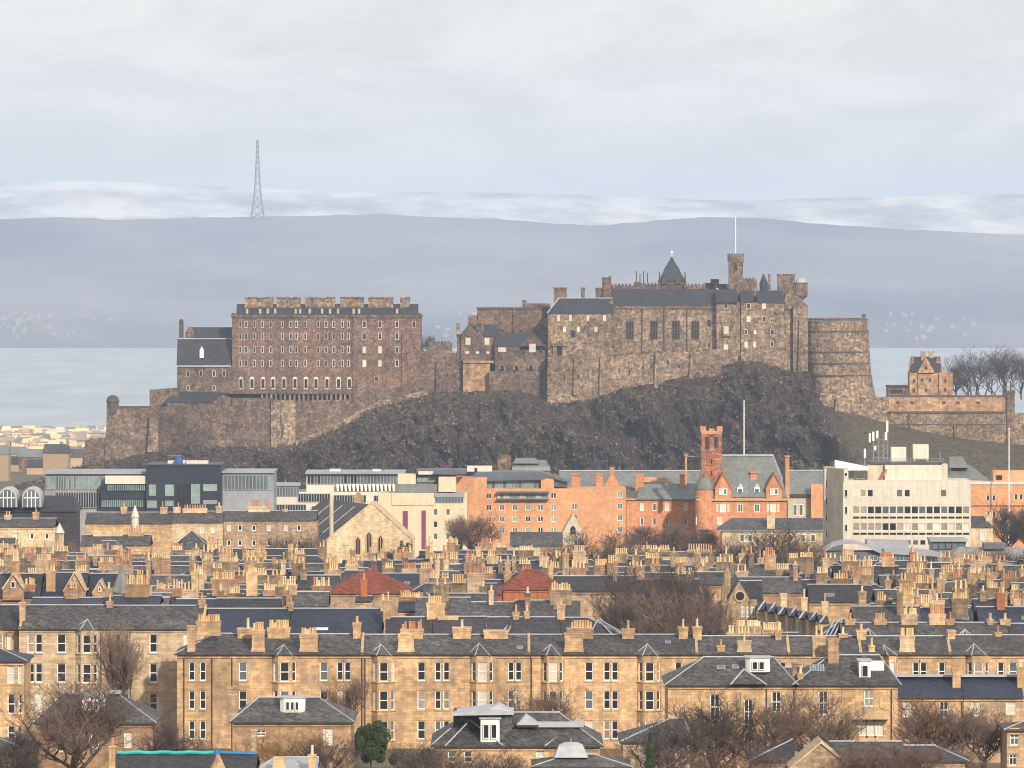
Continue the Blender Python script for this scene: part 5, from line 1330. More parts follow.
# corner block (left end of the long terrace)
t = house('left end house of the long honey terrace, its hipped corner above the side street', MAIN, 177, 230, 655, 634, hipl=4.2, wins=rows3((192, 6.6), (203, 6.6)), wall='honey', group=G_MAIN, pipes=(184, 212))
wstack(t, MAIN, 191, 8, 626, 655, 1, flare=0, off=.2); wstack(t, MAIN-6, 205, 24, 625, 640, 9, off=8, flare=0)
t = house('long terrace house with white light bay between two broad wallhead chimneys', MAIN, 230, 318, 655, 634.5, wins=rows3((243, 8)), bays=[(285, 26, (284, 644.5), bayrows)], group=G_MAIN, pipes=(232,))
wstack(t, MAIN, 258, 12.5, 630, 656, 5); wstack(t, MAIN, 308.5, 17.5, 634.5, 656.5, 6, d=1.2)
rstack(t, 286-38, 20, 628, 7); rstack(t, 279, 22, 627.5, 9)
t = house('long terrace house without a bay, bare ivy stems climbing beside its paired windows', MAIN, 318.2, 363, 655, 634.5, wins=rows3((323.5+.3, 8), (340, 6.4), (347.6, 6.4)), group=G_MAIN, pipes=(362,))
rstack(t, 357, 7.5, 622.5, 2); skew(t, 362)
t = house('mid terrace house with two triangular bay roofs, directly right of the ivy stemmed one', MAIN, 363.2, 530.4, 655, 635, wins=rows3((421.5, 8.2), (438, 6.6), (446.5, 6.6), (511, 6.6), (518.6, 6.6)),
          bays=[(384, 25, (381, 644), bayrows), (482.5, 25, (479, 643), bayrows)], group=G_MAIN, pipes=(365,))
aerial(t, 470, 1, 2.4); skylight(t, 520, .3, .6, .8); wstack(t, MAIN, 406, 15.5, 634, 656.5, 0, d=1.2, flare=.3); rstack(t, 412, 22, 629, 9); rstack(t, 458, 7, 632, 0, d=1); rstack(t, 474+22, 24, 630, 0)
rstack(t, 462, 18, 627, 6); skew(t, 529)
t = house('terrace house with two bays and a pale wallhead chimney behind the bare garden tree', MAIN, 530.6, 697.8, 655, 635, wins=rows3((589, 8.2), (607, 6.8), (615, 6.8), (678.5, 7)),
          bays=[(553, 23.5, (551, 644), bayrows), (649.5, 25, (647.5, 643.5), bayrows)], group=G_MAIN, pipes=(531.5,), wall='honey')
aerial(t, 640, 1, 2.8); skylight(t, 668, .6, .6, .8); wstack(t, MAIN, 574, 18.5, 633, 656.5, 0, d=1.2, flare=.25); rstack(t, 580, 26, 628, 9); rstack(t, 628, 12, 628.5, 4); rstack(t, 683, 9, 627, 2); rstack(t, 697, 9, 626.5, 2); skew(t, 697)
t = house('terrace house right of the church gable, with two tone chimneys above the villa roofs', MAIN, 698, 790, 655, 636.5, wins=rows3((705, 7), (775, 7), (783, 7)), group=G_MAIN, slate='slate', bays=[])
wstack(t, MAIN, 721, 7, 646, 655, 1, flare=0); wstack(t, MAIN, 744.5, 13, 641, 655.5, 1, m='honey_pale'); rstack(t, 778, 6, 631, 1); skew(t, 789); rstack(t, 742, 30, 633, 9, off=4)
t = house('plain roofed terrace house hidden behind the villa with sloping rooflights', MAIN, 790.2, 862, 655, 636.5, wins=rows3((800, 7), (852, 7)), group=G_MAIN); skew(t, 861); rstack(t, 843, 8, 633.5, 1, d=1); rstack(t, 861, 9, 630, 2)
t = house('terrace house with a round finialled bay roof and broad pale striped chimney', MAIN, 862.2, 951, 655, 636.5, wins=rows3((916, 7), (923.5, 7), (942, 7)), bays=[(892, 14, (883.5, 645), bayrows)], group=G_MAIN)
wstack(t, MAIN, 907.5, 14.5, 636, 656.5, 7, m='honey_pale'); rstack(t, 951, 7, 630, 1); skew(t, 950.5); wstack(t, MAIN, 872, 5, 646, 656, 1, flare=.2)
t = house('right end house of the long honey terrace with one bay and single windows', MAIN, 951.2, 1034, 655, 635.5, wins=rows3((1001, 7), (1013, 8)), bays=[(978, 25, (974, 643.5), bayrows)], group=G_MAIN); rstack(t, 998, 6, 632, 1, d=1)

# side street bays left of the corner block
for i, (x0, x1, D, ye) in enumerate(((158, 177, 716, 655), (147, 159, 734, 652))):
    t = house(['side street house next to the corner block, two stacked bays facing left', 'farthest of the narrow side street houses left of the corner block'][i], D, x0, x1, ye, ye-17, depth=16, hipl=1.6, wins=[(x0+4, y, 3.4, 18) for y in (671, 701, 730)]+[(x0+10.5, y, 3.4, 18) for y in (671, 701, 730)], group='side street houses left of the corner block')
    wstack(t, D, x0+9, 6, ye-22, ye-4, 3, off=5, flare=0); wstack(t, D+8, x0+4, 12, ye-24, ye-6, 5, off=2, flare=0)

# taller terrace on the left
LY = ((643.5, 19), (673, 19.5), (703, 19))
def lrows(*xw): return [(px, py, w, h) for px, w in xw for py, h in LY]
LB = list(LY)
G_LEFT = 'taller terrace at the left edge'
t = house('taller left terrace house with one bay roof low on its long slate roof', 715.0, 19, 109, 629.5, 605.5, wins=lrows((31, 7), (39, 7), (61.5, 9)), bays=[(87.5, 24, (87.5, 619), LB)], wall='honey_grey', group=G_LEFT, pipes=(101,), depth=13)
aerial(t, 70, 1, 2.5); skew(t, 20); wstack(t, 715, 21, 6, 603, 634, 2, off=2, flare=0, m='honey_worn'); rstack(t, 110, 6, 601, 1, d=1.4, m='honey_worn')
t = house('taller left terrace house half hidden behind a large bare tree', 715.0, 109.2, 204, 629.5, 606, wins=lrows((118, 6.5), (126, 6.5), (153.5, 8), (187, 7)), wall='honey_grey', group=G_LEFT, depth=13)
rstack(t, 202, 6, 600, 1, d=1.4, m='honey_worn'); skew(t, 203)
t = house('darker roofed terrace house at the extreme left edge, white bargeboards on its bay gable', 717.0, -50, 18.5, 629.5, 605.5, wins=[(3, 645, 6, 18), (9, 645, 4, 18), (3, 673, 6, 18)], wall='honey', slate='slate_dark', group=G_LEFT, depth=13, bays=[(-8, 26, (-6, 617), LB)])
t = house('near house at left edge with flat navy hipped roof and white blinded bay windows', 640.0, -40, 24, 662, 648, depth=9, hipr=3, wins=[(11, 674, 7.5, 19, 'sash', 'blind'), (20, 674, 4, 19, 'sash', 'blind'), (11.5, 704, 8, 20), (20.5, 704, 4, 20), (11.5, 733, 8, 15), (20, 733, 4, 15)], slate='slate_navy', name='house', cat='house')

# navy roofed row right behind the terrace, and its neighbours
G_NAVY = 'row behind the long terrace'
def rearhouse(label, x0, x1, ye, yr, D, slate='slate_navy', **k): return house(label, D, x0, x1, ye, yr, depth=k.pop('depth', 12), slate=slate, group=G_NAVY, gutter=False, wall='honey_worn', **k)
t = rearhouse('navy slate roofed house left of the middle chimney, first of two new dark blue roofs', 204.5, 289, 634, 609, 748.0); rstack(t, 291, 5, 602, 1, d=1, m='honey_worn')
t = rearhouse('longest bright navy slate roof, with a tiny white vent low on its right half', 289.5, 382, 634, 609, 748.0); rstack(t, 383, 5, 600, 2, d=1.2, m='honey_worn')
x, y, z = roof_point(t, 321, .15); mb = MB(); mb.box(x-.9, x+.9, y-.5, y+.4, z-.1, z+.35); mb.build('roof_vent', 'white_paint', t)
t = rearhouse('slate roofed house behind the terrace with a glass piended skylight hood', 385, 432, 636, 617.5, 742.0, 'slate_dark'); rstack(t, 388, 5, 601, 1, d=1.2)
t = rearhouse('slate roofed house behind the terrace under a broad mottled stack in mid view', 432.5, 486, 636, 617, 742.0, 'slate_dark'); rstack(t, 448, 20, 616, 0, m='honey_pale', d=2); rstack(t, 436, 18, 603, 7, d=1.5)
t = rearhouse('slate roofed house behind the terrace left of the hidden cream box stack', 486.5, 560, 637, 617.5, 742.0, 'slate_dark'); rstack(t, 527, 5, 611, 1, d=1); rstack(t, 516, 6, 612, 1, d=1.5)
t = rearhouse('dark slate house behind the terrace with twin white flashed roof hips', 560.5, 622, 637, 618, 742.0, 'slate_dark', hipr=4); rstack(t, 561, 8, 604, 2, d=1.2)
mb = MB()
for px in (506, 508): pass
for (ax, ay), (bx, by) in (((598, 620), (590, 634)), ((599, 620), (612, 634)), ((600, 619), (622, 633)), ((512, 622), (498, 635)), ((513, 622), (506, 635))):
    mb = MB(); mb.bar((X(ax, 742), 747, Z(ay, 747)), (X(bx, 742), 741.4, Z(by, 741.4)), .1); mb.build('flashing', 'lead', t)
for i, (x0, x1, yr, sl) in enumerate(((842, 916, 623, 'slate'), (916.5, 1010, 623, 'slate'), (1010.5, 1050, 624, 'slate_dark'))):
    t = rearhouse(['slate house with a pale glass bay roof, behind the terrace above the striped chimney', 'wide slate house behind the right terrace end with a white flashed bay roof', 'short dark slate house behind the terrace at the right edge'][i], x0, x1, 642, yr, 738.0, sl)
    if i < 2:
        ap = (868, 628) if i == 0 else (965, 629)
        for q in (-9, -4, 9, 3): 
            mb = MB(); mb.bar((X(ap[0], 741), 741, Z(ap[1], 741)), (X(ap[0]+q, 738), 737.4, Z(ap[1]+8.5, 737.4)), .09); mb.build('flashing', 'lead', t)
        for px, w, n in (((850, 10, 3), (880, 12, 4), (909, 16, 8)), ((937, 16, 7), (950, 8, 3), (990, 6, 2), (1005, 10, 2)))[i]: rstack(t, px, w, 614 if n > 6 else 619, n, d=1.4, m=random.choice(['honey', 'honey_pale', 'honey_worn']))

# ---- the sea of roofs and chimneys farther back
ORD = ['first', 'second', 'third', 'fourth', 'fifth', 'sixth', 'seventh', 'eighth', 'ninth', 'tenth', 'eleventh', 'twelfth', 'thirteenth', 'fourteenth', 'fifteenth', 'sixteenth', 'seventeenth', 'eighteenth', 'nineteenth', 'twentieth', 'twenty-first', 'twenty-second', 'twenty-third', 'twenty-fourth']
CLEAR = [(606, 728, 0, 842), (722, 760, 800, 870), (756, 830, 770, 835), (545, 835, 975, 1100), (40, 330, 1040, 1100), (332, 400, 770, 842), (818, 1030, 975, 1100), (505, 552, 790, 848)]      # columns kept free for the tree clump, the gothic church and the curved terrace
def free(x0, x1, D):
    return not any(x0 < b and x1 > a and c <= D <= d for a, b, c, d in CLEAR)
rr = random.Random(11)
rowspec = [(775, 600), (800, 592), (828, 585), (855, 578), (884, 572), (915, 567), (948, 562.5), (984, 558.5), (1022, 555), (1062, 552)]
for ri, (D, yr0) in enumerate(rowspec):
    px = -30 + rr.uniform(0, 25); cnt = 0
    while px < 1050:
        w = rr.uniform(38, 88) * 800 / D
        x0, x1 = px, px + w; px = x1 + rr.choice([0, .4, .4, 6])
        if not free(x0, x1, D): continue
        if D > 900 and 320 < (x0+x1)/2 < 420 and yr0 < 560: continue
        if D > 1000 and ((x0+x1)/2 > 818): continue
        cnt += 1
        right = (x0+x1)/2 > 740
        yr = yr0 + rr.uniform(-2.5, 2.5) + (6 if right and D < 900 else 0)
        kind = rr.random()
        sl = rr.choice(['slate', 'slate', 'slate_dark', 'slate_dark', 'slate_navy', 'slate'])
        if ri in (2, 3) and 325 < (x0+x1)/2 < 405: continue
        wl = rr.choice(['honey', 'honey', 'honey_pale', 'honey_worn', 'honey_worn', 'honey_red'])
        word = {'slate': 'grey slate', 'slate_dark': 'charcoal slate', 'slate_navy': 'navy slate'}[sl]
        lab = f'{word} tenement, {ORD[min(cnt-1, 23)]} from left in the {ORD[ri]} roof row past the navy roofs'
        hip = rr.random() < .25
        t = house(lab, float(D), x0, x1, yr + rr.uniform(14, 20) * 800 / D, yr, depth=rr.uniform(9, 12), hipl=3 if hip else 0, hipr=3 if hip and rr.random() < .6 else 0,
                  slate=sl, wall=wl, group='tenements of the dense roofscape', gutter=False)
        s = 800 / D
        # wallhead or party wall stacks, most of them broad to the view
        x = x0 + rr.uniform(2, 12) * s
        dens = (1.25 if not right else .9) * (1 if ri < 6 else 1.7)
        while x < x1 - 3 * s:
            q = rr.random()
            if q < .48:
                ww = rr.uniform(10, 21) * s; n = max(3, int(ww / (2.5 * s)))
                if x + ww > x1 + 6 * s: break
                rstack(t, x + ww/2, ww, yr - rr.uniform(5, 12) * s, n, d=rr.uniform(.9, 1.3), m=rr.choice([wl, 'honey_grey', 'stack_sooty', 'stack_sooty', 'stack_sooty', 'honey_worn', 'honey_red']), off=rr.uniform(-3.5, 4.5), rows=1 if rr.random() < .7 else 2)
                x += ww + rr.uniform(2, 16) * s * dens
            elif q < .8:
                ww = rr.uniform(4.5, 8) * s
                rstack(t, x + ww/2, ww, yr - rr.uniform(6, 15) * s, rr.choice([1, 2, 2, 3]), d=rr.uniform(1.5, 3.2), m=rr.choice([wl, 'stack_sooty', 'honey_worn', 'stack_sooty', 'stack_red' if rr.random() < .2 else 'honey']), off=rr.uniform(-3, 3))
                x += ww + rr.uniform(3, 14) * s * dens
            else: x += rr.uniform(8, 20) * s * dens
        if rr.random() < .6: aerial(t, rr.uniform(x0+2, x1-2), 1.0, rr.uniform(1.8, 3.6))
        for k in range(rr.choice([0, 0, 1, 1, 2])): skylight(t, rr.uniform(x0 + 5*s, x1 - 5*s), rr.uniform(.3, .6))

# special roofs in the roofscape
t = house('broad red tiled hipped roof among the slate roofs, in front of the gabled church', 838.0, 328, 409, 594, 569.5, depth=15, hipl=5.0, hipr=5.0, slate='tile_red', wall='honey_worn', name='red_roofed_house', cat='house', ridge=False, gutter=False)
t = house('smaller red tiled hipped roof right of the broad one, wrapped in chimney pots', 850.0, 503, 560, 590, 569, depth=12, hipl=3.2, hipr=3.2, slate='tile_red', wall='stack_red', name='red_roofed_house', cat='house', ridge=False, gutter=False)
t = house('long low red roof strip between two slate rows left of the smaller red roof', 845.0, 452, 502, 595, 585.5, depth=9, slate='tile_red', wall='stack_red', name='red_roofed_house', cat='house', ridge=False, gutter=False)
# extra stack clusters that stand out
def lone(label, D, x0, x1, ye, yr, sts, **k):
    t = house(label, D, x0, x1, ye, yr, depth=k.pop('depth', 9), group='tenements of the dense roofscape', gutter=False, **k)
    for px, w, yt, n, m in sts: rstack(t, px, w, yt, n, d=1.3, m=m)
    return t
lone('slate house under the widest double bank of buff pots, left of centre', 795.0, 205, 285, 606, 594.5, [(225, 26, 579, 11, 'honey_red'), (252, 11, 572, 5, 'honey'), (276, 26, 590, 11, 'honey_red')], slate='slate_dark')
lone('slate house with a tall square stack and eight pot bank, left of the red roof', 783.0, 160, 205, 607, 597, [(195, 7, 572, 2, 'honey'), (178, 12, 588, 4, 'honey_red')], slate='slate_dark')
lone('slate house with a wide bank of buff pots, just right of the broad red roof', 815.0, 398, 424, 612, 600, [(410, 22, 597, 9, 'honey_red')], slate='slate_navy')
lone('slate house whose brick stack carries three tall buff pots before the red roof', 822.0, 355, 372, 602, 596, [(364, 6.5, 579, 3, 'stack_red')], slate='slate_dark')
lone('slate house with a tall thin red brick chimney at right of the roofscape', 800.0, 940, 1008, 622, 606.5, [(955.5, 7, 597, 2, 'stack_red'), (1013, 6, 596, 2, 'honey')], slate='slate')
lone('slate house with a large white framed roof lantern at right of the roofscape', 790.0, 872, 905, 624, 604, [(907, 14, 594, 6, 'honey'), (924, 18, 603, 7, 'honey')], slate='slate_navy')
D = 788.0
t_l = [o for o in scene.objects if o.get('label', '').startswith('slate house with a large white framed')][0]
g = MB(); A = [(X(880, D), D, Z(621, D)), (X(893, D), D-1, Z(623, D)), (X(903, D), D+1.5, Z(622.5, D)), (X(892, D), D+4, Z(609, D)), (X(884, D), D+3, Z(612, D))]
g.loft([(p[0], p[1]+.3, p[2]-.6) for p in A], A); g.build('roof_lantern', 'lead', t_l)

# gabled villas on the left of the roofscape (fancy gables, turret)
G_GAB = 'gabled houses on the left of the roofscape'
def gable_front(t, D, pxc, w, ye, ya, wall='honey_red', off=-.6, win=True, slate='slate_dark'):
    g = MB(); pprism(g, [(pxc-w/2, ye+12), (pxc-w/2, ye), (pxc, ya), (pxc+w/2, ye), (pxc+w/2, ye+12)], D, 6, off); p = g.build('gable', wall, t)
    g = MB(); o = 1.0
    pprism(g, [(pxc-w/2-o, ye+.6), (pxc, ya-1.4), (pxc+w/2+o, ye+.6), (pxc+w/2, ye+1.2), (pxc, ya+.8), (pxc-w/2, ye+1.2)], D, 6.6, off-.25); g.build('coping', 'honey_pale', p)
    if win:
        small_window(p, X(pxc, D), D+off, Z(ye-1+(ya-ye)*.18, D), w*.22*D/FPX, w*.32*D/FPX, pane='glass_dark', border=.1)
        g = MB(); pprism(g, [(pxc-w*.1, ya+w*.3), (pxc, ya+w*.15), (pxc+w*.1, ya+w*.3), (pxc, ya+w*.45)], D, .1, off-.12); g.build('panel', 'stone_trim', p)
t = house('villa with an ornate curved gable and white dormer below, at far left of the roofscape', 760.0, -10, 40, 598, 574, depth=11, slate='slate_dark', wall='honey_red', name='gabled_house', cat='house', group=G_GAB, gutter=False)
gable_front(t, 760, 13.5, 21, 588, 573.5); wstack(t, 760, 14, 8, 562, 580, 3, off=2, flare=0, m='honey_red'); wstack(t, 760, 29, 11, 585, 596, 5, off=1, flare=0, m='honey_red')
t = house('villa with a broad pointed gable beside a tall square five pot chimney', 762.0, 40, 86, 598, 573, depth=11, slate='slate_navy', wall='honey_red', name='gabled_house', cat='house', group=G_GAB, gutter=False)
gable_front(t, 762, 75, 22, 590, 572); wstack(t, 762, 50, 9, 571, 597, 5, off=1, flare=.2, m='honey'); skylight(t, 38+3, .5)
t = house('villa with a small half timbered looking gable over pink trimmed windows', 764.0, 86, 126, 598, 574, depth=11, slate='slate_navy', wall='honey', name='gabled_house', cat='house', group=G_GAB, gutter=False)
gable_front(t, 764, 100, 14, 592, 581, 'honey')
g = MB(); g.cyl(X(121, 764), 766, Z(594, 764), Z(566, 764), 1.6, .05, 8); g.build('turret_roof', 'slate_grey', t)
t = house('low navy roof strip with broad brick stack in front of the gabled villas', 738.0, 104, 160, 605, 596, depth=8, slate='slate_navy', wall='honey_worn', name='house', cat='house', group=G_GAB, gutter=False)
rstack(t, 137, 24, 584, 9, d=1.4, m='honey_red'); rstack(t, 69+40, 8, 588, 3, d=1.2, m='honey_worn')
t = house('low navy roof strip at far left with a thick soot stained chimney', 738.0, 30, 103, 605, 598, depth=8, slate='slate_navy', wall='honey_worn', name='house', cat='house', group=G_GAB, gutter=False)
rstack(t, 72, 13, 588, 4, d=1.4, m='honey_red')

# gothic church among the trees
D = 835.0
t = thing('gothic_church', 'dark weathered gothic church gable with round window, left of the curved terrace', 'church', (X(734, D), D+8, ground_z(D)-1.5))
g = MB(); pprism(g, [(727, 690), (727, 602), (739, 581.5), (751, 602), (751, 690)], D, 16, 0); pbox(g, 721.5, 727, 590, 690, D, 2.5, -.5); pbox(g, 725, 731, 574, 602, D, 2.5, 2); pbox(g, 749.5, 757, 600, 690, D, 2, -.4); pprism(g, [(721, 590.5), (724.2, 581), (727.4, 590.5)], D, 2.6, -.55); pprism(g, [(724.5, 574.5), (728, 566), (731.5, 574.5)], D, 2.6, 1.95); g.build('wall', 'honey_worn', t)
g = MB('stone_trim', 'glass_dark'); xc, zc = X(740, D), Z(596, D)
ringp = lambda r, y: [(xc+r*math.cos(2*math.pi*i/14), y, zc+r*math.sin(2*math.pi*i/14)) for i in range(14)]
g.loft(ringp(.85, D-.2), ringp(.85, D-.02)); g.cur = 1; g.loft(ringp(.6, D-.24), ringp(.6, D-.1)); g.build('rose_window', None, t)
for px in (742.5, 747.5): window(t, X(px, D), D-.3, Z(612, D), .5, 1.5, 'four', 'glass_dark')
window(t, X(752.5, D), D-.6, Z(612, D), .5, 1.5, 'four', 'glass_dark')
g = MB(); e = [(X(725.5, D), D+.3, Z(603.5, D)), (X(739, D), D+.3, Z(580, D)), (X(752.5, D), D+.3, Z(603.5, D))]
g.loft([(p[0], p[1], p[2]+.1) for p in e], [(p[0], D+17, p[2]+.1) for p in e]); g.build('roof', 'slate', t)
t = house('dark slate roofed nave with pale flat top, standing behind the gothic church', 870.0, 741, 764, 620, 581, depth=14, slate='slate_dark', wall='honey_worn', name='church_nave', cat='church', gutter=False)

# curved terrace falling away to the right behind the tree clump
G_CURV = 'curved terrace with saw tooth slate roofs'
for i in range(7):
    px = 757 + i * 10.3; D = 832 - i * 8.5
    ye = 608 + i * 2.1
    t = house(f'{ORD[i]} house from the left in the curved terrace of saw tooth roofs', D, px, px+10.2, ye+3, ye-6, depth=9, wall='honey_pale', slate='slate_navy', group=G_CURV, gutter=False, ridge=False,
              wins=[(px+3, ye+13, 2.2, 9), (px+7.5, ye+13, 2.2, 9), (px+5, ye+27, 3, 9)])
    a, b = roof_point(t, px+1, 0), roof_point(t, px+7.5, 1.0)
    g = MB(); g.bar((a[0], a[1]-.4, a[2]+.2), (b[0], b[1], b[2]+.15), .16); g.build('flashing', 'lead', t)
    if i in (2, 4, 6): rstack(t, px+6, 6, ye-19, 0 if i == 2 else 1, d=1.2, m='honey_pale')
t = house('house below the curved terrace with a steep slate bay roof and white hips', 768.0, 824, 848, 636, 619, depth=9, slate='slate_dark', wall='honey', gutter=False, hipl=2.5)
for sx in (-3, 1, 5): g = MB(); g.bar((X(838+sx, 770), 772, Z(620, 772)), (X(829+sx, 767), 767, Z(635, 767)), .1); g.build('flashing', 'lead', t)
t = house('low house before the gothic church carrying two long banks of cream pots', 745.0, 728, 800, 640, 633, depth=8, slate='slate_dark', wall='honey_worn', gutter=False); rstack(t, 748, 26, 626, 11, m='honey_worn', potmat='pot_cream'); rstack(t, 772, 20, 629.5, 8, m='honey_worn', potmat='pot_cream')

# villas in the foreground
def villa(label, D, x0, x1, ye, yr, rl, rr_, **k):
    """rl, rr_: picture columns of the two ridge ends"""
    dep = k.pop('depth', 13.0); ym = D + dep/2
    hl = max(.3, X(rl, ym) - X(x0, D)); hr = max(.3, X(x1, D) - X(rr_, ym))
    return house(label, D, x0, x1, ye, yr, depth=dep, hipl=hl, hipr=hr, name='villa', cat='villa', group='stone villas in the foreground', **k)
t = villa('left foreground villa with a wide hipped roof and small white box dormer', 600.0, 36, 153, 724, 693, 63, 117, wall='honey_red', wins=[(60, 745, 7, 14), (95, 741, 8, 15), (128, 740, 8, 16)])
box_dormer(t, 600, 79, 103, 699, 713, 2); g = MB(); g.box(X(63, 600), X(117, 600), 605.5, 608, Z(693.5, 606.5), Z(691, 606.5)); g.build('flat_roof', 'lead', t)
t = villa('foreground villa with canted white dormer, left of the dark evergreen bush', 600.0, 233, 351, 723, 698, 258, 320, wall='honey_red', wins=[(328, 737, 10, 17, 'sash', 'blind'), (261, 733, 10, 7, 'four')])
box_dormer(t, 600, 279, 304, 700, 714, 3); wstack(t, 600, 231.5, 10, 689, 722, 0, off=2.5, flare=0, m='honey_worn')
wstack(t, 590, 254, 5, 730, 760, 0, off=0, flare=0, m='honey_pale')
t = villa('right foreground villa with canted white dormer and small triangular front roof', 640.0, 668, 795, 686, 657.5, 703, 774, wall='honey', wins=[(715, 707, 10, 26, 'four'), (748.5, 712, 9, 26, 'four'), (776.5, 702, 10, 21, 'four'), (717, 741, 8, 22, 'four'), (748, 743, 8, 22, 'four')], pipes=(766.5, 794), depth=14, belts=())
box_dormer(t, 640, 747, 771, 659.5, 673.5, 2); skylight(t, 721, .62, .9, 1.0); skylight(t, 735.5, .65, .7, 1.0)
A = roof_point(t, 743, .62); g = MB(); bs = [(X(730, 640), 638.9, Z(686, 640)+.25), (X(766, 640), 638.9, Z(686, 640)+.25)]; A = (X(744, 642), 642.4, Z(669, 642.4))
g.quad(bs[0], bs[1], A); g.quad((bs[1][0], 643, bs[1][2]), (bs[0][0], 643, bs[0][2]), A); g.quad(bs[0], A, (bs[0][0], 643, bs[0][2])); g.quad(A, bs[1], (bs[1][0], 643, bs[1][2])); g.build('front_gable_roof', 'slate', t)
g = MB(); g.bar(bs[0], A, .11); g.bar(A, bs[1], .11); g.build('flashing', 'lead', t)
wstack(t, 640, 798, 9, 664, 690, 0, off=2, flare=0, m='honey_worn'); wstack(t, 640, 801, 5, 674, 690, 1, off=1, flare=0)
t = villa('right foreground villa with stone balcony, tall brown chimneys and slim white dormer', 640.0, 795.5, 898, 686, 655.5, 829, 880, wall='honey', wins=[(823.5, 703, 10, 24, 'four'), (869, 698.5, 10, 17, 'four'), (862.5, 729, 8, 14, 'cross', 'blind'), (871, 729, 8, 14, 'cross', 'blind'), (879.5, 729, 8, 14, 'cross', 'blind')], pipes=(891.5,), depth=14)
box_dormer(t, 640, 860, 871.5, 662, 681, 1, False, 1.5)
g = MB(); pbox(g, 871.6, 886, 664, 675, 640, 3, 3.2); g.build('rear_dormer', 'white_paint', t)
wstack(t, 640, 823, 13, 641, 662, 2, off=8, flare=0, m='honey_worn'); wstack(t, 640, 836, 11, 641, 668, 0, off=5, flare=0, m='honey_red')
for k in range(3): skylight(t, 812+k*5, .55, .45, 1.6)
g = MB(); pbox(g, 850, 889, 716.5, 718.5, 640, 1.4, -1.4); pbox(g, 850, 889, 707.5, 709, 640, .3, -1.4); 
pbox(g, 850, 889, 709, 716.5, 640, .22, -1.36); g.build('balcony', 'stone_trim', t)
t = house('house with plain navy slate roof between the balcony villa and the right edge house', 655.0, 897.5, 963, 698, 677, depth=10, slate='slate_navy', wall='honey', wins=[(908, 708, 9, 19, 'four', 'blind'), (944, 710, 9, 17, 'four'), (909, 741, 9, 20, 'four')], name='house', cat='house', pipes=(962,), group='pair of navy roofed houses')
wstack(t, 655, 958, 8, 669, 698, 0, off=2, flare=0, m='honey'); g = MB(); g.box(X(898, 655), X(963, 655), 659.2, 660.5, Z(676.5, 660), Z(674.5, 660)); g.build('parapet', 'lead', t)
t = house('right edge house with plain navy roof and blinded upper windows', 655.0, 963.5, 1023.5, 698, 677, depth=10, slate='slate_navy', wall='honey_worn', wins=[(975.5, 708, 10, 17, 'sash', 'blind'), (1011, 707, 10, 15, 'sash', 'blind'), (976, 740, 9, 21, 'sash', 'glass_dark')], name='house', cat='house', group='pair of navy roofed houses')
g = MB(); g.box(X(964, 655), X(1022, 655), 659.2, 660.5, Z(676.5, 660), Z(674.5, 660)); g.build('parapet', 'lead', t)
wstack(t, 655, 1022, 6, 668, 700, 1, off=2, flare=0)
t = house('near house at bottom right corner with a grey glazed bay', 600.0, 1007, 1070, 731, 721, depth=8, slate='slate', wall='honey', name='house', cat='house', wins=[(1014.5, 738, 9, 15, 'four', 'glass_sky'), (1013, 760, 8, 12, 'cross', 'glass_dark')], hipl=2)
t = house('brown roofed tall terrace house glimpsed left behind the balcony villa', 668.0, 770, 797, 676, 668, depth=8, wall='honey_worn', wins=[(779, 682, 5, 8)], name='house', cat='house', gutter=False)

# bottom centre: complex roofs
D = 585.0
t = villa('centre foreground villa with white dormer window, glass lantern and many small hips', D, 434, 600, 747, 713, 468, 560, wall='honey', depth=15, wins=[(452, 757, 8, 12), (468, 757, 8, 12), (540, 757, 8, 12), (580, 757, 8, 12)])
g = MB(); pbox(g, 453, 488, 714, 731, D, 5, 4); pbox(g, 488, 512, 716, 745, D, 4, 1.6); g.build('upper_wall', 'slate', t)
box_dormer(t, D, 480.5, 499.5, 719.5, 743, 2, False, .5, 3)
g = MB(); pprism(g, [(452, 714.5), (490, 710), (514, 713.5), (514, 715.5), (452, 716.5)], D, 7, 1); pbox(g, 517, 584, 725.5, 730, D, 3, 3.5); g.build('lead_flat', 'lead', t)
g = MB(); pprism(g, [(516, 727), (526, 717), (540, 727)], D, 3, 2.5); pprism(g, [(485, 713), (499, 705), (512, 713)], D, 3, 2); g.build('small_pediment', 'lead', t)
g = MB(); Dq = D
for (a, b), (c, d) in (((545, 746), (566, 731)), ((566, 731), (595, 747)), ((470, 720), (445, 746)), ((470, 720), (505, 747))):
    g = MB(); g.bar((X(a, D-.5), D-.4, Z(a and b, D-.5)), (X(c, D), D+3.5 if d < 735 else D-.4, Z(d, D+3.5 if d < 735 else D-.4)) if b > 735 else (X(c, D-.4), D-.4, Z(d, D-.4)), .09) if b > 735 else g.bar((X(a, D+3.5), D+3.5, Z(b, D+3.5)), (X(c, D-.4), D-.4, Z(d, D-.4)), .09)
    g.build('flashing', 'lead', t)
g = MB('slate'); tri = [(X(545, D), D-.6, Z(747, D)), (X(596, D), D-.6, Z(747, D)), (X(567, D+4), D+4, Z(731, D+4))]; g.quad(*tri); g.quad((tri[1][0], D+4.2, tri[1][2]), (tri[0][0], D+4.2, tri[0][2]), tri[2]); g.quad(tri[0], tri[2], (tri[0][0], D+4.2, tri[0][2])); g.quad(tri[2], tri[1], (tri[1][0], D+4.2, tri[1][2])); g.build('front_hip_roof', None, t)
g = MB(); D2 = 575.0
sq = lambda x0, x1, y, o: [(X(x0, D2), D2-o, Z(y, D2)), (X(x1, D2), D2-o, Z(y, D2)), (X(x1, D2), D2+2+o, Z(y, D2)), (X(x0, D2), D2+2+o, Z(y, D2))]
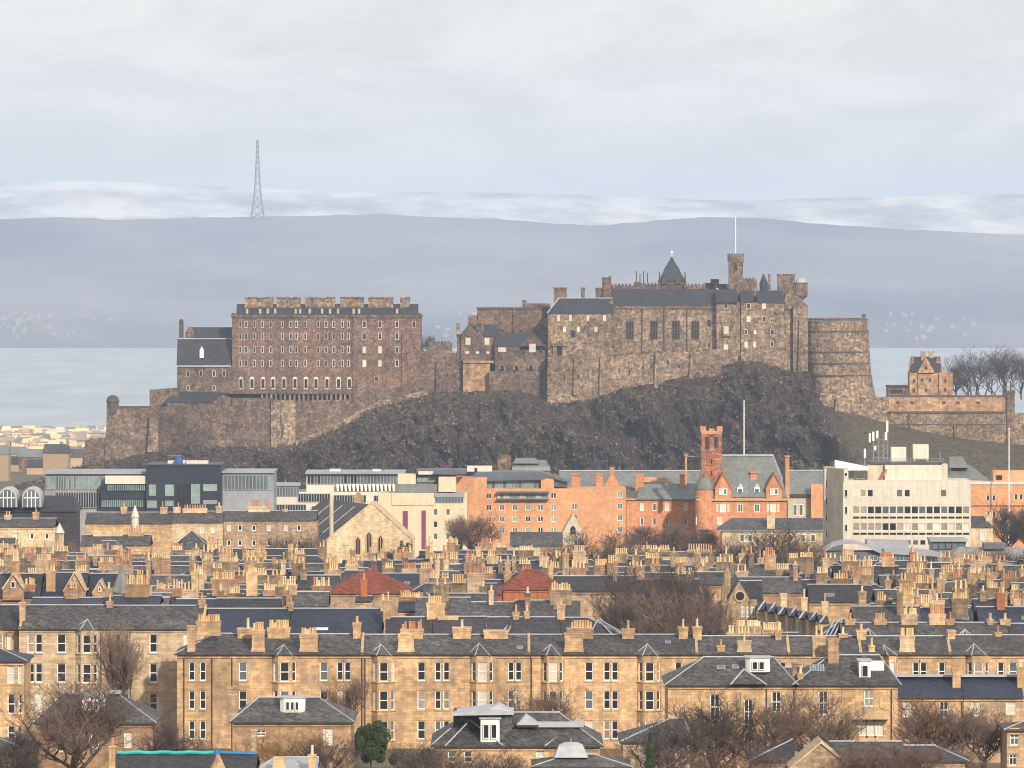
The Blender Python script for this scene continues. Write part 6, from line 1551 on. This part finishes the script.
g.loft(sq(554, 588, 757, .8), sq(559, 583, 746, 0)); g.loft(sq(559, 583, 746, 0), sq(565, 577, 743, -.6)); g.build('glass_lantern', 'lead', t)
g = MB(); g.cyl(X(571, D2), D2+1, Z(743, D2), Z(738.5, D2), .12, .05, 6); g.build('lantern_finial', 'honey_worn', t)
t = house('lower slate roof at bottom centre under the glass lantern', 572.0, 535, 628, 768, 755, depth=8, slate='slate', wall='honey_worn', name='house', cat='house', hipl=3, hipr=3)
t = house('small hipped outhouse with pale rendered wall, right of the centre villa', 590.0, 623, 690, 743, 719, depth=11, hipl=4.6, hipr=0.4, slate='slate', wall='render_cream', name='outhouse', cat='house')
# bottom left: sheeted shed and turret top
D = 560.0
t = house('low shed roof at bottom left with bright teal sheeting rolled along its ridge', D, 113, 256, 772, 754, depth=9, slate='slate_dark', wall='honey_worn', name='shed', cat='shed', ridge=False)
g = MB(); y = D+4.5; n = 14
for i in range(n):
    a, b = 117 + i*101/n, 117 + (i+1)*101/n
    g.bar((X(a, y), y, Z(752.5+.5*math.sin(i*1.7), y)), (X(b, y), y, Z(752.5+.5*math.sin((i+1)*1.7), y)), .17, 7)
g.build('teal_sheeting', 'teal_sheet', t)
g = MB(); g.bar((X(218, y), y, Z(752.5, y)), (X(256, y), y, Z(753.5, y)), .17, 6); g.cyl(X(217, y), y, Z(756, y), Z(750, y), .35, .3, 10); g.build('blue_sheeting', 'blue_sheet', t)
g = MB(); D3 = 556.0; g.cyl(X(218, D3), D3, Z(774, D3), Z(754, D3), .95, .12, 8); g.build('stone_cone', 'honey', t)
wstack(t, 556, 112, 6, 746, 772, 1, off=0, flare=0)
t = house('slate roof cut by the bottom left corner of the view', 575.0, -60, 30, 753, 736, depth=10, hipr=4.0, slate='slate', wall='honey_worn', name='house', cat='house', wins=[(6, 761, 8, 10, 'four')])
t = house('slate roofed house with brown gable at the bottom right among the bare trees', 575.0, 832, 905, 766, 742, depth=10, slate='slate', wall='honey_worn', name='house', cat='house')
gable_front(t, 575, 820, 62, 766, 741, 'honey_worn', off=-2, win=False)
t = house('half hidden slate roof right of the gable, behind the red twigged trees', 580.0, 905, 965, 762, 746, depth=9, slate='slate_dark', wall='honey_worn', name='house', cat='house', hipr=2.5)
t = house('grey slate roof glimpsed through bare branches in front of the right villas', 585.0, 752, 795, 762, 740, depth=9, slate='slate_dark', wall='honey_worn', name='house', cat='house', hipl=4)
t = house('low stone outbuilding with a white framed roof light at bottom left of centre', 570.0, 262, 318, 770, 758, depth=6, slate='zinc', wall='honey_worn', name='outhouse', cat='house', hipl=1)
wstack(t, 568, 279, 9, 757, 770, 0, off=0, flare=.3); wstack(t, 568, 312, 7, 755, 770, 1, off=0, flare=0)

# middle distance left: pale terraces
G_MID = 'pale terraces below the glass offices'
def midt(label, D, x0, x1, ye, yr, wxs, wys, sts=(), wall='honey_pale', **k):
    t = house(label, D, x0, x1, ye, yr, depth=9, wall=wall, slate=k.pop('slate', 'slate'), group=G_MID, gutter=False, wins=[(a, b, 4.2, 6.4, 'far', random.choice(['glass_dark', 'glass_dark', 'blind'])) for a in wxs for b in wys], **k)
    for px, w, yt, n in sts: rstack(t, px, w, yt, n, d=1.2, m=random.choice(['honey', 'honey_pale']))
    return t
midt('pale two storey terrace at far left below the arched dormers', 1160.0, -20, 55, 527.5, 518.5, (15, 32, 47), (536.5, 550), ((8, 7, 515, 2), (36, 6, 512, 3)))
midt('long low terrace right of the far left pale one, hidden behind a spirelet', 1180.0, 85, 172, 524, 512.5, (), (), ((124, 6, 507, 2), (164, 7, 507, 2)), 'honey')
midt('pale terrace with a straight row of chimneys left of the gable church', 1180.0, 172, 223, 523, 511.5, (202, 213), (530, 542), ((177, 7, 507, 2), (219, 6, 506, 2), (195, 24, 508.5, 9)), 'honey_pale')
midt('pinkish worn terrace directly left of the gable church', 1180.0, 223.5, 317, 521, 511, (229, 240, 254, 269, 286, 299), (528, 543), ((259, 22, 506, 9), (285, 5, 509, 2)), 'honey_worn')
midt('pale cream terrace behind tree tops at far left, with one pink lit window', 1120.0, -20, 14, 543, 538, (3,), (549,), ())
midt('triangular slate roofed pavilion with white hips, left of centre in the middle distance', 1090.0, 172, 209, 549, 530, (), (), (), hipl=3.4, hipr=3.4)
midt('low slate roofs beneath rows of cream chimneys, left middle distance', 1110.0, 80, 150, 546, 535, (), (), ((108, 30, 531, 12), (136, 16, 532, 6)), 'honey')
midt('tilted slate roofed block in the left middle distance before the cream chimneys', 1095.0, 100, 125, 553, 541, (), (), (), 'honey', hipr=2)
midt('long dark slate roof running behind the left roofscape', 1085.0, 205, 322, 560, 549, (), (), ((191+20, 8, 541, 2),), 'honey_worn', slate='slate_dark')
midt('long buff terrace roof with a row of small pots right of the tree clump', 1085.0, 624, 722, 556, 552, (), (), ((650, 40, 549, 16), (700, 26, 550, 10)), 'honey_pale')
midt('long purple slate terrace below the curved grey roof', 1085.0, 836, 930, 568, 561, (), (), ((845, 10, 556, 4), (883, 8, 557, 3), (915, 8, 556, 3)), 'honey', slate='slate_dark')
midt('dark slate terrace below the pale flat roofed shed', 1090.0, 930.5, 1040, 569, 562, (), (), ((960, 12, 558, 5), (985, 14, 557, 5)), 'honey', slate='slate_dark')
t = midt('long terrace seen end on with stepped slate roofs left of the tree clump', 1000.0, 612, 652, 571, 556, (), (), (), 'honey_worn')
t = thing('arched_roof_hall', 'dark slate hall with two big arched white dormer windows at left edge', 'hall', (X(35, 1300), 1300, ground_z(1300)))
D = 1300.0
fbox(t, 'wall', 'slate_dark', (-20, 76, 510, 560, 0, 12), D=D)
g = MB(); roof_slope(g, -25, 77, 497, 512, D, 9, 0, 0, 6); g.build('roof', 'slate_dark', t)
for px in (8, 32):
    g = MB('lead', 'glass_sky', 'white_paint'); a = [(px-9.5, 507)] + [(px-9.5*math.cos(math.pi*i/10), 498-11*math.sin(math.pi*i/10)) for i in range(11)] + [(px+9.5, 507)]
    pprism(g, [(x, y) for x, y in a], D, 8, -1.5)
    b = [(px-8, 507)] + [(px-8*math.cos(math.pi*i/10), 498.5-9.3*math.sin(math.pi*i/10)) for i in range(11)] + [(px+8, 507)]
    g.cur = 1; pprism(g, b, D, .3, -1.7); g.cur = 2
    for k in (-4, 0, 4): pbox(g, px+k-.4, px+k+.4, 491, 507, D, .2, -1.85)
    pbox(g, px-7.6, px+7.6, 497, 498, D, .2, -1.9); g.build('arched_dormer', None, t)
t = thing('church_spire', 'small pale pointed spirelet rising from the middle distance roofs at left', 'spire', (X(135, 1140), 1140, ground_z(1140)))
g = MB(); g.cyl(X(135, 1140), 1140, ground_z(1140), Z(517, 1140), .75, .7, 8); g.build('shaft', 'concrete_white', t)
g = MB(); g.cyl(X(135, 1140), 1140, Z(517, 1140), Z(505, 1140), .85, .05, 8); g.build('spire', 'concrete_white', t)
for px, yb, yt, lab in ((59.5, 533, 523, 'tiny white pyramid spirelet left of the taller pale one'), (140, 590, 573, 'slim grey pyramid roof among chimneys at left')):
    D = 1120.0 if yb < 560 else 930.0
    t = thing('spirelet', lab, 'spire', (X(px, D), D, ground_z(D))); g = MB(); g.cyl(X(px, D), D, ground_z(D), Z(yb, D), .8, .8, 4); g.build('shaft', 'honey_pale', t); g = MB(); g.cyl(X(px, D), D, Z(yb, D), Z(yt, D), 1.0, .04, 6); g.build('spire', 'slate_grey' if yb > 560 else 'concrete_white', t)

# city beyond the rock on the left, and the towns on the far shore
rc = random.Random(5)
for i in range(230):
    D = rc.uniform(4200, 5500) if i % 2 else rc.uniform(4700, 5500); px = rc.uniform(-25, 118); pale = rc.random() < .62
    w = rc.uniform(5, 12); h = rc.uniform(5, 10); z0 = ground_z(D)-1; x = X(px, D); g = MB('far_wall' if pale else 'far_tan', rc.choice(['far_wall', 'slate_grey', 'far_tan', 'concrete_grey']))
    g.box(x-w/2, x+w/2, D, D+14, z0, z0+h); g.cur = 1; y = D
    pk = rc.choice([.6, 1.2, 4]); w *= 1.5 if pk < 2 else 1
    n = len(g.v); g.loft([(x-w/2-.4, D-.4, z0+h), (x+w/2+.4, D-.4, z0+h), (x+w/2+.4, D+14.4, z0+h), (x-w/2-.4, D+14.4, z0+h)], [(x-w/2+.5, D+6.5, z0+h+pk), (x+w/2-.5, D+6.5, z0+h+pk), (x+w/2-.5, D+7.5, z0+h+pk), (x-w/2+.5, D+7.5, z0+h+pk)])
    solo('distant_building', g, None, 'pale sunlit building of the far city district between the castle rock and the sea' if pale else 'tan building of the far city district between castle rock and the sea', 'building', 'buildings of the far city district')
for i in range(26):
    D = rc.uniform(2650, 3500); px = -30 + i * 4.6 + rc.uniform(-3, 3); w = rc.uniform(9, 20); h = rc.uniform(7, 13); z0 = Z(rc.uniform(474, 484), D); x = X(px, D)
    g = MB(rc.choice(['castle_brown', 'far_tan', 'honey_worn']), rc.choice(['slate', 'slate_grey', 'slate_dark'])); g.box(x-w/2, x+w/2, D, D+12, ground_z(D)-1, z0+h); g.cur = 1
    g.loft([(x-w/2-.4, D-.4, z0+h), (x+w/2+.4, D-.4, z0+h), (x+w/2+.4, D+12.4, z0+h), (x-w/2-.4, D+12.4, z0+h)], [(x-w/2+.3, D+5.5, z0+h+4), (x+w/2-.3, D+5.5, z0+h+4), (x+w/2-.3, D+6.5, z0+h+4), (x-w/2+.3, D+6.5, z0+h+4)])
    g.cur = 0; g.box(x+w/2-1.5, x+w/2-.2, D+5, D+7, z0+h+1, z0+h+6)
    solo('old_town_house', g, None, 'brown slate roofed house of the old quarter just left of the castle rock', 'house', 'houses left of the castle rock')
g = MB(); g.cyl(X(97, 5300), 5300, ground_z(5300), Z(434, 5300), 2.5, 2, 8); g.cyl(X(97, 5300), 5300, Z(434, 5300), Z(426, 5300), 2, .2, 8)
solo('distant_spire', g, 'far_wall', 'tiny distant spire rising against the water, just left of the castle rock', 'spire')
for i in range(110):
    px = rc.choice([rc.gauss(40, 28), rc.gauss(28, 12), rc.gauss(22, 22), rc.gauss(440, 18), rc.uniform(-40, 180), rc.uniform(870, 980)]); D = rc.uniform(12760, 13450); w = rc.uniform(5, 12); x = X(px, D); z0 = near_z(px, D)-3
    h = rc.uniform(4, 7); g = MB(); g.box(x-w/2, x+w/2, D, D+18, z0, z0+h); g.loft([(x-w/2, D, z0+h), (x+w/2, D, z0+h), (x+w/2, D+18, z0+h), (x-w/2, D+18, z0+h)], [(x-w/2+1, D+8, z0+h+4), (x+w/2-1, D+8, z0+h+4), (x+w/2-1, D+10, z0+h+4), (x-w/2+1, D+10, z0+h+4)])
    solo('shore_house', g, 'far_town', 'tiny pale house in the hazy town on the far shore', 'house', 'houses on the far shore')
# ------------------------------------------------------------------ bare winter trees
def tree_proto(seed, spread=1.0, upright=.55, dense=4, stems=1):
    """trunk-and-limb mesh and twig mesh of a tree about 1 unit high (12 m real), grown by branching"""
    rt = random.Random(seed); T = MB(); C = MB(); C2 = MB()
    def tube(mb, p, q, r0, r1, n):
        d = (q - p)
        if d.length < 1e-6: return
        a = d.normalized().orthogonal().normalized(); b = d.normalized().cross(a); k = len(mb.v)
        for c, r in ((p, r0), (q, r1)):
            for i in range(n):
                t = 2*math.pi*i/n; mb.v.append(tuple(c + (a*math.cos(t) + b*math.sin(t))*r))
        for i in range(n):
            j = (i+1) % n; mb.f.append((k+i, k+j, k+n+j, k+n+i)); mb.mi.append(0)
    def grow(p, d, ln, r, lv):
        segs = 3 if lv < 3 else 2
        q = p; dd = d; mb = T if lv < 3 else C
        pts = [p]
        for s in range(segs):
            dd = (dd + Vector((rt.uniform(-.22, .22), rt.uniform(-.22, .22), rt.uniform(-.05, .16)))).normalized()
            nq = q + dd * ln / segs; tube(mb, q, nq, r*(1-.32*s/segs), r*(1-.32*(s+1)/segs), 6 if lv < 2 else (4 if lv < 4 else 3)); q = nq; pts.append(q)
        if lv >= 6: return
        nch = [7, dense, dense, 4, 3, 3][lv]
        for c in range(nch):
            f = 1.0 if c == 0 else rt.uniform(.35, 1.0)
            base = pts[min(segs, max(1, int(f*segs+.5)))] if lv else pts[-1] - d*(rt.uniform(0, .6)*ln if c else 0)
            side = Vector((rt.gauss(0, 1)*spread, rt.gauss(0, 1)*spread, rt.gauss(.15, .55))).normalized()
            nd = (dd*(1.05 if c == 0 else .55) + side*.85 + Vector((0, 0, upright*.45))).normalized()
            grow(base, nd, ln*rt.uniform(.58, .82), max(r*rt.uniform(.5, .66), .0010), lv+1)
    for s in range(stems):
        st = Vector((rt.uniform(-.08, .08), rt.uniform(-.08, .08), 0)) if stems > 1 else Vector((0, 0, 0))
        grow(st, Vector((rt.uniform(-.3, .3) if stems > 1 else 0, rt.uniform(-.3, .3) if stems > 1 else 0, 1)).normalized(), .3 if stems == 1 else .2, .02 if stems == 1 else .008, 0 if stems == 1 else 1)
    zs = max(v[2] for v in C.v); ws = sorted(abs(v[0]) for v in C.v); hw = ws[int(len(ws)*.97)]
    out = []
    for nm, mb in (('trunk', T), ('crown', C)):
        me = bpy.data.meshes.new(nm); me.from_pydata([(a/hw*.5, b/hw*.5, c/zs) for a, b, c in mb.v], [], mb.f); me.update(); out.append(me)
    return out
PROTO = {'big': tree_proto(3, 1.0, .5, 4), 'tall': tree_proto(8, .7, .9, 4), 'wide': tree_proto(21, 1.25, .35, 4), 'shrub': tree_proto(5, 1.0, .7, 3, 7), 'big2': tree_proto(33, .95, .55, 4)}
TM = {}
def tree(px, yb, yt, wpx, D, proto, twig, label, group=None, rot=None):
    k = (proto, twig)
    if k not in TM:
        tr, cr_ = [m.copy() for m in PROTO[proto]]
        tr.materials.append(MATS['bark']); cr_.materials.append(MATS[twig]); TM[k] = (tr, cr_)
    z0 = max(ground_z(D), 0) - .3 if yb is None else Z(yb, D); H = Z(yt, D) - z0; W = wpx*D/FPX
    t = thing('bare_shrub' if proto == 'shrub' and H < 8 else 'bare_tree', label, 'shrub' if proto == 'shrub' and H < 8 else 'tree', (X(px, D), D, z0), group)
    rz = random.uniform(0, 6.28) if rot is None else rot
    for nm, me in zip(('trunk', 'crown'), TM[k]):
        o = bpy.data.objects.new(nm, me); link(o, t); o.rotation_euler = (0, 0, rz); o.scale = (W, W, H)
    return t
GF = 'bare trees in the foreground gardens'
tree(122, None, 612, 66, 690, 'tall', 'twig_brown', 'largest bare tree, spread before the taller left terrace', GF)
tree(74, None, 668, 110, 575, 'big2', 'twig_brown', 'dark bare tree in front of the left foreground villa', GF)
tree(18, None, 722, 60, 572, 'wide', 'twig_purple', 'low dark bare tree at the bottom left corner', GF)
tree(168, None, 716, 60, 590, 'wide', 'twig_purple', 'purple brown bare tree between the two left foreground villas', GF)
tree(207, None, 735, 50, 578, 'shrub', 'twig_brown', 'scrubby bare growth behind the teal sheeted shed', GF)
tree(285, None, 722, 80, 590, 'shrub', 'twig_ochre', 'ochre twigged shrub against the villa with canted dormer', GF)
tree(325, None, 728, 60, 586, 'shrub', 'twig_purple', 'dark shrub at the right corner of the villa with canted dormer', GF)
tree(346, None, 668, 42, 694, 'tall', 'twig_red', 'slender bare climber like tree against the bayless terrace house', GF)
tree(420, None, 735, 70, 583, 'shrub', 'twig_purple', 'dark bare shrub just right of the evergreen bush', GF)
tree(455, None, 742, 60, 572, 'shrub', 'twig_brown', 'brown bare shrub before the left corner of the centre villa', GF)
tree(500, None, 746, 70, 565, 'shrub', 'twig_purple', 'purple bare shrub below the white dormer of the centre villa', GF)
tree(550, None, 678, 80, 655, 'big', 'twig_brown', 'bare tree rising behind the centre villa against the honey terrace', GF, 1.0)
tree(612, None, 742, 46, 590, 'shrub', 'twig_ochre', 'small ochre shrub left of the little hipped outhouse', GF)
tree(668, None, 712, 84, 582, 'big2', 'twig_purple', 'dark bare tree overlapping the little hipped outhouse', GF)
tree(712, None, 686, 100, 600, 'big', 'twig_purple', 'dense dark bare tree in front of the triangular roofed villa', GF, 2.2)
tree(765, None, 700, 90, 598, 'wide', 'twig_brown', 'brown bare tree under the canted dormer of the right villa', GF)
tree(818, None, 684, 92, 605, 'big2', 'twig_brown', 'bare tree left of the stone balcony', GF)
tree(722, None, 738, 100, 565, 'shrub', 'twig_red', 'reddish scrub at the bottom edge below the right villas', GF)
tree(862, None, 736, 80, 568, 'shrub', 'twig_red', 'red twigged scrub under the stone balcony', GF)
tree(925, None, 690, 100, 610, 'big', 'twig_red', 'red brown bare tree before the pair of navy roofed houses', GF, 4.1)
tree(905, None, 738, 90, 566, 'wide', 'twig_red', 'low red twigged tree at the bottom right', GF)
tree(985, None, 704, 76, 608, 'tall', 'twig_brown', 'upright bare tree near the bottom right corner house', GF)
tree(955, None, 735, 60, 590, 'shrub', 'twig_brown', 'brown bare shrub below the right navy roofed house', GF)
GM = 'bare trees of the middle distance'
tree(640, None, 557, 92, 792, 'big2', 'twig_purple', 'left tree of the dark purple clump among the tenement roofs', GM)
tree(682, None, 550, 84, 800, 'big', 'twig_purple', 'middle and tallest tree of the dark purple clump', GM)
tree(630, None, 584, 60, 764, 'tall', 'twig_purple', 'slim bare tree at the left front of the dark purple clump', GM)
tree(672, None, 566, 60, 812, 'tall', 'twig_purple', 'slim bare tree at the back of the dark purple clump', GM)
tree(706, None, 568, 44, 785, 'wide', 'twig_purple', 'right tree of the dark purple clump, beside the gothic church', GM)
tree(660, None, 580, 110, 762, 'wide', 'twig_brown', 'lower brown tree in front of the dark purple clump', GM)
tree(692, None, 588, 66, 758, 'shrub', 'twig_purple', 'low growth at the foot of the dark purple clump', GM)
for px, yt, w, D, pr, tw, lab in (
    (592, 522, 76, 1050, 'big2', 'twig_purple', 'broad bare tree in front of the middle of the red brick hotel'),
    (562, 536, 50, 1040, 'wide', 'twig_brown', 'small bare tree left of the broad one before the brick hotel'),
    (625, 534, 54, 1045, 'wide', 'twig_brown', 'bare tree at the right end of the brick hotel'),
    (483, 508, 56, 1330, 'big', 'twig_red', 'pinkish bare tree against the left corner of the brick hotel'),
    (460, 513, 30, 1340, 'tall', 'twig_brown', 'slender pale bare tree before the cream hotel\'s right edge'),
    (768, 521, 86, 1060, 'big2', 'twig_purple', 'large bare tree in front of the slate hipped lodge'),
    (735, 535, 56, 1055, 'wide', 'twig_purple', 'lower bare tree left of the large one before the lodge'),
    (803, 532, 56, 1050, 'wide', 'twig_brown', 'bare tree between the lodge and the curved grey roof'),
    (645, 522, 44, 1420, 'wide', 'twig_purple', 'bare tree before the left part of the sandstone hospital wing'),
    (678, 519, 46, 1425, 'wide', 'twig_brown', 'bare tree before the right part of the sandstone hospital wing'),
    (705, 525, 34, 1415, 'wide', 'twig_purple', 'small bare tree below the lead domed turret'),
    (68, 537, 70, 1050, 'wide', 'twig_brown', 'brown bare tree at left below the white spirelet'),
    (100, 549, 60, 1060, 'shrub', 'twig_purple', 'low purple brown thicket left of the slate pavilion'),
    (150, 548, 70, 1065, 'shrub', 'twig_purple', 'low thicket under the slate pavilion'),
    (275, 532, 46, 1150, 'wide', 'twig_brown', 'bare tree in front of the pinkish worn terrace'),
    (305, 528, 34, 1150, 'big', 'twig_brown', 'bare tree just left of the gabled church'),
    (240, 548, 80, 1068, 'shrub', 'twig_purple', 'purple thicket below the pinkish worn terrace'),
    (393, 548, 36, 1290, 'shrub', 'ivy', 'dark evergreen scrub at the foot of the church lancets'),
    (985, 545, 70, 1100, 'big2', 'twig_brown', 'bare tree in front of the pale flat roofed shed'),
    (1015, 549, 50, 1095, 'wide', 'twig_purple', 'bare tree at the right edge below the brick building'),
    (930, 553, 50, 1080, 'wide', 'twig_purple', 'low bare tree below the glazed entrance block'),
    (1003, 497, 46, 1500, 'big', 'twig_purple', 'bare tree screening the brick building at right edge'),
    (1030, 503, 40, 1495, 'wide', 'twig_purple', 'bare tree cut by right edge before the brick building'),
    (845, 549, 34, 1110, 'shrub', 'twig_purple', 'low bare scrub under the left end of the curved roof')):
    tree(px, None, yt, w, float(D), pr, tw, lab, GM)
GC = 'bare trees on the castle hill'
tree(974, 399, 344, 48, 2540, 'shrub', 'twig_purple', 'left of the large bare trees behind the castle gatehouse', GC)
tree(1002, 399, 342, 52, 2545, 'shrub', 'twig_purple', 'middle large bare tree on the skyline behind the castle gatehouse', GC)
tree(1030, 400, 346, 50, 2550, 'shrub', 'twig_purple', 'bare tree cut by the right edge on the castle hill', GC)
tree(426, 362, 333, 16, 2520, 'tall', 'twig_purple', 'small bare tree peeping between the barracks and link wall', GC)
tree(956, 400, 362, 30, 2542, 'wide', 'twig_purple', 'smaller bare tree close behind the gatehouse\'s right wall', GC)

# evergreen bush and conifers
def leafy(name, px, yb, yt, wpx, D, label, cat, seed, cone=False, n=5200):
    rt = random.Random(seed); z0 = ground_z(D) if yb is None else Z(yb, D); H = Z(yt, D)-z0; W = wpx*D/FPX
    t = thing(name, label, cat, (X(px, D), D, z0)); x, y = X(px, D), D
    g = MB(); g.bar((x, y, z0), (x, y, z0+H*.6), .12, 6, .04); g.build('trunk', 'bark', t)
    cl = [(Vector((rt.gauss(0, .28), rt.gauss(0, .28), rt.uniform(.15, .85))), rt.uniform(.1, .2)) for _ in range(26)]
    g = MB()
    for i in range(n):
        if cone:
            h = rt.random(); r = (1-h)*.5*math.sqrt(rt.uniform(.3, 1))*(.8+.2*math.sin(h*40)); a = rt.uniform(0, 6.28); c = Vector((r*math.cos(a), r*math.sin(a), h))
        else:
            c0, rr2 = rt.choice(cl); v = Vector((rt.gauss(0, 1), rt.gauss(0, 1), rt.gauss(0, 1))).normalized()*rr2*rt.uniform(.75, 1.05); c = c0+v
        p = Vector((x+c.x*W, y+c.y*W, z0+c.z*H)); u = Vector((rt.gauss(0, 1), rt.gauss(0, 1), rt.gauss(0, 1))).normalized(); w = u.orthogonal().normalized(); s = rt.uniform(.07, .16)
        g.quad(p-u*s-w*s*.6, p+u*s-w*s*.6, p+u*s*.7+w*s*.7, p-u*s*.7+w*s*.7)
    g.build('foliage', 'ivy', t)
leafy('evergreen_bush', 371, None, 719, 34, 640.0, 'dark green evergreen bush beside the villa with canted dormer', 'bush', 2, n=9000)
leafy('conifer', 650, None, 733, 22, 574.0, 'small dark conifer before the little hipped outhouse', 'conifer', 4, True)
leafy('evergreen_bush', 433, None, 748, 22, 590.0, 'low green bush half under the centre villa\'s left eaves', 'bush', 6, n=4000)
leafy('evergreen_bush', 403, None, 540, 16, 1300.0, 'small dark evergreen at the right foot of the gabled church', 'bush', 9, n=1500)
